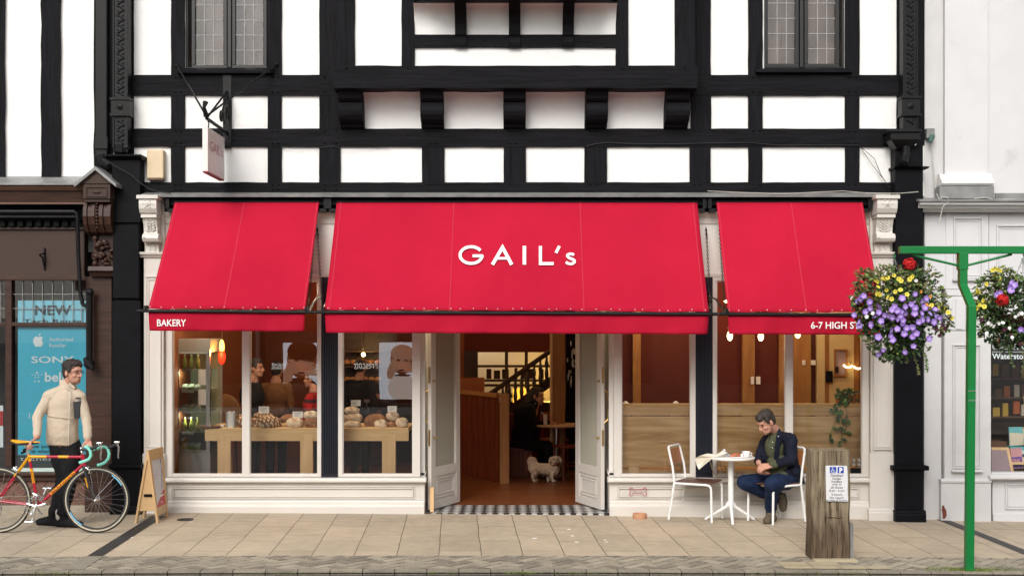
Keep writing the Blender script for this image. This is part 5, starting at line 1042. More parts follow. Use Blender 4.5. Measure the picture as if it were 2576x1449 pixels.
t_ = thing('pot', 'tiny white pot beside the napkin holder', 'pot', P(559, 1076, Y)); MB().lathe([(.018, 0), (.022, .035), (.02, .035)], P(559, 1076, Y + .08), 12).build('body', 'letter', t_, smooth=True)
t_ = thing('tray', 'dark tray overhanging the left end of the bread table', 'tray', P(520, 1076, Y)); MB().prism([P(491, 1073, Y), P(555, 1074, Y), P(550, 1078, Y), P(515, 1080, Y)], (0, .25, 0)).build('tray', 'brownlight', t_)
# things further in, left: picture, chair, dresser
t_ = thing('picture_frame', 'dark framed poster on the terracotta wall behind the bread table', 'picture frame', P(612, 990, BY)); k9 = BY - .03; MB().pring(563, 872, 644, 984, 8, k9 - .02, BY - .002).build('frame', 'brownwood', t_, bevel=.004); MB().pb(571, 880, 636, 976, k9, BY - .003).build('print', M['bk'][1], t_); MB().pb(578, 890, 629, 955, k9 - .004, k9).build('picture', M['bk'][10], t_)
M['chairtan'] = flat('tan_moulded_seat', (.42, .22, .08), .5)
c = P(560, 1090, 1.9); t_ = thing('tub_chair', 'tan rounded back chair behind the bread table near the chiller', 'chair', (c.x, 1.9, FZ)); mb = MB(); mb.ell((c.x, 2.05, PZ(1040, 1.9)), (.20, .03, .24)); mb.build('backrest', 'chairtan', t_, smooth=True); MB().ell((c.x, 1.85, PZ(1075, 1.9)), (.22, .2, .04)).build('seat', 'chairtan', t_, smooth=True)
for dx in (-.16, .16):
    for dy in (-.12, .15): MB().cap((c.x + dx, 1.85 + dy, FZ + .015), (c.x + dx * .9, 1.85 + dy * .9, PZ(1078, 1.9)), .013).build('leg', 'iron', t_)
MB().box(-2.6, -1.2, 5.0, 5.5, FZ, .85).box(-2.6, -1.2, 4.98, 5.52, .85, .89).build('sideboard', 'brownwood'); o = [x for x in COL.objects if x.name == 'sideboard'][0]; tag(o, 'low dark sideboard against the terracotta wall', 'sideboard')
# bread shelves with warm light behind the short table
sx0, sx1, sYY = PX(862, 4.2), PX(940, 4.2), 4.2
t_ = thing('bread_shelves', 'dark shelf unit of loaves lit by a warm lamp behind the short table', 'shelves', ((sx0 + sx1) / 2, sYY, FZ)); mb = MB()
mb.box(sx0 - .02, sx1 + .3, sYY + .38, sYY + .4, FZ, 2.1)
for z in (.7, 1.0, 1.25, 1.5, 1.72): mb.box(sx0, sx1 + .2, sYY, sYY + .38, z - .02, z)
mb.build('shelves', 'brownwood', t_); rg = random.Random(6); mb = MB()
for z in (.7, 1.0, 1.25, 1.5):
    for i in range(6): mb.ell((sx0 + .05 + i * .09, sYY + .1, z + .05), (.055, .09, .045), None, 10, 7)
mb.build('loaves', 'loaf_dark', t_, smooth=True)
lamp((PX(915, 4.0), 3.9, 1.75), 7, (1, .6, .2)); p = P(914, 892, 3.9); t_ = thing('bulb_lamp', 'small bare warm bulb glowing above the lit bread shelves', 'lamp', p); MB().ell(p, .03).build('bulb', 'globe', t_); MB().cap(p, (p.x, p.y, 2.94), .004).build('cord', 'iron', t_)
# --- centre: partition, bench, stairs, column, table, chair
Y0, Y1 = 1.35, 2.75                                       # the slatted screen runs back along the left of the doorway, its end post nearest
M['screen'] = wood('red_brown_stained_slat', (.20, .045, .016), (.085, .016, .007), (12, 12, .8), 2, .45, .2, .4); M['post'] = wood('golden_oak_post', (.40, .19, .06), (.28, .12, .035), (10, 10, 1), 2, .45, .1, .4)
sc = thing('slatted_screen', 'tall slatted red brown timber screen with an oak end post inside the doorway', 'screen', P(1200, 1225, 2.2))
xe = PX(1257, 2.55); xp = PX(1281, 2.55); xs_, ys_ = PX(1130, 3.6), 3.9
a_ = Vector((PX(1120, 3.9), 4.1, 0)); b_ = Vector((xe, 2.6, 0)); n = 19
mb = MB()
for i in range(n):
    c0 = a_.lerp(b_, i / n); c1 = a_.lerp(b_, (i + .86) / n); d = (c1 - c0); nn = Vector((d.y, -d.x, 0)).normalized() * (.02 if i % 2 else .012)
    mb.prism([(c0.x, c0.y, FZ), (c1.x, c1.y, FZ), (c1.x + nn.x, c1.y + nn.y, FZ), (c0.x + nn.x, c0.y + nn.y, FZ)], (0, 0, PZ(1000, 2.6) - FZ))
mb.build('slats', 'screen', sc); q = (b_ - a_).normalized(); nn = Vector((q.y, -q.x, 0)) * .05
mb = MB(); mb.prism([a_ - nn + Vector((0, 0, PZ(1000, 2.6))), b_ - nn + Vector((0, 0, PZ(1000, 2.6))), b_ + nn + Vector((0, 0, PZ(1000, 2.6))), a_ + nn + Vector((0, 0, PZ(1000, 2.6)))], (0, 0, .05)); mb.build('top_rail', 'post', sc)
MB().box(xe, xp, 2.52, 2.64, FZ, PZ(991, 2.55)).build('end_post', 'post', sc, bevel=.004)
M['counter'] = mk('orange_brown_board', (.30, .085, .025), .7, .1, 3, .1, 20)
t_ = thing('low_counter', 'plain orange brown counter end standing beyond the slatted screen', 'counter', P(1185, 1010, 4.6)); MB().box(PX(1110, 4.5), PX(1217, 4.5), 4.5, 5.0, FZ, PZ(953, 4.5)).build('body', 'counter', t_, bevel=.004); MB().box(PX(1110, 4.5), PX(1290, 4.5), 4.46, 5.05, PZ(1000, 4.5), PZ(993, 4.5)).build('ledge', 'brownwood', t_)
# mullioned opening into the lit kitchen
t_ = thing('kitchen_screen', 'dark timber mullioned screen in front of the bright cream kitchen', 'screen', P(1270, 1010, BY)); mb = MB()
for px in (1194, 1270, 1320): mb.pb(px, 884, px + 8, 1012, BY - .06, BY + .02)
mb.pb(1168, 883, 1194, 1012, BY - .04, BY + .02)
for py in (918, 954, 966): mb.pb(1168, py, 1385, py + 6, BY - .05, BY + .01)
mb.pb(1168, 990, 1290, 996, BY - .05, BY + .01); mb.build('frame', 'brownwood', t_)
rg = random.Random(9); t_ = thing('crockery', 'dark stacks of kitchen crockery seen through the mullioned screen', 'crockery', P(1290, 953, 6.0))
for i in range(7): MB().pb(1224 + i * 22 + rg.uniform(-5, 5), 925 + rg.uniform(0, 8), 1236 + i * 22, 953, 6.0, 6.1).build('stack', 'brownwood', t_)
t_ = thing('kitchen_cabinet', 'cream panelled kitchen cabinet seen through the dark mullions', 'cabinet', P(1230, 1000, 7.2)); MB().box(PX(1195, 7.2), PX(1262, 7.2), 7.0, 7.3, FZ, 2.4).build('body', 'kitchen', t_); MB().ring(PX(1210, 7), PX(1250, 7), 1.2, 1.7, .03, 6.98, 7.0).build('panel', 'kitchen', t_)
# staircase balustrade rising to the right
t_ = thing('staircase', 'dark timber staircase balustrade rising to the right beyond the seated woman', 'staircase', P(1330, 1050, 4.3)); YS = 4.3
p0, p1 = P(1215, 1003, YS), P(1400, 872, YS); MB().cap(p0, p1, .035).tube([p0 + Vector((-.25, 0, -.12)), p0 + Vector((.03, 0, 0))], .035).build('handrail', 'brownwood', t_)
p2, p3 = P(1255, 1040, YS), P(1400, 935, YS); MB().prism([p2, p3, p3 + Vector((0, 0, -.16)), p2 + Vector((0, 0, -.16))], (0, .06, 0)).build('string', 'brownwood', t_)
for i in range(11):
    u = .1 + i * .085; top = p0.lerp(p1, u); bot = Vector((top.x, YS, top.z - .42)); m_ = top.lerp(bot, .5)
    MB().tube([top, top.lerp(bot, .2), top.lerp(bot, .35), m_, top.lerp(bot, .7), bot], [.016, .016, .03, .02, .032, .016], 6).build('baluster', 'brownwood', t_)
M['amber'] = emit('amber_lit_counter_glass', (1, .52, .05), 1.2); t_ = thing('lit_counter', 'amber glowing counter display behind the stair balusters', 'display', P(1320, 1016, 5.0)); MB().pb(1290, 978, 1345, 1012, 5.0, 5.2).build('display_case', 'amber', t_); MB().pb(1284, 1012, 1400, 1060, 5.0, 5.3).build('counter', 'brownwood', t_)
MB().box(PX(1390, 3.4), PX(1421, 3.4), 3.4, 3.6, FZ, 2.95).build('column', 'post', B); MB().box(PX(1384, 3.38), PX(1390, 3.38), 3.38, 3.5, FZ, 2.95).build('column_edge', 'oak_v', B)
t_ = thing('bottle_shelves', 'dark tall shelving with glinting bottles at the right of the doorway', 'shelves', P(1440, 1200, 3.8)); MB().box(PX(1425, 3.8), PX(1475, 3.8), 4.0, 4.1, FZ, 2.6).build('back', 'blackpaint', t_); mb = MB(); rg = random.Random(2)
for i in range(26): q = P(rg.uniform(1427, 1455), rg.uniform(852, 975), 3.95); mb.cap(q, q + Vector((0, 0, rg.uniform(.02, .09))), .008)
mb.build('bottles', 'steel', t_)
# bench box, round table, wooden chair
M['darkred'] = wood('dark_red_stained_wood', (.20, .038, .014), (.10, .018, .008), (1, 10, 10), 2, .4, .1, .4)
t_ = thing('bench', 'boxed red brown wooden bench the woman sits on', 'bench', P(1310, 1215, 3.3)); MB().box(PX(1282, 3.3), PX(1338, 3.3), 3.3, 4.1, FZ, PZ(1135, 3.3)).build('base', 'screen', t_, bevel=.004); MB().box(PX(1282, 3.3), PX(1345, 3.3), 3.26, 4.12, PZ(1135, 3.3), PZ(1126, 3.3)).build('seat', 'darkred', t_, bevel=.006)
MB().box(PX(1282, 3.3), PX(1294, 3.3), 3.95, 4.1, PZ(1126, 3.3), PZ(1050, 3.3)).build('backrest', 'darkred', t_)
c = P(1400, 1067, 3.35); t_ = thing('round_table', 'round golden wooden table top on a pale pedestal inside the bakery', 'table', (c.x, c.y, FZ)); MB().lathe([(.31, -.025), (.32, -.015), (.32, 0), (.31, .004)], c, 32).build('tabletop', 'oak_light', t_, smooth='auto'); MB().lathe([(.20, FZ), (.19, FZ + .02), (.035, FZ + .05), (.03, c.z - .03), (.12, c.z - .026)], (c.x, c.y, 0), 16).build('pedestal', 'steel', t_, smooth='auto')
q = P(1371.5, 1067, 3.2); t_ = thing('sugar_pot', 'tall pale fluted cylinder of sugar sachets on the round wooden table', 'pot', q); MB().lathe([(.026, 0), (.026, .135), (.022, .135)], q, 14).build('cylinder', 'letter', t_, smooth='auto'); MB().cap(q + Vector((-.02, 0, .13)), q + Vector((-.05, 0, .165)), .007).build('spoon', 'steel', t_)
t_ = thing('papers', 'white folded paper lying near the edge of the round wooden table', 'papers', c); MB().box(c.x - .30, c.x - .18, c.y - .05, c.y + .08, c.z + .005, c.z + .012).build('sheet', 'letter', t_)
def wchair(px, Y, rz, lb):
    c = P(px, 1130, Y); t_ = thing('wooden_chair', lb, 'chair', (c.x, Y, FZ), 'wooden chairs at the round table'); mt = Matrix.Translation((c.x, Y, FZ)) @ Matrix.Rotation(rz, 4, 'Z')
    MB().box(-.2, .2, -.2, .2, .43, .46).xform(mt).build('seat', 'darkred', t_, bevel=.01); MB().box(-.21, -.18, -.2, .2, .68, .82).xform(mt).build('backrest', 'counter', t_, bevel=.008)
    for sx in (-1, 1):
        for sy in (-1, 1): MB().cap((sx * .18, sy * .18, .02), (sx * .17, sy * .17, .80 if sx < 0 else .43), .017).xform(mt).build('leg', 'darkred', t_)
    MB().cap((-.18, -.18, .2), (.18, -.18, .2), .011).cap((-.18, .18, .2), (.18, .18, .2), .011).cap((-.18, -.18, .15), (-.18, .18, .15), .011).xform(mt).build('stretcher', 'darkred', t_)
wchair(1436, 3.0, R(200), 'red brown wooden chair at the right side of the round table'); wchair(1395, 4.0, R(-90), 'wooden chair on the far side of the round table')
c = P(1407, 1045, 3.9); t_ = thing('bag', 'dark rucksack lying on the far side of the round table', 'bag', c); organic(MB().ell(c, (.13, .1, .08)).ell(c + Vector((.05, 0, -.05)), (.12, .1, .06)).build('body', 'blackpaint', t_), .012); MB().tube([c + Vector((-.05, -.08, .06)), c + Vector((0, -.1, .1)), c + Vector((.05, -.08, .06))], .008).build('strap', 'iron', t_)
# --- right windows: oak settle backs, wall, plant
for px0, px1, lb in ((1552, 1745, 'pale oak settle with a boarded back behind the window beside the doors'), (1795, 2186, 'long pale oak settle with a boarded back behind the large right window')):
    t_ = thing('settle', lb, 'bench', ((PX(px0, .3) + PX(px1, .3)) / 2, .3, FZ)); Ys = .22
    MB().pb(px0, 1015, px1, 1045, Ys - .02, Ys + .04).build('top_rail', 'oak_h', t_, bevel=.005); MB().pb(px0, 1047, px1, 1173, Ys, Ys + .03).build('back_panel', 'oak_h', t_, bevel=.003)
    MB().box(PX(px0, Ys), PX(px1, Ys), Ys + .04, Ys + .5, .42, .46).build('seat', 'oak_h', t_, bevel=.004); MB().box(PX(px0, Ys), PX(px1, Ys), Ys + .42, Ys + .44, FZ, .42).build('dark_gap_board', 'blackpaint', t_); n = 2 if px0 < 1700 else 5  # black board added so the gap under the settle stays dark
    for i in range(n): x = px0 + 30 + i * (px1 - px0 - 60) / max(1, n - 1); MB().pb(x, 1173, x + 26, 1285, Ys + .01, Ys + .10).build('leg', 'oak_v', t_)
for i, px in enumerate((1575, 1702)): c = P(px, 1013, .3); t_ = thing('cushion', ['left', 'right'][i] + ' cream cushion peeping over the short settle', 'cushion', c, 'cushions on the settle'); organic(MB().ell(c + Vector((0, .06, -.08)), (.055, .05, .10)).ell(c + Vector((0, .06, -.10)), (.07, .05, .09)).build('cover', 'cream', t_), .01)
M['wallwood'] = wood('amber_panelled_wall', (.42, .20, .055), (.22, .08, .02), (3, 3, .5), 2, .5, .1, .4); YR = 1.5
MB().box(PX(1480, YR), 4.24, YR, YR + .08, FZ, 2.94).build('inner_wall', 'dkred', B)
mb = MB()
for px0, px1 in ((1500, 1530), (1592, 1612), (1868, 1899), (1960, 1976), (1996, 2040), (2075, 2086), (2148, 2160)): mb.pb(px0, 640, px1, 1300, YR - .06, YR)
mb.build('wall_panelling', 'wallwood', B)
t_ = thing('picture_frame', 'orange brown framed print on the inner wall above the trailing plant', 'picture frame', P(2147, 930, YR)); MB().pring(2099, 878, 2132, 946, 4, YR - .09, YR - .062).build('frame', 'post', t_); MB().pb(2103, 882, 2128, 942, YR - .07, YR - .062).build('print', M['bk'][9], t_)
MB().box(PX(2052, YR), PX(2146, YR), YR - .058, YR, FZ, 2.5).build('inner_wall', 'kitchen', B)
for px0, py0, px1, py1, mt, lb in [(1889, 947, 1897, 966, 'letter', 'white switch card on the amber panel, left of a pair'), (1902, 947, 1913, 966, 'letter', 'white switch card on the amber panel, right of a pair'), (2018, 906, 2026, 918, 'letter', 'small white notice on the right hand inner wall, nearer the mullion'), (2040, 906, 2052, 918, 'letter', 'small pale blue notice left of the framed print'), (2077, 933, 2095, 962, 'blackpaint', 'black square notice under the framed print'), (2100, 922, 2110, 938, 'brownwood', 'small dark red card under the framed print')]:
    poster(px0, py0, px1, py1, YR - .09, mt, lb, 'notice', 'notice')
# trailing plant on the settle rail
M['leafg'] = mk('green_trailing_leaf', (.07, .15, .035), .5, .4, 20, .2, 40); M['leafd'] = mk('dark_trailing_leaf', (.035, .085, .03), .5, .4, 20, .2, 40)
t_ = thing('trailing_plant', 'green trailing houseplant in a pale trough hanging over the oak settle rail', 'houseplant', P(2130, 1015, .3)); MB().pb(2108, 992, 2152, 1014, .24, .34).build('trough', 'counter', t_, bevel=.004)
def leafq(mb, c, d, up, l, w, mi=0, fold=.25):
    d = d.normalized(); s = d.cross(up); s = s.normalized() if s.length > 1e-4 else d.orthogonal().normalized(); n = s.cross(d)
    mb.add([c, c + d * l * .35 + s * w * .5 + n * w * fold, c + d * l * .75 + s * w * .36 + n * w * fold * .6, c + d * l, c + d * l * .75 - s * w * .36 + n * w * fold * .6, c + d * l * .35 - s * w * .5 + n * w * fold, c + d * l * .4], [(0, 1, 2, 6), (6, 2, 3), (6, 3, 4), (0, 6, 4, 5)], mi)
rg = random.Random(12); mb = MB(); st = MB()
for path in ([(2120, 1000), (2108, 1015), (2104, 1050), (2093, 1080), (2086, 1105)], [(2130, 1000), (2112, 1010), (2116, 1050), (2120, 1075), (2117, 1098), (2113, 1118)], [(2135, 1002), (2128, 1020), (2133, 1055), (2127, 1092)], [(2125, 1005), (2098, 1020), (2092, 1045)]):
    pts = [P(x, y, .185 - .0 * i) for i, (x, y) in enumerate(path)]; st.tube(pts, .003, 5)
    for i in range(len(pts) - 1):
        for k in range(2): c = pts[i].lerp(pts[i + 1], rg.random()); leafq(mb, c, Vector((rg.uniform(-1, 1), rg.uniform(-.6, 0), rg.uniform(-1.2, .1))), Vector((0, -1, .4)), rg.uniform(.05, .085), rg.uniform(.035, .055), rg.choice((0, 1)))
for i in range(60): c = P(rg.uniform(2100, 2148), rg.uniform(984, 1005), rg.uniform(.2, .3)); leafq(mb, c, Vector((rg.uniform(-1, 1), rg.uniform(-1, .2), rg.uniform(-.7, .9))), Vector((0, -1, .4)), rg.uniform(.05, .09), rg.uniform(.02, .04), rg.choice((0, 1, 1)))
mb.build('foliage', ['leafg', 'leafd'], t_); st.build('stem', 'leafg', t_)
# sticker on the far right pane
mb = MB(); t_ = thing('window_stickers', 'small grey rating stickers low on the right shop window beside the frame', 'sticker', P(2155, 1190, -.004)); MB().pb(2140, 1177, 2166, 1191, -.006, -.003).build('panel', 'blackpaint', t_)
for x in (2148, 2161):
    for y in (1157, 1168): mb.lathe([(.016, 0), (.016, .002)], P(x, y, -.006), 12, axis='y')
mb.build('roundels', 'lead', t_)

# ================================================================ ACROSS THE STREET (seen as reflections in the glass)
OY = -18.5
o_ = thing('opposite_building', 'brick building with dark shop windows across the street, seen in reflections', 'building', (0, OY, 0))
M['oppbrick'] = bricks('opposite_red_brick', (.22, .085, .05), (.17, .065, .04), (.25, .22, .18), .22, .075, .01)
mb = MB(); wall_holes(mb, -11, 11, 0, 5.6, [(-9.5, -3.9, .6, 2.9), (-3.1, -.9, .1, 3.0), (-.2, 3.6, .6, 2.9), (4.6, 9.5, .6, 2.9), (-9, -7.6, 3.9, 5.4), (-5.6, -4.2, 3.9, 5.4), (-2, -.6, 3.9, 5.4), (1.6, 3, 3.9, 5.4), (5, 6.4, 3.9, 5.4)], OY, OY + .25); M['oppwall'] = mk('opposite_tan_brick', (.20, .13, .09), .9, .2, 3, .3, 20); mb.build('wall', 'oppwall', o_)
MB().box(-11, 11, OY - .5, OY - .2, 0, 5.5).build('inner_wall', 'darkroom', o_); MB().box(-11.2, 11.2, OY + .26, OY + .5, 3.0, 3.35).build('fascia', 'fabric', o_); MB().prism([(-11.3, OY + .5, 5.6), (-11.3, OY - 6, 5.6), (-11.3, OY - 2.7, 7.2)], (22.6, 0, 0)).build('roof', 'tile', o_)
for x in (-6.6, 1.7, 7.0): MB().box(x - .04, x + .04, OY + .05, OY + .22, .6, 2.9).build('window_frame', 'white', o_)
# portrait posters opposite: where a mirror ray lands in them
def mir(px, py): s = (-CY - OY * 1.0) / F; s = (13.6 + 18.1) / F; return ((px - CX) * s, CH - (py - HZ) * s)
M['posterbg'] = emit('added_glow_backdrop', (.80, .82, .90), 2.3); M['skinA'] = emit('added_glow_portrait_skin', (.36, .11, .045), .6); M['skinB'] = emit('added_glow_portrait_light_skin', (.66, .34, .22), 1.35); M['hairA'] = flat('portrait_dark', (.03, .02, .02), .6); M['shirt'] = emit('added_glow_portrait_shirt', (.80, .66, .58), 1.9); M['script_glow'] = emit('added_glow_shop_script', (.9, .88, .82), 3)  # posters and script given an added glow so the window glass reflects them
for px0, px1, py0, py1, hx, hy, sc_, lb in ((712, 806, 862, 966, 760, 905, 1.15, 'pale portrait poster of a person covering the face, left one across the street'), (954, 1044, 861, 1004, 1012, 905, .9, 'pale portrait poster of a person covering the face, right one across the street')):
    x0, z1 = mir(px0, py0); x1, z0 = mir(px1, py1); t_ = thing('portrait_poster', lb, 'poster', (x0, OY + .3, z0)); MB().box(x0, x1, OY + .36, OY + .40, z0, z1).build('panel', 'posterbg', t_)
    cx_, cz_ = mir(hx, hy); k9 = .00995 * sc_; h_ = MB()
    def E(mb, dx, dz, rx, rz, yy, rot=0, n=28):
        pts = []
        for i in range(n): a_ = 6.283 * i / n; qx, qz = rx * math.cos(a_), rz * math.sin(a_); X = cx_ + k9 * (dx + qx * math.cos(rot) - qz * math.sin(rot)); Z = cz_ - k9 * (dz + qx * math.sin(rot) + qz * math.cos(rot)); pts.append((min(x1, max(x0, X)), OY + yy, min(z1, max(z0, Z))))
        mb.add(pts, [tuple(range(n))])
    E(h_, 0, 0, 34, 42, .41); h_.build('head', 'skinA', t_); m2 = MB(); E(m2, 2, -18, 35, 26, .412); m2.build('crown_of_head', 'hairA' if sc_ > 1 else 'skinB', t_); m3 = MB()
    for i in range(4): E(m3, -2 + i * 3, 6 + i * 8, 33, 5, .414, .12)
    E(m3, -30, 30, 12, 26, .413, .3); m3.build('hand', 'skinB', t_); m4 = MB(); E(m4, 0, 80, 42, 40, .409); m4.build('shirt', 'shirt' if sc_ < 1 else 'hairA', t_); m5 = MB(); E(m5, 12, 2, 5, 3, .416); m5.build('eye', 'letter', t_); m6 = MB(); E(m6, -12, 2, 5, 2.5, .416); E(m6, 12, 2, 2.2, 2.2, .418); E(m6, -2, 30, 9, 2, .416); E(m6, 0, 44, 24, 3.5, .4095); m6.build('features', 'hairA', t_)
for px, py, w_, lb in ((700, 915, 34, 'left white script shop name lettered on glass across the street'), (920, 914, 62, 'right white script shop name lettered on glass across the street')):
    x, z = mir(px, py + 14); t_ = thing('shop_name', lb, 'lettering', (x, OY + .42, z)); mb = MB(); mb.text('Prescott', (x + w_ * .005, OY + .42, z), (-1, 0, 0), (0, 0, 1), w=w_ * .0101, h=.2, bold=.0); mb.build('lettering', 'script_glow', t_)
# ================================================================ STREET OBJECTS
# ---- bollard with its parking sign
M['oldwood'] = wood('weathered_grey_oak', (.30, .24, .17), (.12, .09, .062), (12, 12, .8), 2.4, .85, .9, .15, 3, cracks=(.35, .32, .28))
def tone_by_height():   # height and noise multiply the wood colour: darker towards the foot
    m = M['oldwood']; t = m.node_tree; b = t.nodes['Principled BSDF']; src = b.inputs['Base Color'].links[0].from_socket
    tc = N(t, 'ShaderNodeTexCoord'); sx = N(t, 'ShaderNodeSeparateXYZ'); t.links.new(tc.outputs['Object'], sx.inputs[0])
    nz = N(t, 'ShaderNodeTexNoise', Scale=7.0, Detail=5.0); mp = N(t, 'ShaderNodeMapping'); mp.inputs['Scale'].default_value = (2, 2, .5); t.links.new(tc.outputs['Object'], mp.inputs[0]); t.links.new(mp.outputs[0], nz.inputs['Vector'])
    a = N(t, 'ShaderNodeMath', operation='MULTIPLY_ADD'); a.inputs[1].default_value = .9; t.links.new(nz.outputs[0], a.inputs[0]); t.links.new(sx.outputs['Z'], a.inputs[2])
    cr = N(t, 'ShaderNodeValToRGB'); cr.color_ramp.elements[0].position = .70; cr.color_ramp.elements[0].color = (.50, .45, .42, 1); cr.color_ramp.elements[1].position = 1.25; cr.color_ramp.elements[1].color = (1.02, 1.02, .96, 1); t.links.new(a.outputs[0], cr.inputs[0])
    mx = N(t, 'ShaderNodeMixRGB', blend_type='MULTIPLY'); mx.inputs[0].default_value = 1; t.links.new(src, mx.inputs[1]); t.links.new(cr.outputs[0], mx.inputs[2]); t.links.new(mx.outputs[0], b.inputs['Base Color'])
tone_by_height()
yf = -2.52; x0, x1 = PX(2043, yf), PX(2140, yf); xm = (x0 + x1) / 2; z0 = gz(xm) - .02; z1 = PZ(1133, yf); T_ = .26
bo = thing('bollard', 'thick weathered square timber bollard with a parking notice, by the kerb', 'bollard', (xm, yf + T_ / 2, z0))
mb = MB(); nx_, nz_ = 10, 26; ch = .022; rg = random.Random(21)
ring_ = [(x0 + ch, yf), (xm - .012, yf), (xm - .003, yf + .03), (xm + .002, yf + .03), (xm + .010, yf), (x1 - ch, yf), (x1, yf + ch), (x1, yf + T_ - ch), (x1 - ch, yf + T_), (x0 + ch, yf + T_), (x0, yf + T_ - ch), (x0, yf + ch)]
vs = []; k = len(ring_)
for j in range(nz_ + 1):
    z = z0 + (z1 - z0) * j / nz_; cw = .35 + .65 * abs(math.sin(j * .7)) if j < 15 else .9 - .02 * j
    for i, (x, y) in enumerate(ring_):
        if i in (2, 3): y = yf + .03 * cw
        xx = x + .004 * math.sin(j * .5 + i) + (.012 * math.sin(j * .35) if i in (1, 2, 3, 4) else 0); tp = .010 * (j == nz_); vs.append((xx + (xm - xx) * tp, y + .002 * math.sin(j * 1.3 + i * 2), z - (.004 if j == nz_ and i in (0, 5, 6, 11) else 0)))
fs = [(j * k + i, j * k + (i + 1) % k, (j + 1) * k + (i + 1) % k, (j + 1) * k + i) for j in range(nz_) for i in range(k)]; mb.add(vs, fs + [tuple(nz_ * k + i for i in range(k)), tuple(i for i in range(k))[::-1]])
mb.build('post', 'oldwood', bo)
MB().tube([P(2076, 1303, yf - .001), P(2090, 1300, yf - .001), P(2110, 1303, yf - .001), P(2120, 1301, yf - .001)], .003, 5).tube([P(2104, 1180, yf - 0.001), P(2105, 1160, yf - .001), P(2103, 1134, yf - .001)], .003, 5).build('crack', 'blackpaint', bo)
MB().box(x1 + .004, x1 + .035, yf + .04, yf + T_, z0, PZ(1318, yf)).build('side_plate', 'lead', bo)
MB().box(x0 - .0, x1 + .04, yf - .10, yf - .005, z0, gz(xm) + .018).build('foot_slab', 'paleslab', bo, bevel=.006)
M['signplate'] = mk('white_enamel_plate', (.72, .71, .71), .35, .04, 8, .05, 40, col2=(.55, .52, .50), thr=.7); M['blue'] = flat('parking_blue', (.012, .05, .36), .4); M['signink'] = flat('grey_sign_ink', (.12, .11, .13), .5)
Y = yf - .012; pl = MB(); pts = [(2077, 1171), (2100, 1170.5), (2131, 1171.5), (2133, 1200), (2132.5, 1235), (2134, 1259), (2131, 1261.5), (2100, 1260), (2081, 1261), (2078.5, 1256), (2077.5, 1215)]; pl.prism([P(x, y, Y) for x, y in pts], (0, .006, 0)); sp = pl.build('parking_sign', 'signplate', bo)
mb = MB(); mb.prism([P(x + .6, y + 1, Y + .0055) for x, y in pts], (0, .005, 0)); mb.build('sign_edge', 'blackpaint', sp)
Y -= .0015; mb = MB(); mb.pb(2087.5, 1174, 2103.5, 1189.5, Y, Y + .001).pb(2107, 1174, 2122.5, 1189.5, Y, Y + .001).build('blue_squares', 'blue', sp); Y -= .001
mb = MB(); ptext(mb, 'P', 2111.5, 1176, 1188.5, 8, Y, .05); k_ = (Y - CY) / F
mb.lathe([(1.3 * k_, 0), (1.3 * k_, .0006)], P(2094.3, 1176.4, Y), 10, axis='y'); q = lambda x, y: P(x, y, Y)
mb.stroke([(2094.5, 1178), (2095, 1183), (2099, 1183.3), (2101, 1187.5), (2102.5, 1187)], 1.2, q); mb.stroke([(2094.7, 1180.5), (2098, 1180.5)], 1, q); mb.stroke([(2093, 1181), (2091, 1183.5), (2091.3, 1186.5), (2094, 1188.5), (2097, 1188), (2098.5, 1185.8)], 1.1, q); mb.build('symbols', 'letter', sp)
mb = MB(); cxp = 2105
for s_, y0, y1, wd in [('Disabled', 1192, 1198.5, 30), ('badge', 1200.5, 1207, 21), ('holders', 1207.5, 1213.5, 26), ('only at', 1215, 1221.5, 24), ('all times', 1222.5, 1228.2, 30), ('8 am - 6 pm', 1230.5, 1237.5, 38), ('3 hours', 1240, 1246.2, 27), ('No return', 1248.5, 1254, 34), ('within 4 hours', 1255.2, 1259.8, 50)]:
    ptext(mb, s_, cxp, y0, y1, wd, Y, .012, 'C')
mb.build('lettering', 'signink', sp)

# ---- green flower basket post
M['green'] = mk('green_painted_steel', (.003, .17, .035), .38, .06, 3, .06, 15, spec=.5)
yp = -2.9; hw = .034; g0 = P(2437.5, 1434, yp); zg = gz(g0.x) - .005
gp = thing('basket_post', 'bright green cranked steel post with a cross arm carrying two hanging flower baskets', 'post', (g0.x, yp, zg))
xb = g0.x; xt = PX(2443.5, yp); xj = PX(2421.5, yp + .0); z_a, z_b, z_t = PZ(769, yp), PZ(717, yp), PZ(640, yp); yb_ = yp + .22
mb = MB()
def sqsec(mb, pts, h=hw):
    vs = []
    for (x, y, z) in pts: vs += [(x - h, y - h, z), (x + h, y - h, z), (x + h, y + h, z), (x - h, y + h, z)]
    k = len(pts); fs = [(i * 4 + j, i * 4 + (j + 1) % 4, i * 4 + 4 + (j + 1) % 4, i * 4 + 4 + j) for i in range(k - 1) for j in range(4)]
    return mb.add(vs, fs + [(3, 2, 1, 0), tuple((k - 1) * 4 + j for j in range(4))])
s2 = (yb_ - CY) / (yp - CY)
sqsec(mb, [(xb, yp, zg), (xt, yp, z_a), (PX(2421.5, yb_), yb_, PZ(717, yb_)), (PX(2421.5, yb_), yb_, PZ(640, yb_))]); mb.build('post', 'green', gp, bevel=.004)
xq = PX(2421, yb_); MB().box(xq - .04, xq + .04, yb_ - .04, yb_ + .04, PZ(679, yb_), PZ(636, yb_)).build('sleeve', 'green', gp, bevel=.004)
MB().box(PX(2262, yb_), PX(2586, yb_), yb_ - .035, yb_ + .035, PZ(638.5, yb_), PZ(620, yb_)).build('cross_arm', 'green', gp, bevel=.005)
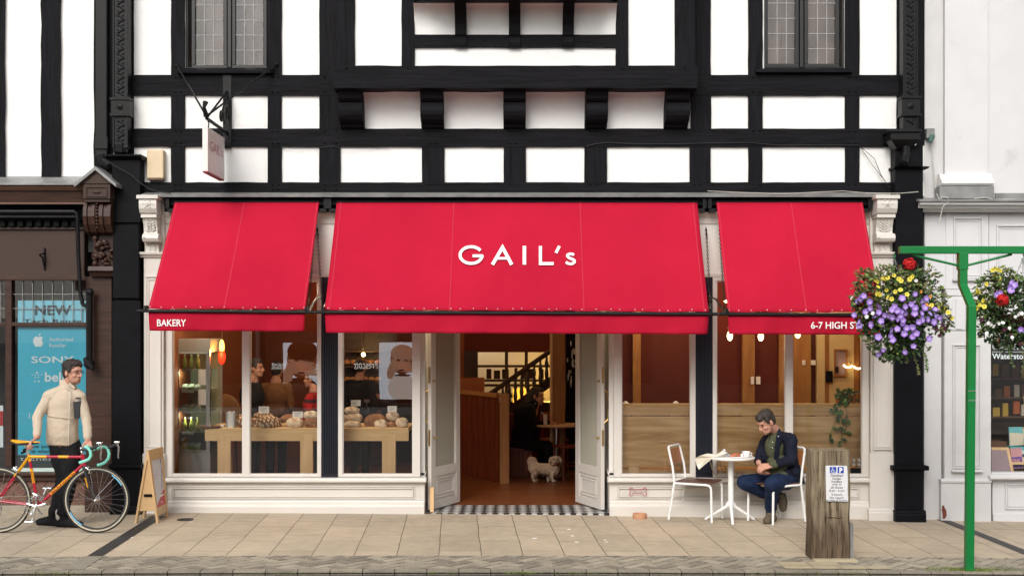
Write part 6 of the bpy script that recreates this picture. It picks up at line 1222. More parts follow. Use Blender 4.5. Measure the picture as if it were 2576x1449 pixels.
mb = MB(); mb.tube([P(2295, 640, yb_), P(2310, 645, yb_), P(2410, 668, yb_)], .011, 8); mb.tube([P(2545, 640, yb_), P(2530, 644, yb_), P(2432, 668, yb_)], .011, 8); mb.build('brace', 'green', gp)
MB().box(xb - hw - .006, xb + hw + .006, yp - hw - .006, yp + hw + .006, zg, zg + .02).build('collar', 'green', gp)
MB().ring(xb - hw - .004 + .01, xb + hw + .006 + .01, PZ(983.5, yp), PZ(982, yp), .006, yp - hw - .004, yp - hw).ring(xb - hw + .006, xb + hw + .016, PZ(1007.5, yp), PZ(1006, yp), .006, yp - hw - .004, yp - hw).build('cable_tie', 'letter', gp)

# ---- hanging baskets
M['fl1'] = mk('leaf_mid_green', (.065, .12, .03), .5, .35, 20, .2, 40); M['fl2'] = mk('leaf_dark_green', (.028, .065, .02), .5, .35, 20, .2, 40); M['fl3'] = mk('leaf_olive_bronze', (.15, .125, .05), .5, .35, 20, .2, 40); M['fl4'] = mk('leaf_yellow_green', (.17, .22, .05), .5, .35, 20, .2, 40)
M['petunia'] = mk('violet_petunia_petal', (.29, .15, .56), .55, .12, 30, .1, 60); M['throat'] = flat('pale_violet_throat', (.45, .33, .66), .6); M['yel'] = mk('lemon_yellow_petal', (.72, .62, .08), .55, .1, 30, .1, 60); M['yc'] = flat('yellow_eye', (.45, .28, .01), .6); M['redp'] = mk('scarlet_geranium_petal', (.50, .008, .008), .8, .2, 30, .2, 60); M['whp'] = flat('white_petal', (.75, .74, .72), .6); M['mar'] = flat('dark_maroon_petal', (.06, .006, .02), .6); M['org'] = flat('orange_petal', (.65, .25, .04), .6); M['stemg'] = flat('grey_green_stem', (.16, .20, .10), .7)
def flower_mesh(kind, r):
    mb = MB(); n = 20
    if kind == 'geranium':
        rg2 = random.Random(1)
        for i in range(150):
            d = Vector((rg2.gauss(0, 1), rg2.gauss(0, 1), rg2.gauss(0, 1))).normalized(); u = d.orthogonal().normalized(); v = d.cross(u); c = d * r * .92; q = r * rg2.uniform(.16, .3); c = c * rg2.uniform(.75, 1.08); mb.add([c + u * q + d * q * .2, c + v * q, c - u * q + d * q * .1, c - v * q, c + d * q * .35], [(0, 1, 4), (1, 2, 4), (2, 3, 4), (3, 0, 4)])
        return mb.v, mb.f, mb.m
    vs = [(0, .35 * r, 0)]; fs = []; ms = []
    for j in (0, 1, 2):
        for i in range(n):
            a = 2 * math.pi * i / n; rr = (.28, .62, 1.0)[j] * r * (1 + (.10 * math.cos(5 * a) if j == 2 else 0)); vs.append((rr * math.cos(a), (.20, .0, .02 + .07 * math.cos(10 * a))[j] * r, rr * math.sin(a)))
    for i in range(n):
        i2 = (i + 1) % n; fs.append((0, 1 + i, 1 + i2)); ms.append(1)
        for j in (0, 1): a0 = 1 + j * n; fs.append((a0 + i, a0 + n + i, a0 + n + i2, a0 + i2)); ms.append(1 if j == 0 and kind == 'petunia' else 0)
    return vs, fs, ms
FM = {}
for kd, r, ms in (('petunia', .027, ('petunia', 'throat')), ('yellow', .021, ('yel', 'yc')), ('geranium', .055, ('redp',)), ('white', .016, ('whp', 'whp')), ('maroon', .018, ('mar', 'mar')), ('orange', .017, ('org', 'yc'))):
    v, f_, m_ = flower_mesh(kd, r); me = bpy.data.meshes.new(kd + '_flower'); me.from_pydata([tuple(x) for x in v], [], f_); [me.materials.append(M[x]) for x in ms]
    for p_, mi in zip(me.polygons, m_): p_.material_index = mi if mi < len(ms) else 0; p_.use_smooth = kd != 'geranium'
    FM[kd] = me
def basket(label, hook, cx, cy, rx, ry, blobs, flowers, trails, seed, leafbias, Yb=yb_):
    """blobs: ellipses (px, py, rx, ry, n leaves, palette); everything spread through a round volume hung at depth Yb"""
    rg = random.Random(seed); k = (Yb - CY) / F; c0 = P(cx, cy, Yb); t_ = thing('hanging_basket', label, 'flower basket', c0, 'hanging flower baskets on the green post')
    mb = MB(); tips = []
    for bx, by, bw, bh, n, pal in blobs:
        for _ in range(n):
            while True:
                d = Vector((rg.uniform(-1, 1), rg.uniform(-1, 1), rg.uniform(-1, 1)))
                if .35 < d.length < 1: break
            c = P(bx, by, Yb) + Vector((d.x * bw * k, d.y * min(bw, rx * .9) * k * .8, d.z * bh * k)); dr = Vector((d.x + rg.gauss(0, .7), d.y - .25 + rg.gauss(0, .6), d.z * .6 + rg.gauss(-.1, .6)))
            l = rg.uniform(.022, .052); leafq(mb, c, dr, Vector((rg.gauss(0, .5), -.6, .8)), l, l * rg.uniform(.5, .8), rg.choices((0, 1, 2, 3), pal)[0])
    mb.build('foliage', ['fl1', 'fl2', 'fl3', 'fl4'], t_)
    bk = MB(); bk.lathe([(.02, -.16), (.12, -.13), (.18, -.04), (.19, .03), (.17, .03)], c0 + Vector((0, 0, .0)), 16); bk.build('basket', 'brownwood', t_)
    tr = MB()
    for path, n, pal in trails:
        pts = [P(x, y, Yb - .08) for x, y in path]; tr.tube(pts, .0025, 4)
        for _ in range(n): i = rg.randrange(len(pts) - 1); c = pts[i].lerp(pts[i + 1], rg.random()); leafq(tr, c, Vector((rg.gauss(0, 1), rg.gauss(0, .5), rg.gauss(-.5, .8))), Vector((0, -1, .3)), rg.uniform(.012, .026), rg.uniform(.007, .014), rg.choices((0, 1, 2, 3), pal)[0])
    tr.build('trailing_stems', ['fl1', 'fl2', 'fl3', 'fl4'], t_)
    hk = P(hook[0], hook[1], Yb); ch = MB(); ch.tube([hk + Vector((0, 0, .03)), hk + Vector((.012, 0, 0)), hk + Vector((0, 0, -.02)), hk + Vector((-.01, 0, -.01))], .005, 6); ch.build('hook', 'green', t_)
    ch = MB()
    for ex, ey in ((-.17, 0), (.1, -.14), (.1, .14)):
        a_, b_ = hk - Vector((0, 0, .02)), c0 + Vector((ex, ey, .03)); n = int((b_ - a_).length / .028)
        for i in range(n):
            c = a_.lerp(b_, (i + .5) / n); d = (b_ - a_).normalized() * .015; u = Vector((0, 1, 0)) if i % 2 else d.cross(Vector((0, 1, 0))).normalized(); ch.tube([c - d, c - d * .4 + u * .006, c + d * .4 + u * .006, c + d, c + d * .4 - u * .006, c - d * .4 - u * .006], .0022, 4, closed=True)
    ch.build('chain', 'steel', t_)
    for kd, lst in flowers:
        for (px, py) in lst:
            nx2 = (px - cx) / rx; nz2 = (py - cy) / ry; dd = min(1, nx2 * nx2 + nz2 * nz2 * .8); Yf = Yb - rx * k * .85 * math.sqrt(max(.02, 1 - dd)) - rg.uniform(.0, .03)
            o = bpy.data.objects.new({'geranium': 'geranium_head', 'petunia': 'petunia_flower'}.get(kd, kd + '_flower'), FM[kd]); COL.objects.link(o); o.parent = t_; o.location = P(px, py, Yf) - c0
            o.rotation_euler = (rg.uniform(-.9, .3) , rg.uniform(0, 6), rg.uniform(-.7, .7) + nx2 * .7) if kd != 'geranium' else (0, 0, rg.uniform(0, 3)); s_ = rg.uniform(.85, 1.15); o.scale = (s_, s_, s_)
    return t_
def zf(pts): return [(2009.3 + x * .2726, 583.9 + y * .2726) for x, y in pts]
pet = zf([(655, 645), (740, 685), (660, 705), (617, 735), (740, 740), (705, 775), (795, 770), (825, 775), (862, 790), (760, 820), (783, 862), (665, 855), (885, 690), (860, 720), (910, 725), (950, 740), (985, 755), (940, 775), (915, 805), (965, 815), (960, 840), (955, 610), (1075, 572), (1070, 645), (1040, 668), (1075, 700), (985, 690), (1140, 640), (1180, 612), (1165, 695), (1070, 750), (1140, 748), (1215, 750), (1260, 710), (1265, 770), (1110, 830), (1145, 810), (1195, 808), (1250, 830), (1300, 790), (1320, 825), (995, 885), (1050, 880), (855, 910), (850, 955), (735, 968), (868, 995), (975, 938), (1050, 965), (1085, 935), (910, 893), (1205, 983), (1060, 1052), (980, 1108), (600, 590), (575, 615), (545, 635), (510, 765), (555, 830), (560, 865), (780, 1085), (740, 1130), (1250, 525), (1270, 545), (1320, 540), (1230, 850), (1135, 855), (540, 700), (690, 800), (1380, 690)])
yel = zf([(715, 445), (727, 460), (775, 430), (800, 425), (820, 420), (735, 505), (810, 538), (890, 550), (938, 532), (925, 435), (945, 450), (1048, 412), (1025, 435), (880, 400), (720, 570), (820, 600), (857, 617), (1000, 575), (1225, 675), (1290, 700), (1345, 705), (1320, 660), (1380, 740), (1400, 765), (1415, 795), (745, 575), (970, 440), (1300, 655)])
basket('large left basket of violet petunias and lemon flowers hanging before the right awning', (2249, 645), 2272, 795, 118, 100,
       [(2262, 790, 100, 88, 1500, (4, 5, 1, .6)), (2225, 745, 85, 58, 700, (3, 1, 5, 1.5)), (2320, 760, 62, 62, 500, (3, 1, 4, 2)), (2175, 715, 26, 38, 200, (1, 0, 6, 1)), (2250, 860, 70, 52, 750, (3, 5, 0, 1.5)), (2330, 700, 34, 30, 120, (3, 1, 3, 1)), (2370, 800, 26, 40, 160, (2, 1, 4, 2)), (2230, 690, 60, 20, 260, (3, 0, 4, 2)), (2294, 690, 24, 12, 80, (5, 2, 0, 0)), (2180, 800, 30, 50, 260, (3, 3, 2, 1)), (2235, 888, 20, 10, 60, (2, 3, 0, 1)), (2170, 770, 28, 34, 140, (2, 2, 3, 1))],
       [('petunia', pet[:62]), ('yellow', yel[:26]), ('geranium', [(2287.5, 666)]), ('white', zf([(488, 607), (1083, 448), (627, 780), (683, 748), (780, 1060)])), ('orange', zf([(1215, 595), (1185, 670), (1212, 700), (1130, 550)])), ('maroon', zf([(1300, 955), (1270, 895), (1355, 890), (1330, 860)]))],
       [([(2300, 850), (2322, 880), (2331, 905), (2332, 935)], 60, (5, 2, 0, 4)), ([(2285, 860), (2300, 895), (2308, 920), (2312, 942)], 50, (1, 0, 4, 1)), ([(2270, 880), (2285, 905), (2279, 912)], 26, (1, 0, 4, 1)), ([(2235, 880), (2222, 893), (2215, 898)], 26, (3, 1, 1, 1)), ([(2195, 850), (2196, 875), (2197, 895)], 18, (3, 0, 3, 0)), ([(2318, 855), (2336, 880), (2342, 870)], 26, (4, 2, 1, 3)), ([(2290, 690), (2284, 678), (2287, 668)], 6, (4, 1, 0, 0)), ([(2305, 690), (2309, 672), (2310, 664)], 2, (4, 1, 0, 0)), ([(2190, 720), (2165, 735), (2145, 752)], 16, (2, 1, 4, 0))], 31, 0)
yb2 = zf([(1835, 350), (1860, 358), (1810, 410), (1845, 425), (1645, 535), (1655, 555), (1700, 632), (1672, 672), (1712, 686), (1642, 700), (1830, 345), (1735, 480), (1790, 350)])
basket('right hanging basket cut by the picture edge with red geraniums and white flowers', (2573, 647), 2560, 800, 105, 100,
       [(2560, 775, 96, 75, 1500, (5, 5, 1, .6)), (2500, 735, 50, 52, 420, (4, 1, 3, 3)), (2520, 700, 40, 28, 200, (4, 1, 3, 3)), (2540, 830, 75, 45, 800, (3, 6, 1, .5)), (2600, 740, 60, 60, 500, (4, 4, 0, 1)), (2480, 780, 26, 45, 260, (4, 2, 1, 2)), (2545, 858, 50, 22, 200, (3, 4, 2, 1))],
       [('petunia', zf([(1965, 465), (1955, 510), (1960, 535), (1830, 580), (1860, 560), (1990, 490), (2050, 900)]) + [(2600, 740), (2620, 800), (2590, 830)]), ('yellow', yb2), ('geranium', [(2522, 755), (2610, 770)]), ('maroon', zf([(1690, 810), (1900, 900), (2060, 870), (1850, 1000), (2040, 1030), (1960, 950)])), ('white', zf([(2030, 760), (2060, 750), (2000, 780), (1750, 840), (1775, 855), (1760, 830), (1650, 810), (1660, 830), (1850, 845), (1945, 885), (1970, 970), (1885, 835), (2080, 790), (1735, 930), (1800, 870)]))],
       [([(2535, 870), (2541, 890), (2549, 925)], 36, (2, 1, 4, 2)), ([(2570, 875), (2577, 900), (2572, 935)], 36, (2, 1, 4, 2)), ([(2530, 860), (2520, 885)], 10, (2, 1, 2, 1)), ([(2548, 690), (2552, 680)], 4, (2, 1, 2, 1)), ([(2600, 870), (2605, 920)], 20, (2, 1, 4, 2))], 57, 0)
for i, (px, py) in enumerate(((2488, 735), (2550, 668))): pass
# ---- folding sign
def at3(px, py, Y): return P(px, py, Y)
Fn, Ff = -.80, -.36                                       # near and far feet of the poster leaf
n0 = P(398, 1315, Fn); f0 = P(425, 1300, Ff); nT = P(376, 1139, Fn + .02); fT = P(411, 1128, Ff - .03)
H_ = .755; zg = gz(-3.7)
n0 = Vector((PX(398, Fn), Fn, zg)); f0 = Vector((PX(424, Ff), Ff, zg)); dX = nT.x - n0.x
nT = Vector((PX(373, Fn + .03), Fn + .03, zg + H_)); fT = Vector((PX(410, Ff - .03), Ff - .03, zg + H_))
ab = thing('folding_sign', 'pale wooden folding pavement sign with a red and white poster beside the shopfront', 'folding sign', ((n0.x + f0.x) / 2 - .1, (Fn + Ff) / 2, zg))
def leafpt(a, b, c, d, u, v): return a.lerp(b, u).lerp(c.lerp(d, u), v)
def slab(mb, a, b, c, d, u0, u1, v0, v1, th, off=0.0):
    n = (b - a).cross(c - a).normalized(); q = [leafpt(a, b, c, d, u, v) + n * off for u, v in ((u0, v0), (u1, v0), (u1, v1), (u0, v1))]; return mb.prism(q, n * th)
n1 = (f0 - n0).cross(nT - n0).normalized(); sgn = 1 if n1.x > 0 else -1
mb = MB(); slab(mb, n0, f0, nT, fT, 0, .13, 0, 1, -.022 * sgn); slab(mb, n0, f0, nT, fT, .87, 1, 0, 1, -.022 * sgn); slab(mb, n0, f0, nT, fT, .13, .87, .85, 1, -.022 * sgn); slab(mb, n0, f0, nT, fT, .13, .87, .09, .20, -.022 * sgn); mb.build('front_frame', 'ply', ab, bevel=.002)
pg = MB(); slab(pg, n0, f0, nT, fT, .13, .87, .20, .85, -.008 * sgn, -.008 * sgn); M['posterw'] = flat('pale_lilac_poster', (.62, .61, .64), .4); M['posterr'] = flat('red_poster_band', (.52, .035, .045), .4); M['posterp'] = flat('purple_poster_drawing', (.10, .07, .26), .4)
po = pg.build('poster', 'posterw', ab)
mb = MB(); slab(mb, n0, f0, nT, fT, .13, .87, .20, .40, .001 * sgn, -.007 * sgn); mb.build('red_band', 'posterr', po)
def pp(u, v, o=.0): return leafpt(n0, f0, nT, fT, u, v) + n1 * sgn * (-.005 + o)
mb = MB(); mb.add([pp(.34, .52), pp(.56, .50), pp(.62, .46), pp(.60, .36), pp(.52, .34), pp(.40, .40)], [(0, 1, 2, 3, 4, 5)]); mb.add([pp(.72, .52), pp(.77, .52), pp(.80, .84), pp(.76, .84)], [(0, 1, 2, 3)]); mb.add([pp(.60, .40), pp(.66, .42), pp(.76, .54), pp(.72, .56)], [(0, 1, 2, 3)]); mb.build('drawing', 'posterp', po)
def ppp(x, y): return pp(x / 100, y / 100, .0005)
mb = MB(); mb.stroke([(40, 62), (46, 70), (52, 62), (44, 60), (38, 66)], 1.2, ppp); mb.stroke([(28, 52), (34, 58), (26, 60), (30, 66)], 1.2, ppp); mb.stroke([(54, 60), (60, 54), (66, 60)], 1.2, ppp); mb.stroke([(82, 60), (84, 66), (80, 70)], 1.2, ppp); mb.build('lettering', 'lead', po)
mb = MB(); mb.stroke([(30, 33), (45, 34), (62, 33.5), (80, 34)], 2.2, ppp); mb.stroke([(50, 25), (62, 25)], 1.4, ppp); mb.build('small_lettering', 'letter', po)
n2 = P(338, 1316, Fn + .02); n2 = Vector((PX(338, Fn), Fn, zg)); f2 = Vector((PX(360, Ff), Ff, zg)); nT2 = nT + Vector((-.022, 0, -.03)); fT2 = fT + Vector((-.022, 0, -.03))
mb = MB(); slab(mb, n2, f2, nT2, fT2, 0, .13, 0, 1, .022); slab(mb, n2, f2, nT2, fT2, .87, 1, 0, 1, .022); slab(mb, n2, f2, nT2, fT2, .13, .87, .85, 1, .022); slab(mb, n2, f2, nT2, fT2, .13, .87, .12, .20, .022); slab(mb, n2, f2, nT2, fT2, .13, .87, .20, .85, .006, .008); mb.build('back_frame', 'ply', ab, bevel=.002)
# the side web with its hand hole
q0 = n2.lerp(nT2, .17) + Vector((.012, .02, 0)); q1 = n0.lerp(nT, .17) + Vector((-.012, .02, 0)); q2 = n0.lerp(nT, .93) + Vector((-.012, .02, 0)); q3 = n2.lerp(nT2, .93) + Vector((.012, .02, 0))
MB().prism([q0, q1, q2, q3], (0, .012, 0)).build('side_web', 'ply', ab)
hc = (q0 + q1) / 2 + Vector((.015, -.003, .16)); MB().cap(hc + Vector((-.035, 0, 0)), hc + Vector((.035, 0, 0)), .014).build('hand_hole', 'blackpaint', ab)
MB().cap(nT + Vector((-.02, .03, -.05)), nT + Vector((-.02, .10, -.05)), .012).build('hinge', 'brownwood', ab)

# ---- bowl, bone
p = Vector((PX(1609.5, -.22), -.22, 0)); p.z = gz(p.x)
t_ = thing('dog_bowl', 'small round terracotta dog bowl against the white plinth', 'dog bowl', p); M['terra'] = flat('pale_terracotta', (.52, .27, .15), .7)
MB().lathe([(.074, 0), (.078, .01), (.078, .05), (.072, .056), (.062, .05), (.06, .015), (0, .012)], p, 24).build('bowl', 'terra', t_, smooth='auto')
M['rose'] = flat('rose_painted_metal', (.42, .10, .14), .4); t_ = thing('bone_hook', 'rose pink bone outline dog hook fixed to the white panel above the bowl', 'dog hook', P(1605, 1237, -.04))
oc = []; Yq = -.075
for px, a0 in ((1587, 90), (1587, 90)): pass
pts = [(1592, 1231.5), (1618, 1231.5)] + arc(1622.5, 1230, 4.3, 4.0, 160, 420, 8)[1:] + arc(1622.5, 1242, 4.3, 4.0, -60, 200, 8)[:-1] + [(1618, 1240.5), (1592, 1240.5)] + arc(1587.5, 1242, 4.3, 4.0, -20, 240, 8)[1:] + arc(1587.5, 1230, 4.3, 4.0, 120, 380, 8)[:-1]
MB().tube([P(x, y, Yq) for x, y in pts], .0045, 6, closed=True).build('outline', 'rose', t_); MB().cap(P(1597, 1236, Yq), P(1597, 1236, -.04), .004).cap(P(1613, 1236, Yq), P(1613, 1236, -.04), .004).build('fixing', 'rose', t_)

# ---- cafe table, chairs, things on the table
M['whitemetal'] = mk('white_powder_coated_steel', (.80, .80, .78), .35, .03, 5, .04, 30, spec=.5)
tx, ty = PX(1838.5, -.36), -.36; zt_ = PZ(1149, -.36); zg = gz(tx); tb = thing('cafe_table', 'small round white metal pedestal cafe table outside the right window', 'table', (tx, ty, zg))
MB().lathe([(.235, -.020), (.252, -.016), (.256, -.008), (.256, 0), (.25, .004), (0, .004)], (tx, ty, zt_), 40).build('tabletop', 'whitemetal', tb, smooth='auto')
mb = MB(); mb.tube([(tx, ty, zg + .16), (tx, ty, zt_ - .02)], .031, 16); mb.lathe([(.1, -.03), (.1, -.022)], (tx, ty, zt_), 16); mb.build('column', 'whitemetal', tb, smooth='auto')
for ax in (math.atan2(-1, -.10), math.atan2(.35, -1), math.atan2(.25, 1)):
    d = Vector((math.cos(ax), math.sin(ax), 0)); MB().chain([Vector((tx, ty, zg + .20)) + d * .02, Vector((tx, ty, zg + .155)) + d * .05, Vector((tx, ty, zg + .015)) + d * .27], [.022, .020, .014], 10).build('leg', 'whitemetal', tb, smooth='auto')
M['browncush'] = wood('dark_brown_ply_seat', (.12, .05, .032), (.07, .028, .018), (1, 8, 8), 2, .45, .1, .4); M['ply2'] = wood('orange_brown_ply_back', (.42, .17, .06), (.30, .11, .035), (1, 6, 6), 2, .4, .05, .4)
def cafe_chair(x, y, rz, label):
    t_ = thing('cafe_chair', label, 'chair', (x, y, gz(x)), 'white metal cafe chairs'); ROOT[t_.name] = Vector((0, 0, 0)); t_.rotation_euler = (0, 0, rz); r = .0125; w_ = .185; d_ = .20
    MB().box(-d_ + .02, d_ + .03, -w_ + .005, w_ - .005, .418, .432).build('seat', 'browncush', t_, bevel=.006)
    for s_ in (-1, 1):
        MB().tube([(-d_ - .05, s_ * w_, r), (-d_ - .01, s_ * w_, .25), (-d_ + .015, s_ * w_, .42), (-d_ - .005, s_ * w_, .58), (-d_ - .05, s_ * w_ * .96, .76)], r, 10).build('leg', 'whitemetal', t_, smooth='auto')
        MB().tube([(-d_ + .01, s_ * w_, .408), (d_ - .03, s_ * w_, .408), (d_ + .0, s_ * w_, .402), (d_ + .02, s_ * w_, .38), (d_ + .025, s_ * w_, .34), (d_ + .03, s_ * w_, r)], r, 10).build('leg', 'whitemetal', t_, smooth='auto')
    MB().tube([(-d_ - .05, -w_ * .96, .76), (-d_ - .058, -w_ * .90, .785), (-d_ - .06, -w_ * .78, .795), (-d_ - .06, w_ * .78, .795), (-d_ - .058, w_ * .90, .785), (-d_ - .05, w_ * .96, .76)], r, 10).build('back_rail', 'whitemetal', t_, smooth='auto')
    MB().prism([(-d_ - .026, -w_ + .01, .61), (-d_ - .026, w_ - .01, .61), (-d_ - .054, w_ - .012, .765), (-d_ - .054, -w_ + .012, .765)], (-.010, 0, -.002)).build('backrest', 'ply2', t_)
    MB().tube([(-d_ + .015, -w_, .40), (-d_ + .015, w_, .40)], r * .8, 8).tube([(d_ - .04, -w_, .40), (d_ - .04, w_, .40)], r * .8, 8).build('cross_bar', 'whitemetal', t_)
    return t_
c1 = (PX(1752, -.29), -.29); cafe_chair(c1[0], c1[1], R(-27), 'empty white metal chair with wooden back left of the cafe table')
c2 = (PX(1952, -.36), -.36); cafe_chair(c2[0], c2[1], R(180 + 33), 'white metal chair the seated man sits on')
zt_ += .005
M['cloth'] = mk('cream_paper_napkin', (.72, .66, .54), .85, .05, 20, .3, 40)
t_ = thing('napkin', 'crumpled cream napkin hanging over the left edge of the cafe table', 'napkin', (tx - .2, ty - .1, zt_)); mb = MB()
pts = [(1801, 1143), (1816, 1139), (1820, 1134), (1830, 1141), (1826, 1147), (1790, 1150), (1772, 1156), (1758, 1180.5), (1753, 1170), (1749, 1153), (1762, 1145), (1780, 1140)]
Yn = ty - .13
vs = [Vector((PX(x, Yn), Yn + (.02 * math.sin(i * 1.7)) + max(0, (x - 1790)) * .002, PZ(y, Yn))) for i, (x, y) in enumerate(pts)]; cc = sum(vs, Vector()) / len(vs) + Vector((.03, -.02, .0)); mb.add(vs + [cc], [(i, (i + 1) % len(vs), len(vs)) for i in range(len(vs))]); o = mb.build('cloth', 'cloth', t_, smooth=False); so = o.modifiers.new('s', 'SOLIDIFY'); so.thickness = .004; sb = o.modifiers.new('b', 'SUBSURF'); sb.subdivision_type = 'SIMPLE'
def on_t(px, dy): Y_ = ty + dy; return Vector((PX(px, Y_), Y_, zt_))
p = on_t(1877, -.08); t_ = thing('cup', 'white coffee cup on a saucer at the right side of the cafe table', 'cup', p); MB().lathe([(.03, 0), (.066, .008), (.068, .012), (.03, .006)], p, 24).build('saucer', 'letter', t_, smooth='auto'); MB().lathe([(.028, .008), (.040, .025), (.046, .062), (.043, .062), (.036, .02), (0, .016)], p, 24).build('bowl', 'letter', t_, smooth='auto'); MB().tube([p + Vector((.04, 0, .05)), p + Vector((.062, 0, .045)), p + Vector((.06, 0, .025)), p + Vector((.038, 0, .022))], .005, 6).build('handle', 'letter', t_)
p = on_t(1855, -.10); t_ = thing('pastry_plate', 'brown croissant on a white paper beside the coffee cup', 'pastry', p); MB().lathe([(.05, 0), (.085, .006), (.085, .009)], p, 20).build('plate', 'letter', t_, smooth='auto'); M['croissant'] = mk('baked_croissant', (.40, .13, .06), .6, .4, 40, .5, 40); mb = MB()
for i in range(7): a_ = -1.1 + i * .36; mb.ell(p + Vector((.055 * math.sin(a_) - .012, .02 - .02 * math.cos(a_), .03 - .004 * abs(i - 3))), (.018, .02 - .0025 * abs(i - 3), .022 - .003 * abs(i - 3)), None, 10, 7)
mb.build('croissant', 'croissant', t_, smooth=True); MB().ell(p + Vector((.042, -.03, .024)), (.014, .014, .022)).build('milk_pot', 'letter', t_, smooth=True)
p = on_t(1823, -.04); t_ = thing('sunglasses', 'dark lensed glasses and crumpled wrapper heaped on the left of the cafe table', 'glasses', p); mb = MB(); rg = random.Random(77); mb.ell(p + Vector((0, 0, .03)), (.028, .02, .03)); mb.ell(p + Vector((-.005, 0, .07)), (.014, .012, .02)); mb.ell(p + Vector((.035, 0, .02)), (.02, .016, .018)); o = organic(mb.build('wrapper', 'posterw', t_), .005, 2, .012, .02)
MB().tube([p + Vector((.045 + .02 * math.cos(a_), -.02, .028 + .016 * math.sin(a_))) for a_ in [i * .7 for i in range(9)]], .0025, 5, closed=True).tube([p + Vector((.0 + .016 * math.cos(a_), -.024, .028 + .014 * math.sin(a_))) for a_ in [i * .7 for i in range(9)]], .0025, 5, closed=True).build('frame', 'iron', t_)
M['strap'] = mk('beige_webbing', (.45, .37, .26), .8, .1, 30, .2, 90); p = P(1800, 1190, -.16); t_ = thing('strap', 'beige bag strap hanging in a loop beneath the cafe table', 'strap', p)
MB().tube([P(x, y, -.17) for x, y in [(1784, 1150), (1788, 1165), (1792, 1180), (1798, 1193), (1806, 1197), (1813, 1195), (1816, 1183), (1812, 1165), (1808, 1153)]], .012, 6, flat=.3).build('webbing', 'strap', t_, smooth=True)

# ---- bicycle
YB = -1.42; kB = (YB - CY) / F
bk = thing('bicycle', 'red and yellow racing bicycle with turquoise drop handlebars held by the standing man', 'bicycle', P(120, 1338, YB))
M['bred'] = flat('red_frame_paint', (.38, .012, .035), .25); M['byel'] = flat('yellow_frame_paint', (.72, .34, .01), .25); M['turq'] = mk('turquoise_bar_tape', (.22, .66, .55), .6, .08, 60, .2, 90); M['rubber'] = flat('black_rubber', (.02, .02, .02), .6); M['tanwall'] = flat('cream_tyre_wall', (.62, .55, .38), .6); M['chrome'] = mk('polished_alloy', (.75, .75, .75), .18, .05, 8, .03, 60, metal=1); M['rimblk'] = flat('black_rim', (.025, .025, .03), .35); M['decal'] = flat('sky_blue_rim_decal', (.15, .42, .62), .4)
def Q(px, py, dy=0): return Vector((PX(px, YB), YB + dy, PZ(py, YB)))
Fh, Rh, BB = Q(243.3, 1256.5), Q(-3.5, 1257), Q(95.8, 1271.7); WR = .327
def wheel(c, name, tilt=0):
    n = 56; rings = lambda r, y0=0: [c + Vector((r * math.cos(2 * math.pi * i / n), y0, r * math.sin(2 * math.pi * i / n))) for i in range(n)]
    W = MB().tube(rings(WR - .011), .0115, 10, closed=True).build('wheel', 'rubber', bk, smooth=True)
    mb = MB(); mb.tube(rings(WR - .021, -.0045), .006, 6, closed=True).tube(rings(WR - .021, .0045), .006, 6, closed=True).build('tyre_wall', 'tanwall', W, smooth=True)
    mb = MB(); o = rings(WR - .026); i_ = rings(WR - .048)
    for k in range(n):
        k2 = (k + 1) % n; d = Vector((0, .008, 0)); mb.add([o[k] - d, o[k2] - d, i_[k2] - d * .7, i_[k] - d * .7, o[k] + d, o[k2] + d, i_[k2] + d * .7, i_[k] + d * .7], [(0, 1, 2, 3), (5, 4, 7, 6), (3, 2, 6, 7)])
    mb.build('rim', 'rimblk', W, smooth='auto')
    mb = MB(); o = rings(WR - .0262); i_ = rings(WR - .033)
    for k in range(n): k2 = (k + 1) % n; mb.add([o[k] + Vector((0, -.0092, 0)), o[k2] + Vector((0, -.0092, 0)), i_[k2] + Vector((0, -.0092, 0)), i_[k] + Vector((0, -.0092, 0))], [(0, 1, 2, 3)])
    mb.build('brake_track', 'chrome', W)
    if c is Fh:
        mb = MB(); 
        for a0, a1 in ((30, 58), (205, 240)):
            for k in range(6):
                aa, ab_ = R(a0 + (a1 - a0) * k / 6), R(a0 + (a1 - a0) * (k + 1) / 6); mb.add([c + Vector((r * math.cos(a), -.0096, r * math.sin(a))) for r, a in ((WR - .034, aa), (WR - .034, ab_), (WR - .047, ab_), (WR - .047, aa))], [(0, 1, 2, 3)])
        mb.build('decal', 'decal', W)
    mb = MB(); m_ = 28
    for i in range(m_):
        a_ = 2 * math.pi * i / m_; s_ = 1 if i % 2 else -1; h = c + Vector((.018 * math.cos(a_ + 1.3 * (1 if i % 4 < 2 else -1)), s_ * .03, .018 * math.sin(a_ + 1.3 * (1 if i % 4 < 2 else -1)))); mb.tube([h, c + Vector(((WR - .046) * math.cos(a_), 0, (WR - .046) * math.sin(a_)))], .0009, 4, caps=False)
    mb.build('spokes', 'steel', W); MB().cap(c - Vector((0, .045, 0)), c + Vector((0, .045, 0)), .016).lathe([(.022, -.034), (.022, -.028)], c, 12, axis='y').build('hub', 'chrome', W, smooth=True)
    return W
wheel(Fh, 'wheel'); wheel(Rh, 'wheel')
ST = Q(73, 1148); HT, HB = Q(207.5, 1142), Q(213.5, 1171)
def two(name, a, b, r, cuts):
    """a tube whose paint changes colour along its length"""
    for i in range(len(cuts) - 1):
        MB().tube([a.lerp(b, cuts[i][0]), a.lerp(b, cuts[i + 1][0])], r, 12).build(name, cuts[i][1], bk, smooth='auto')
two('top_tube', ST, Q(208, 1149), .0145, [(0, 'byel'), (.33, 'bred'), (.55, 'byel'), (.74, 'bred'), (1, 0)])
two('down_tube', Q(212.5, 1165), BB, .0165, [(0, 'bred'), (.20, 'byel'), (.72, 'bred'), (1, 0)])
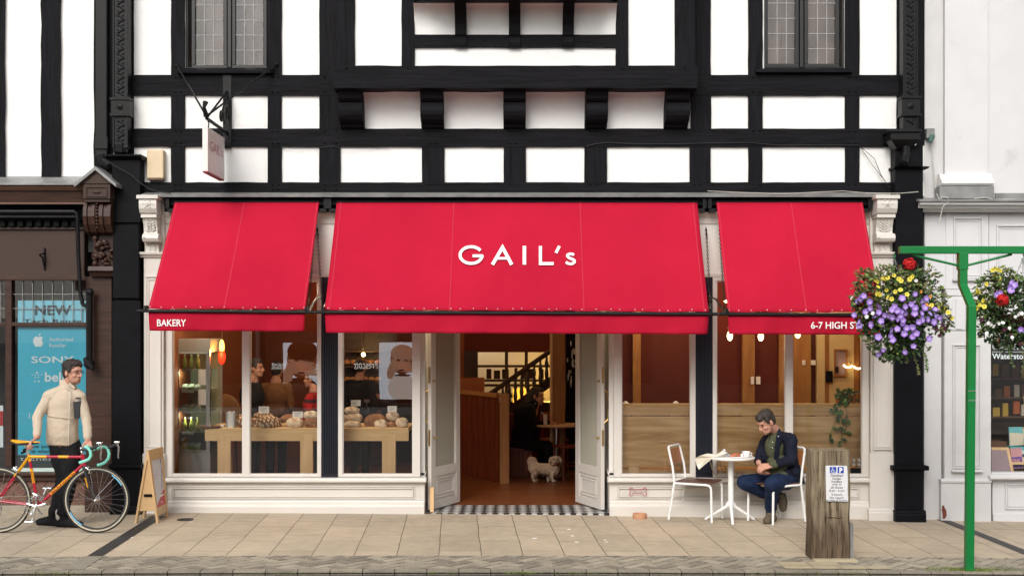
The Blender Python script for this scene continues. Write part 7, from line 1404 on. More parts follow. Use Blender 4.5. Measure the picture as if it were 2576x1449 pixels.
two('seat_tube', Q(72, 1142), BB, .0145, [(0, 'byel'), (.14, 'bred'), (.28, 'byel'), (.56, 'bred'), (1, 0)])
for s_ in (-1, 1):
    dy = Vector((0, s_ * .045, 0)); dz = Vector((0, s_ * .018, 0)); a, b = ST + dz, Rh + dy
    MB().tube([a, a.lerp(b, .45)], .0085, 8).build('seat_stay', 'byel', bk, smooth='auto'); MB().tube([a.lerp(b, .45), b], .008, 8).build('seat_stay', 'bred', bk, smooth='auto'); MB().tube([BB + dz, BB.lerp(Rh, .3) + dz * 1.6, Rh + dy], .009, 8).build('chain_stay', 'bred', bk, smooth='auto')
    MB().tube([HB + Vector((0, s_ * .02, -.02)), Q(218, 1187) + Vector((0, s_ * .038, 0)), Q(226, 1222) + Vector((0, s_ * .045, 0)), Q(237, 1247) + Vector((0, s_ * .045, 0)), Fh + Vector((0, s_ * .045, 0))], [.013, .0125, .010, .008, .007], 8).build('fork_blade', 'rimblk', bk, smooth='auto')
MB().tube([Q(219.5, 1199) + Vector((0, -.058, 0)), Q(226, 1224) + Vector((0, -.058, 0))], .0065, 6, flat=.4).build('fork_decal', 'byel', bk)
MB().tube([HT, HB], .0185, 12).build('head_tube', 'bred', bk, smooth='auto'); MB().cap(HB + Vector((0, -.0, -.01)), HB + Vector((0, 0, -.035)), .022, .024).build('fork_crown', 'rimblk', bk, smooth=True)
MB().lathe([(.0115, -.03), (.0115, -.028)], Q(214.5, 1184), 12, axis='y').build('badge', 'byel', bk)
# lettering on the down tube and seat tube
u_ = (Q(212.5, 1165) - BB).normalized(); v_ = Vector((-u_.z, 0, u_.x)); o_ = BB.lerp(Q(212.5, 1165), .30) + Vector((0, -.0172, 0)) - v_ * .008
mb = MB(); mb.text('BIANCHI', o_, u_, v_, w=.30, h=.017, bold=.03); mb.build('lettering', 'bred', bk)
u2 = (BB - ST).normalized(); v2 = Vector((-u2.z, 0, u2.x)); mb = MB(); mb.text('BIANCHI', ST.lerp(BB, .30) + Vector((0, -.0155, 0)) - v2 * .005, u2, v2, w=.12, h=.011, bold=.03); mb.build('lettering', 'bred', bk)
MB().tube([Q(70, 1143), Q(65, 1118)], .0135, 10).build('seat_post', 'chrome', bk, smooth='auto'); MB().cap(Q(62, 1131) + Vector((0, -.02, 0)), Q(68, 1127) + Vector((0, .02, 0)), .012).cap(Q(55, 1139), Q(66, 1134), .012).build('seat_clamp', 'iron', bk)
sd_ = MB(); sd_.chain([Q(34, 1108), Q(50, 1113.5), Q(72, 1112), Q(99, 1113)], [.03, .055, .028, .017], 12)
for i, v in enumerate(sd_.v): c_ = PZ(1111, YB); sd_.v[i] = Vector((v.x, v.y, c_ + (v.z - c_) * .42 + (.006 if v.x < Q(45, 0).x else 0)))
organic(sd_.build('saddle', 'byel', bk), .006, 3); sd2 = MB(); sd2.chain([Q(34, 1112), Q(52, 1117), Q(74, 1116), Q(97, 1116)], [.03, .058, .03, .016], 10)
for i, v in enumerate(sd2.v): c_ = PZ(1115, YB); sd2.v[i] = Vector((v.x, v.y, c_ + (v.z - c_) * .30))
organic(sd2.build('saddle_base', 'rubber', bk), .006, 2); MB().tube([Q(42, 1114) + Vector((0, -.02, 0)), Q(62, 1120) + Vector((0, -.02, 0)), Q(90, 1115) + Vector((0, -.01, 0))], .0035, 6).build('saddle_rail', 'chrome', bk)
# handlebar: stem, drops, tape, levers
MB().cap(HT, Q(206, 1136), .014).cap(Q(205, 1133), Q(204, 1127), .013).build('headset', 'chrome', bk, smooth=True); MB().cap(Q(205, 1131), Q(240, 1130), .015, .014).build('stem', 'rimblk', bk, smooth=True)
for s_, lb in ((-1, 'near'), (1, 'far')):
    yy = s_ * .20; ofx = 0 if s_ < 0 else 4; ofy = 0 if s_ < 0 else 0
    if s_ < 0: pts = [(238, 1130, -.02), (236, 1122, -.11), (232, 1119, -.19), (238, 1120, -.205), (245, 1128, -.205), (247, 1140, -.205), (242, 1149, -.205), (231, 1154, -.205), (218, 1158, -.205)]
    else: pts = [(238, 1130, .02), (243, 1128, .12), (247, 1128, .18), (254, 1133, .20), (258, 1146, .20), (256, 1158, .20), (248, 1168, .20), (236, 1174, .20), (228, 1175, .20)]
    MB().tube([Q(x, y, d) for x, y, d in pts], .0155, 10).build('drop_bar', 'turq', bk, smooth='auto')
    hp = Q(*((245, 1124) if s_ < 0 else (256, 1131)), yy); hood = MB(); hood.chain([hp, hp + Vector((.05, 0, .02)), hp + Vector((.085, 0, .045))], [.017, .016, .012], 8); organic(hood.build('brake_hood', 'rubber', bk), .006, 2)
    lv = MB(); l0 = hp + Vector((.085, -.005, .045)); lv.chain([l0, l0 + Vector((.02, 0, -.04)), l0 + Vector((.012, 0, -.13)), l0 + Vector((.02, 0, -.15))], [.014, .010, .008, .006], 8); lv.cap(l0 + Vector((-.02, 0, .012)), l0 + Vector((.02, 0, .012)), .012); organic(lv.build('brake_lever', 'chrome', bk), .005, 1)
# drivetrain
mb = MB(); n = 44
for r0, r1, yo in ((.104, .094, -.052), (.078, .070, -.046)):
    for i in range(n):
        a0_, a1_ = 2 * math.pi * i / n, 2 * math.pi * (i + 1) / n; rr = r0 * (1.0 if i % 2 else .97); mb.prism([BB + Vector((rr * math.cos(a0_), yo, rr * math.sin(a0_))), BB + Vector((rr * math.cos(a1_), yo, rr * math.sin(a1_))), BB + Vector((r1 * math.cos(a1_), yo, r1 * math.sin(a1_))), BB + Vector((r1 * math.cos(a0_), yo, r1 * math.sin(a0_)))], (0, .003, 0))
for i in range(5): a_ = 1.57 + i * 1.2566; mb.cap(BB + Vector((0, -.052, 0)), BB + Vector((.092 * math.cos(a_), -.05, .092 * math.sin(a_))), .012, .008, 8)
mb.ell(BB + Vector((0, -.055, 0)), (.026, .012, .026)); mb.build('chainring', 'chrome', bk, smooth='auto')
pa, pb_ = Q(87.5, 1307), Q(110.5, 1231)
MB().cap(BB + Vector((0, -.066, 0)), Vector((pa.x, YB - .072, pa.z)), .014, .011).build('crank', 'chrome', bk, smooth=True); MB().cap(BB + Vector((0, .05, 0)), Vector((pb_.x, YB + .06, pb_.z)), .014, .011).build('crank', 'chrome', bk, smooth=True)
for q, yy in ((pa, -.115), (pb_, .11)): MB().box(q.x - .045, q.x + .045, YB + yy - .035, YB + yy + .035, q.z - .012, q.z + .008).cap(Vector((q.x, YB + yy + (.04 if yy < 0 else -.04), q.z)), Vector((q.x, YB + yy, q.z)), .008).build('pedal', 'steel', bk, bevel=.004)
M['chainm'] = mk('oily_chain', (.30, .26, .17), .4, .2, 90, .4, 200, metal=.6)
ra = .035; MB().tube([BB + Vector((0, -.045, .102)), Rh + Vector((0, -.04, ra))], .004, 6).tube([BB + Vector((-.03, -.045, -.095)), Rh + Vector((.05, -.04, -.09))], .004, 6).tube([Rh + Vector((.05, -.04, -.09)), Rh + Vector((.03, -.04, -.03))], .004, 6).build('chain', 'chainm', bk)
MB().chain([Rh + Vector((.01, -.05, -.02)), Rh + Vector((.035, -.05, -.06)), Rh + Vector((.035, -.05, -.14))], [.016, .014, .01], 8).build('rear_derailleur', 'chrome', bk, smooth=True); MB().chain([Q(87, 1240) + Vector((0, -.03, 0)), Q(97, 1245) + Vector((0, -.03, 0))], [.014, .018], 8).chain([Q(85, 1252) + Vector((0, -.055, 0)), Q(93, 1243) + Vector((0, -.055, 0))], [.006, .008], 8).build('front_derailleur', 'chrome', bk, smooth=True)
for cx_, cy_ in ((222, 1181), (41, 1181)): MB().chain([Q(cx_ - 3, cy_ - 6, -.03), Q(cx_ + 6, cy_ + 1, -.035), Q(cx_ + 4, cy_ + 8, -.03)], [.009, .008, .008], 8).chain([Q(cx_ - 3, cy_ - 6, .03), Q(cx_ + 6, cy_ + 1, .035), Q(cx_ + 4, cy_ + 8, .03)], [.009, .008, .008], 8).cap(Q(cx_ + 1, cy_ - 4, -.03), Q(cx_ + 1, cy_ - 4, .03), .006).build('brake', 'chrome', bk, smooth=True)
mb = MB(); mb.tube([Q(252, 1118, -.2), Q(246, 1105, -.12), Q(235, 1120, -.05), Q(222, 1165, -.03), Q(221, 1180, -.01)], .0022, 5); mb.tube([Q(261, 1128, .2), Q(250, 1112, .1), Q(228, 1130, 0), Q(212, 1150, .02)], .0022, 5); mb.build('brake_cable', 'rubber', bk)
# ================================================================ PEOPLE AND THE DOG
M['skin'] = mk('fair_skin', (.52, .27, .19), .5, .08, 9, .1, 60, spec=.35); M['hair'] = mk('dark_brown_hair', (.030, .020, .016), .6, .3, 40, .6, 90, stretch=(3, 3, 1)); M['hair2'] = mk('greying_dark_hair', (.034, .027, .023), .6, .35, 40, .6, 90)
M['fleece'] = mk('oatmeal_fleece', (.52, .43, .33), .95, .05, 12, .45, 160, spec=.1, sheen=.1); M['blackcloth'] = mk('black_trousers', (.012, .012, .014), .85, .3, 8, .3, 60, spec=.15); M['pocket'] = flat('charcoal_pocket', (.045, .047, .052), .8); M['navyj'] = mk('navy_wool_jacket', (.010, .012, .024), .85, .3, 9, .4, 90, spec=.15); M['olive'] = mk('olive_green_shirt', (.075, .08, .045), .85, .2, 20, .3, 60, spec=.15)
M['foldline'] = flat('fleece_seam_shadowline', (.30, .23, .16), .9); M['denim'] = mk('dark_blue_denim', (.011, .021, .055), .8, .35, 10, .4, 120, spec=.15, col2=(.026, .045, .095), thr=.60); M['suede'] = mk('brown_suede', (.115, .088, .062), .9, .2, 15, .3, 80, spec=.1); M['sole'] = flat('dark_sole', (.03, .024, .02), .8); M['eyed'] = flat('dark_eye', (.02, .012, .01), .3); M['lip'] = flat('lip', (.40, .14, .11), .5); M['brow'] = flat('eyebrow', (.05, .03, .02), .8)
def mat3(f, up):
    f = f.normalized(); s = up.cross(f).normalized(); u = f.cross(s); return Matrix((f, s, u)).transposed(), s, u
def add_head(mb, c, f, up, neck, k=1.0, female=False):
    m, s, u = mat3(f, up); f = f.normalized(); E = lambda a, b, h, r: mb.ell(c + (f * a + s * b + u * h) * k, tuple(x * k for x in r), m, 16, 10)
    E(-.005, 0, .025, (.098, .076, .098)); E(.022, 0, -.035, (.070, .061, .075)); E(.045, 0, -.075, (.046, .046, .036)); E(.070, 0, -.098, (.022, .026, .018)); E(.074, 0, .030, (.022, .050, .016))
    mb.chain([c + (f * .090 + u * .012) * k, c + (f * .108 - u * .018) * k, c + (f * .112 - u * .030) * k], [.008 * k, .011 * k, .013 * k], 8); E(.098, .013, -.034, (.012, .009, .008)); E(.098, -.013, -.034, (.012, .009, .008))
    E(.088, 0, -.060, (.012, .024, .009)); E(.086, 0, -.072, (.011, .020, .008))
    for b in (-1, 1): E(-.008, b * .078, -.010, (.020, .010, .034)); E(.062, b * .040, -.030, (.020, .020, .020))
    mb.cap(c + (-f * .022 - u * .06) * k, neck, .052 * k, .058 * k, 14)
def face_bits(t_, c, f, up, k=1.0):
    m, s, u = mat3(f, up); f = f.normalized(); e = MB(); b_ = MB(); l = MB()
    for b in (-1, 1):
        e.ell(c + (f * .083 + s * b * .031 + u * .004) * k, (.006 * k, .010 * k, .005 * k), m, 8, 6); b_.chain([c + (f * .090 + s * b * .014 + u * .022) * k, c + (f * .088 + s * b * .032 + u * .026) * k, c + (f * .076 + s * b * .050 + u * .020) * k], [.003 * k] * 3, 6)
    l.chain([c + (f * .093 + s * -.020 - u * .066) * k, c + (f * .101 - u * .065) * k, c + (f * .093 + s * .020 - u * .066) * k], [.0035 * k, .0055 * k, .0035 * k], 6)
    e.build('eyes', 'eyed', t_, smooth=True); b_.build('eyebrows', 'brow', t_, smooth=True); l.build('lips', 'lip', t_, smooth=True)
def add_hair(t_, c, f, up, k=1.0, mt='hair', long=0, quiff=0, vox=.007):
    m, s, u = mat3(f, up); f = f.normalized(); mb = MB(); E = lambda a, b, h, r: mb.ell(c + (f * a + s * b + u * h) * k, tuple(x * k for x in r), m, 16, 10)
    E(-.020, 0, .048, (.094, .085, .086)); E(-.045, 0, .010, (.070, .080, .085)); E(-.062, 0, -.030, (.042, .062, .050)); E(.040, 0, .088, (.052, .060, .034 + quiff)); E(.055, .018, .080, (.040, .040, .028 + quiff))
    for b in (-1, 1): E(.012, b * .070, .030, (.030, .014, .040))
    if long: mb.chain([c + (-f * .06) * k, c + (-f * .085 - u * .10) * k, c + (-f * .09 - u * long) * k], [.085 * k, .085 * k, .06 * k])
    o = organic(mb.build('hair', mt, t_), vox, 2, .016 * k, .025)
    if vox < .008:
        rg = random.Random(3); tf = MB()
        for _ in range(420):
            a_, h_ = rg.uniform(-1, 1), rg.uniform(-.25, 1); th = rg.uniform(-2.6, 2.6) if h_ < .55 else rg.uniform(-3.14, 3.14)
            n = (f * -math.cos(th) + s * math.sin(th)) * math.sqrt(max(0, 1 - h_ * h_)) + u * h_
            p = c + (n.dot(f) * f * .098 + n.dot(s) * s * .086 + n.dot(u) * u * .088 + u * .046 - f * .018) * k; d = (u * .5 - f * .6 + s * rg.gauss(0, .5) + f * (1.4 if quiff and n.dot(f) > .3 else 0)); d = (d - n * d.dot(n) * .8).normalized(); w_ = d.cross(n).normalized() * .0035 * k; q = p + (d * rg.uniform(.012, .028) + n * rg.uniform(.0, .008)) * k
            tf.add([p - w_, p + w_, q], [(0, 1, 2)])
        tf.build('hair_strands', mt, t_)
    return o
def add_hand(mb, wrist, d, n, side, curl=.5, ts=1, k=1.0):
    """palm, four bent fingers of different length and a thumb leaving the side of the palm"""
    wrist = Vector(wrist); d = Vector(d).normalized(); n = Vector(n); n = (n - d * n.dot(d)).normalized(); s = d.cross(n) * side
    for i in range(4): b = (i - 1.5) * .0195; mb.cap(wrist + (s * b * .6) * k + d * .012 * k, wrist + (d * .082 + s * b) * k, .0135 * k, .0115 * k, 8)
    for i, L in enumerate((.9, 1.0, .95, .78)):
        p = wrist + (d * .085 + s * (i - 1.5) * .0200) * k; dd = d.copy(); a = 0
        for j, (ln, r) in enumerate(((.040, .0092), (.026, .0084), (.020, .0074))):
            a += curl * (.8, 1.1, .8)[j] * (1 + .08 * i); dd = d * math.cos(a) + n * math.sin(a); q = p + dd * ln * L * k; mb.cap(p, q, r * k, r * .92 * k, 8); p = q
    p = wrist + (d * .028 + s * -ts * .028 + n * .006) * k; q = p + (d * .030 + s * -ts * .026 + n * .010) * k; r_ = q + (d * .030 - s * -ts * -.004 + n * .016) * k; mb.chain([p, q, r_], [.014 * k, .0115 * k, .009 * k], 8)
def shoe(mb, ank, toe, zs, r=.042, hi=.0):
    """a boot: ankle, heel and toe over a flat sole at height zs"""
    ank, toe = Vector(ank), Vector(toe); d = toe - ank; d.z = 0; d.normalize(); heel = ank - d * .045; heel.z = zs + .045; t_ = Vector((toe.x, toe.y, zs + .032)); mid = heel.lerp(t_, .55) + Vector((0, 0, .012))
    mb.chain([ank + Vector((0, 0, .03 + hi)), Vector((ank.x, ank.y, zs + .07))], [r * 1.05, r], 12); mb.chain([heel, mid, t_], [r * .95, r * .95, r * .78], 12)
    for i, v in enumerate(mb.v):
        if v.z < zs + .004: mb.v[i] = Vector((v.x, v.y, zs + .004))

# ---- the standing man with the bicycle
YM = -1.05; zgM = gz(PX(150, YM))
pm = thing('person', 'man in oatmeal fleece and black trousers standing behind the racing bicycle, looking right', 'person', (PX(155, YM), YM, zgM))
hc_ = P(183, 936, YM - .05); hf = Vector((.90, -.42, -.06)); hu = Vector((0, 0, 1)); nk = P(169, 975, YM)
J = dict(sL=P(123, 1000, YM - .02), eL=P(95, 1048, YM - .10), wL=P(93, 1099, YM - .30), sR=P(200, 1000, YM - .02), eR=P(217, 1052, YM - .06), wR=P(221, 1105, YM - .16))
mb = MB(); add_head(mb, hc_, hf, hu, nk, 1.0); mb.cap(nk, P(160, 1010, YM), .06, .09); mb.chain([J['sL'], J['eL'], J['wL']], [.05, .04, .029]); mb.chain([J['sR'], J['eR'], J['wR']], [.05, .04, .029]); mb.cap(J['sL'], J['sR'], .06); mb.cap(P(160, 1005, YM), P(160, 1110, YM), .11)
mb.chain([P(150, 1125, YM), P(164, 1200, YM), P(140, 1286, YM + .03)], [.05, .04, .03]); mb.chain([P(176, 1125, YM), P(176, 1205, YM), P(157, 1296, YM)], [.05, .04, .03])
add_hand(mb, J['wL'] + Vector((-.0, -.02, -.01)), (-.35, -.55, -.35), (.3, -.2, -1), 1, .75, 1, 1.0); add_hand(mb, J['wR'], (.22, -.30, -.85), (.3, -.9, .1), 1, .8, -1, .95)
organic(mb.build('body', 'skin', pm), .006, 2)
face_bits(pm, hc_, hf, hu); add_hair(pm, hc_, hf, hu, 1.0, 'hair', 0, .012)
m_, s_, u_ = mat3(hf, hu); g = MB(); hf_ = hf.normalized()
for b in (-1, 1):
    g.tube([hc_ + hf_ * .102 + s_ * (b * .032 + .022 * math.cos(a_)) + u_ * (.002 + .017 * math.sin(a_)) for a_ in [i * .5236 for i in range(12)]], .0022, 5, closed=True); g.tube([hc_ + hf_ * .100 + s_ * b * .055 + u_ * .006, hc_ + hf_ * .05 + s_ * b * .076 + u_ * .006, hc_ - hf_ * .01 + s_ * b * .083 - u_ * .0], .0022, 5)
g.build('glasses', 'hair', pm)
st_ = MB(); mS, _, _ = mat3(hf, hu); st_.ell(hc_ + hf_ * .040 - u_ * .088, (.055, .052, .034), mS, 14, 9); st_.ell(hc_ + hf_ * .083 - u_ * .052, (.016, .026, .006), mS, 10, 6); M['stubble'] = mk('stubbled_skin', (.32, .165, .115), .7, .15, 40, .2, 90); o = organic(st_.build('beard', 'stubble', pm), .006, 2)
mb = MB(); tw = R(-14)
def SC_(px, py, rx, ry, dy=0): return (P(px, py, YM + dy), rx, ry, tw)
mb.loft([SC_(158, 1119, .150, .115), SC_(157, 1116, .160, .125), SC_(157, 1095, .166, .130, -.01), SC_(157, 1070, .163, .128, -.01), SC_(158, 1045, .166, .128), SC_(159, 1020, .170, .122), SC_(161, 1002, .176, .112), SC_(163, 990, .160, .100), SC_(166, 982, .125, .088), SC_(168, 975, .09, .078), SC_(170, 967, .078, .072), SC_(171, 962, .074, .070)], 32)
mb.chain([P(165, 984, YM), J['sL'] + Vector((0, 0, .005))], [.085, .070]); mb.chain([P(168, 984, YM), J['sR'] + Vector((0, 0, .005))], [.085, .068])
mb.chain([J['sL'], J['eL'], J['wL'] + (J['eL'] - J['wL']) * .10], [.066, .050, .040]); mb.chain([J['sR'], J['eR'], J['wR'] + (J['eR'] - J['wR']) * .10], [.064, .049, .040])
for e_, w__ in (('eL', 'wL'), ('eR', 'wR')):                               # gathered folds of the sleeves
    for i in range(7): t = .08 + i * .12; q = J[e_].lerp(J[w__], t); mb.ell(q + Vector((random.uniform(-.006, .006), 0, 0)), (.0515 - i * .0014, .051 - i * .0014, .013), None, 14, 8)
for i in range(0): t = .5 + i * .13; q = J['sL'].lerp(J['eL'], t); mb.ell(q, (.064, .062, .020), Matrix.Rotation(R(-25), 3, 'Y'), 12, 8)
organic(mb.build('fleece_jacket', 'fleece', pm), .007, 3, .016, .10)
col = MB(); col.loft([(P(170, 978, YM), .098, .090, 0), (P(170, 968, YM), .082, .076, 0), (P(169, 957, YM + .005), .074, .070, 0), (P(169, 955, YM + .005), .066, .062, 0)], 20); col.chain([P(178, 966, YM - .06), P(187, 976, YM - .07)], [.020, .014]); col.chain([P(165, 964, YM - .06), P(173, 980, YM - .085)], [.020, .014])
organic(col.build('collar', 'fleece', pm), .006, 1)
MB().tube([P(119, 1046, YM - .10), P(140, 1050, YM - .136), P(172, 1053, YM - .140)], .0035, 5).tube([P(172, 1053, YM - .140), P(192, 1052, YM - .125)], .0035, 5).build('waist_seam', 'foldline', pm)
YP = YM - .128; zp_ = MB(); zp_.tube([P(176.5, 977, YM - .10), P(175.5, 1000, YM - .132), P(174, 1040, YM - .138), P(172.5, 1085, YM - .14), P(172, 1118, YM - .13)], .0035, 5); zp_.build('zip', 'cream', pm)
pk = MB(); pk.prism([P(183.5, 1011, YP - .010), P(204, 1008, YP + .035), P(198, 1053, YP + .02), P(187, 1054, YP - .010)], (0, .03, 0)); pk.build('chest_pocket', 'pocket', pm, bevel=.003); MB().prism([P(190, 1000, YP - .0), P(201, 999, YP + .02), P(201, 1003, YP + .02), P(190, 1004, YP - .0)], (0, .02, 0)).build('label', 'pocket', pm)
mb = MB(); mb.chain([P(150, 1118, YM), P(150, 1138, YM), P(163, 1200, YM + .02), P(140, 1282, YM + .03)], [.104, .102, .080, .062], 14); mb.chain([P(178, 1118, YM), P(178, 1140, YM - .02), P(176, 1206, YM - .04), P(157, 1290, YM - .02)], [.098, .098, .078, .062], 14); mb.cap(P(148, 1120, YM), P(180, 1120, YM), .10)
organic(mb.build('trousers', 'blackcloth', pm), .009, 3, .018, .07)
for an, to in ((P(135, 1290, YM + .06), P(110, 1300, YM + .10)), (P(158, 1296, YM - .02), P(188, 1312, YM - .06))):
    mb = MB(); to = Vector(to); shoe(mb, an, (an.x + (to.x - an.x) * 1.35, to.y, 0), zgM, .052); organic(mb.build('shoe', 'blackcloth', pm), .007, 3)
M['sock'] = flat('pale_sock', (.5, .46, .42), .8); MB().cap(P(150, 1288, YM - .03), P(151, 1300, YM - .03), .042).build('sock', 'sock', pm, smooth=True)

# ---- the seated man
ps = thing('person', 'man in navy jacket and blue jeans sitting cross legged at the cafe table', 'person', (PX(1965, -.3), -.3, gz(2.9)))
hc_ = P(1927, 1061, -.42); hf = Vector((-.80, -.38, -.58)); hu = Vector((0, 0, 1)); nk = P(1953, 1086, -.31)
J = dict(sL=P(1990, 1106, -.42), eL=P(1991, 1156, -.46), wL=P(1941, 1170, -.56), sR=P(1928, 1108, -.18), eR=P(1909, 1150, -.26), wR=P(1908, 1164, -.46))
hipL, knL, anL = P(1978, 1207, -.33), P(1943, 1217, -.60), P(1939, 1280, -.40); hipR, knR, anR = P(1962, 1210, -.17), P(1873, 1213, -.40), P(1956, 1256, -.20)
mb = MB(); add_head(mb, hc_, hf, hu, nk, 1.0); mb.cap(nk, P(1965, 1130, -.28), .06, .10); mb.cap(P(1965, 1130, -.28), P(1980, 1200, -.25), .10); mb.cap(J['sL'], J['sR'], .055)
mb.chain([J['sL'], J['eL'], J['wL']], [.05, .04, .029]); mb.chain([J['sR'], J['eR'], J['wR']], [.05, .04, .029]); mb.chain([hipL, knL, anL], [.08, .055, .04]); mb.chain([hipR, knR, anR], [.08, .055, .04]); mb.cap(hipL, hipR, .09)
add_hand(mb, J['wL'], (-.92, -.12, -.18), (.1, .55, -.8), 1, .55, 1, 1.12); add_hand(mb, J['wR'] + Vector((0, 0, .01)), (.25, -.42, -.80), (.9, .2, 0), -1, .45, -1, 1.12)
organic(mb.build('body', 'skin', ps), .006, 2); face_bits(ps, hc_, hf, hu); add_hair(ps, hc_, hf, hu, 1.0, 'hair2', 0, .006)
hf_ = hf.normalized(); mS, s_, u_ = mat3(hf, hu); st_ = MB(); st_.ell(hc_ + hf_ * .038 - u_ * .086, (.054, .051, .030), mS, 14, 9); M['stubble2'] = mk('light_stubble', (.45, .24, .165), .7, .12, 40, .2, 90); organic(st_.build('beard', 'stubble2', ps), .006, 2)
mb = MB()   # olive shirt: front of the torso and collar
mb.ell(P(1948, 1125, -.36), (.105, .10, .15), None, 16, 10); mb.ell(P(1955, 1165, -.37), (.115, .11, .11), None, 16, 10); mb.cap(nk + Vector((-.005, 0, -.015)), nk + Vector((-.01, -.01, -.05)), .068, .08); mb.chain([J['wL'] + (J['eL'] - J['wL']) * .30, J['wL'] + (J['eL'] - J['wL']) * .03], [.046, .042]); mb.ell(P(1960, 1192, -.42), (.10, .08, .045), None, 14, 8)
organic(mb.build('shirt', 'olive', ps), .007, 2, .012, .05)
mb = MB()
tj = R(-32)
mb.loft([(P(2002, 1216, -.27), .085, .13, tj), (P(1999, 1212, -.27), .10, .14, tj), (P(1992, 1196, -.27), .118, .14, tj), (P(1984, 1175, -.265), .122, .132, tj), (P(1979, 1150, -.26), .122, .128, tj), (P(1973, 1125, -.26), .130, .14, tj), (P(1968, 1107, -.265), .128, .15, tj), (P(1962, 1096, -.27), .11, .12, tj), (P(1958, 1087, -.28), .075, .08, tj)], 24)
for px, py, Y_, r in ((1929, 1126, -.24, (.060, .085, .13)), (1926, 1150, -.26, (.055, .075, .10))): mb.ell(P(px, py, Y_), r, None, 18, 12)
mb.cap(J['sL'], P(1960, 1098, -.30), .072, .066); mb.cap(J['sR'], P(1948, 1098, -.27), .066, .062); mb.chain([J['sL'], J['eL'], J['wL'] + (J['eL'] - J['wL']) * .26], [.072, .060, .046]); mb.chain([J['sR'], J['eR'], J['wR'] + (J['eR'] - J['wR']) * .25], [.066, .054, .044])
mb.chain([P(1958, 1082, -.36), P(1962, 1098, -.42), P(1955, 1125, -.46), P(1953, 1150, -.46)], [.022, .03, .03, .026]); mb.chain([P(1996, 1185, -.36), P(2012, 1214, -.30)], [.07, .035]); mb.chain([P(1975, 1190, -.40), P(1990, 1214, -.38)], [.06, .035])
organic(mb.build('jacket', 'navyj', ps), .007, 2, .022, .06)
lp_ = MB(); lp_.prism([P(1956, 1083, -.43), P(1963, 1093, -.47), P(1957, 1122, -.50), P(1950, 1146, -.50), P(1951, 1110, -.50)], (0, .012, 0)); lp_.prism([P(1940, 1092, -.40), P(1935, 1104, -.42), P(1931, 1140, -.40), P(1927, 1120, -.38)], (0, .012, 0)); lp_.build('lapels', 'navyj', ps, bevel=.003)
MB().ell(P(1958, 1097, -.475), .006).ell(P(1944, 1112, -.47), .005).ell(P(1943, 1126, -.475), .005).build('buttons', 'letter', ps)
mb = MB(); mb.cap(hipL, hipR, .105); mb.chain([hipL, knL, knL.lerp(anL, .45), knL.lerp(anL, .96)], [.108, .088, .074, .064], 14); mb.chain([hipR, knR, knR.lerp(anR, .5), knR.lerp(anR, .92)], [.108, .084, .070, .058], 14)
for i in range(3): mb.ell(knL.lerp(anL, .80 + i * .08), (.062, .062, .014), None, 12, 8)
organic(mb.build('jeans', 'denim', ps), .008, 3, .02, .07)
mb = MB(); zs = gz(2.75); fo = P(1931, 1316, -.44); shoe(mb, anL + Vector((0, 0, -.02)), (fo.x - .02, fo.y - .05, 0), zs, .054, .03); organic(mb.build('boot', 'suede', ps), .006, 3)
mb = MB(); mb.chain([anR, P(1962, 1248, -.20), P(1967, 1262, -.21), P(1969, 1279, -.24)], [.050, .052, .048, .036], 12); organic(mb.build('boot', 'suede', ps), .006, 3); MB().chain([P(1972, 1244, -.20), P(1975, 1262, -.19), P(1974, 1280, -.22)], [.022, .028, .022], 10).build('boot_sole', 'sole', ps, smooth=True)

# ---- simpler figures inside the shop
def figure(label, base, H, fdir, top, legs, hair, sit=False, vox=.011, cap_=None, longhair=0, lean=0.0):
    x, y, z = base; f = Vector(fdir).normalized(); s = Vector((0, 0, 1)).cross(f); U = Vector((0, 0, 1)); t_ = thing('person', label, 'person', base); b = Vector(base); k = H / 1.75
    def V(a, bb, h): return b + f * (a * k + lean * max(0, h - .9)) + s * bb * k + U * h * k
    hd = V(.05, 0, 1.62); nk = V(0, 0, 1.46)
    mb = MB(); add_head(mb, hd, f, U, nk, k); mb.cap(nk, V(0, 0, 1.0), .08 * k); 
    for q in (-1, 1): mb.chain([V(0, q * .17, 1.38), V(.0, q * .22, 1.10), V(.18, q * .18, .98)], [.045, .038, .028]); mb.chain([V(0, q * .09, .92), V(.02, q * .09, .5), V(0, q * .09, .08)], [.07, .05, .04]); add_hand(mb, V(.18, q * .18, .98), f - U * .2, -U, 1, .5, q, k)
    organic(mb.build('body', 'skin', t_), vox * .8, 2); face_bits(t_, hd, f, U, k); add_hair(t_, hd, f, U, k, hair, longhair, 0, vox)
    mb = MB(); mb.ell(V(0, 0, 1.26), (.17 * k, .17 * k, .20 * k)); mb.ell(V(0, 0, 1.05), (.145 * k, .145 * k, .18 * k)); mb.cap(V(0, -.16, 1.38), V(0, .16, 1.38), .065 * k)
    for q in (-1, 1): mb.chain([V(0, q * .18, 1.38), V(.0, q * .23, 1.10), V(.15, q * .18, .99)], [.065 * k, .052 * k, .042 * k])
    organic(mb.build('top', top, t_), vox, 2, .015, .06)
    mb = MB(); mb.cap(V(0, -.06, .93), V(0, .06, .93), .11 * k)
    for q in (-1, 1): mb.chain([V(0, q * .09, .92), V(.02, q * .09, .5), V(0, q * .09, .1)], [.095 * k, .07 * k, .055 * k])
    organic(mb.build('trousers', legs, t_), vox, 2)
    for q in (-1, 1): mb = MB(); shoe(mb, V(0, q * .09, .09), V(.16, q * .09, 0), z, .042); organic(mb.build('shoe', 'blackcloth', t_), .01, 2)
    if cap_: c_ = MB(); c_.ell(hd + U * .06 * k, (.10 * k, .095 * k, .08 * k)); c_.cap(hd + (f * .10 + U * .05) * k, hd + (f * .15 + U * .04) * k, .03 * k); organic(c_.build('cap', cap_, t_), vox, 2)
    return t_
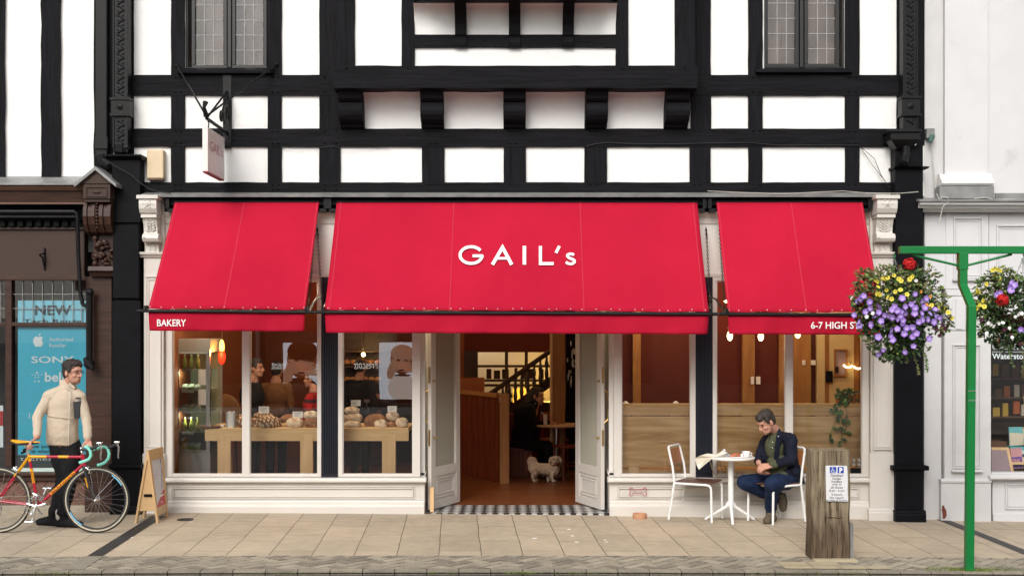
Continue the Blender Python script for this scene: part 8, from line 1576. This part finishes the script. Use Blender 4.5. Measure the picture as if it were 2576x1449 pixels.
M['tanc'] = mk('tan_cotton', (.24, .11, .04), .85, .1, 9, .2, 60); M['redstr'] = None
m, t, b = newmat('red_striped_knit'); tc = N(t, 'ShaderNodeTexCoord'); wv = N(t, 'ShaderNodeTexWave', Scale=2.6); wv.bands_direction = 'Z'; cr = N(t, 'ShaderNodeValToRGB'); cr.color_ramp.interpolation = 'CONSTANT'; cr.color_ramp.elements[0].color = (.42, .01, .015, 1); cr.color_ramp.elements[1].color = (.05, .012, .03, 1); cr.color_ramp.elements[1].position = .72
t.links.new(tc.outputs['Object'], wv.inputs[0]); t.links.new(wv.outputs[0], cr.inputs[0]); t.links.new(cr.outputs[0], b.inputs['Base Color']); b.inputs['Roughness'].default_value = .9; M['redstr'] = m
def fb(px, Y): return (PX(px, Y), Y, FZ)
figure('woman with tied dark hair in black, in profile behind the mullion of the left window', fb(634, 1.7), 1.66, (1, -.15, 0), 'blackcloth', 'blackcloth', 'hair')
figure('person in a tan top seen from behind, further back in the left window', fb(694, 2.6), 1.60, (.2, 1, 0), 'tanc', 'blackcloth', 'hair')
figure('person in red striped knit at the right end of the long bread table', fb(792, 1.5), 1.52, (-1, .2, 0), 'redstr', 'blackcloth', 'hair')
figure('dark clothed baker in a tan cap before the lit bread shelves', fb(905, 3.2), 1.62, (.3, 1, 0), 'blackcloth', 'blackcloth', 'hair', cap_='tanc')
# the woman on the bench
Yw = 3.42; pw = thing('person', 'woman in black with long dark hair seated at the round table inside the doorway', 'person', (PX(1330, Yw), Yw, FZ))
hc_ = P(1350, 996, Yw); hf = Vector((1, -.25, -.12)); hu = Vector((0, 0, 1)); nk = P(1340, 1020, Yw); mb = MB(); add_head(mb, hc_, hf, hu, nk, 1); mb.cap(nk, P(1325, 1110, Yw), .09)
hw_ = P(1383, 1062, Yw - .12); mb.chain([P(1335, 1035, Yw - .12), P(1346, 1072, Yw - .16), hw_], [.045, .04, .028]); add_hand(mb, hw_, (1, 0, -.1), (0, 0, -1), 1, .4, 1); mb.chain([P(1328, 1118, Yw - .1), P(1378, 1122, Yw - .14), P(1384, 1192, Yw - .1)], [.08, .06, .04]); mb.chain([P(1328, 1118, Yw + .1), P(1368, 1122, Yw + .1), P(1356, 1196, Yw + .1)], [.08, .06, .04]); organic(mb.build('body', 'skin', pw), .009, 2)
face_bits(pw, hc_, hf, hu); add_hair(pw, hc_, hf, hu, 1.0, 'hair', .22, 0, .01)
mb = MB(); mb.ell(P(1322, 1050, Yw), (.17, .18, .22)); mb.ell(P(1318, 1095, Yw), (.18, .19, .22)); mb.cap(P(1333, 1028, Yw - .14), P(1333, 1028, Yw + .14), .07); mb.chain([P(1335, 1035, Yw - .14), P(1346, 1074, Yw - .18), P(1376, 1063, Yw - .13)], [.07, .058, .045]); mb.ell(P(1315, 1116, Yw), (.20, .2, .1)); mb.cap(P(1333, 1036, Yw), P(1342, 1014, Yw), .11, .080); mb.cap(P(1341, 1026, Yw - .06), P(1347, 1018, Yw - .04), .05, .04); mb.chain([P(1346, 1072, Yw - .18), P(1376, 1063, Yw - .13)], [.06, .048]); organic(mb.build('coat', 'blackcloth', pw), .011, 2, .02, .08)
mb = MB(); mb.chain([P(1325, 1118, Yw - .1), P(1378, 1123, Yw - .14), P(1384, 1190, Yw - .1)], [.10, .078, .058]); mb.chain([P(1325, 1118, Yw + .1), P(1368, 1123, Yw + .1), P(1356, 1192, Yw + .1)], [.10, .075, .056]); organic(mb.build('trousers', 'blackcloth', pw), .011, 2)
for (a1, b1, c1_, d1) in ((1382, Yw - .1, 1402, Yw - .14), (1356, Yw + .08, 1372, Yw + .04)):
    mb = MB(); an = P(a1, 1192, b1); an.z = FZ + .09; shoe(mb, an, (PX(c1_, d1), d1, 0), FZ + .015, .042); organic(mb.build('shoe', 'blackcloth', pw), .008, 2)
    so = MB(); so.chain([Vector((an.x - .05, an.y, FZ + .02)), Vector((PX(c1_, d1) + .02, d1, FZ + .022))], [.045, .042]); 
    for i, v in enumerate(so.v): so.v[i] = Vector((v.x, v.y, FZ + .004 + max(0, min(.022, v.z - FZ))))
    so.build('shoe_sole', 'letter', pw, smooth='auto')
# a second customer's dark head and shoulders beyond the table
# ---- the dog
M['fur'] = mk('cream_white_fur', (.66, .54, .40), .95, .12, 25, .9, 120, spec=.1); M['noseb'] = flat('black_nose', (.008, .006, .006), .4); M['tongue'] = flat('pink_tongue', (.42, .12, .11), .5)
Yd = 2.72; kd = (Yd - CY) / F; dg = thing('dog', 'small cream white fluffy dog standing on the bakery floor looking out of the doorway', 'dog', (PX(1368, Yd), Yd, FZ))
def D_(x, y, dy=0): return P(1288 + x * .09483, 1099.1 + y * .09483, Yd + dy)
mb = MB()
mb.chain([D_(560, 790), D_(760, 830), D_(980, 850), D_(1110, 830)], [.075, .078, .088, .085], 14); mb.ell(D_(1130, 850), (.075, .08, .10)); mb.ell(D_(560, 800), (.08, .075, .085))
mb.chain([D_(1110, 790), D_(1150, 700), D_(1160, 640)], [.068, .058, .06]); 
hcd = D_(1150, 600, -.05)
mb.ell(hcd, (.068, .066, .064)); mb.ell(hcd + Vector((.006, -.055, -.018)), (.036, .045, .030)); mb.ell(hcd + Vector((.01, -.07, -.035)), (.026, .03, .016))
for s_ in (-1, 1): mb.chain([hcd + Vector((s_ * .055, 0, .03)), hcd + Vector((s_ * .078, -.005, -.01)), hcd + Vector((s_ * .076, -.01, -.052))], [.022, .024, .014], 8)
for a_, dy in ((((1085, 930), (1065, 1060), (1085, 1200)), -.045), (((1020, 930), (960, 1060), (955, 1185)), .05)): mb.chain([D_(*a_[0], dy), D_(*a_[1], dy), D_(a_[2][0], a_[2][1] - 10, dy)], [.044, .034, .026], 10); q = D_(a_[2][0], a_[2][1], dy); q.z = FZ + .02; mb.ell(q + Vector((.012, -.01, 0)), (.034, .030, .02))
for a_, dy in ((((560, 860), (600, 960), (545, 1060), (580, 1190)), -.05), (((600, 860), (660, 950), (610, 1050), (640, 1180)), .05)): mb.chain([D_(*a_[0], dy), D_(*a_[1], dy), D_(*a_[2], dy), D_(a_[3][0], a_[3][1] - 10, dy)], [.066, .050, .030, .024], 10); q = D_(a_[3][0], a_[3][1], dy); q.z = FZ + .02; mb.ell(q + Vector((.012, -.01, 0)), (.032, .028, .02))
mb.chain([D_(520, 730), D_(470, 660), D_(500, 590), D_(580, 600), D_(640, 660)], [.035, .046, .048, .042, .03], 10)
o = organic(mb.build('body', 'fur', dg), .006, 2, .018, .02); o.modifiers['d'].mid_level = 1.0
e = MB(); e.ell(hcd + Vector((-.024, -.060, .012)), (.009, .006, .010)); e.ell(hcd + Vector((.030, -.060, .012)), (.009, .006, .010)); e.build('eyes', 'noseb', dg, smooth=True); MB().ell(hcd + Vector((.008, -.102, -.008)), (.013, .010, .010)).ell(hcd + Vector((.010, -.094, -.034)), (.026, .010, .010)).build('nose', 'noseb', dg, smooth=True); MB().ell(hcd + Vector((.014, -.098, -.045)), (.013, .008, .012)).build('tongue', 'tongue', dg, smooth=True)
MB().tube([D_(1150, 700) + Vector((.060 * math.cos(a_), .060 * math.sin(a_) - .02, .012 * math.cos(a_) - .01)) for a_ in [i * .5236 for i in range(12)]], .007, 6, closed=True).build('collar', 'darkred', dg)
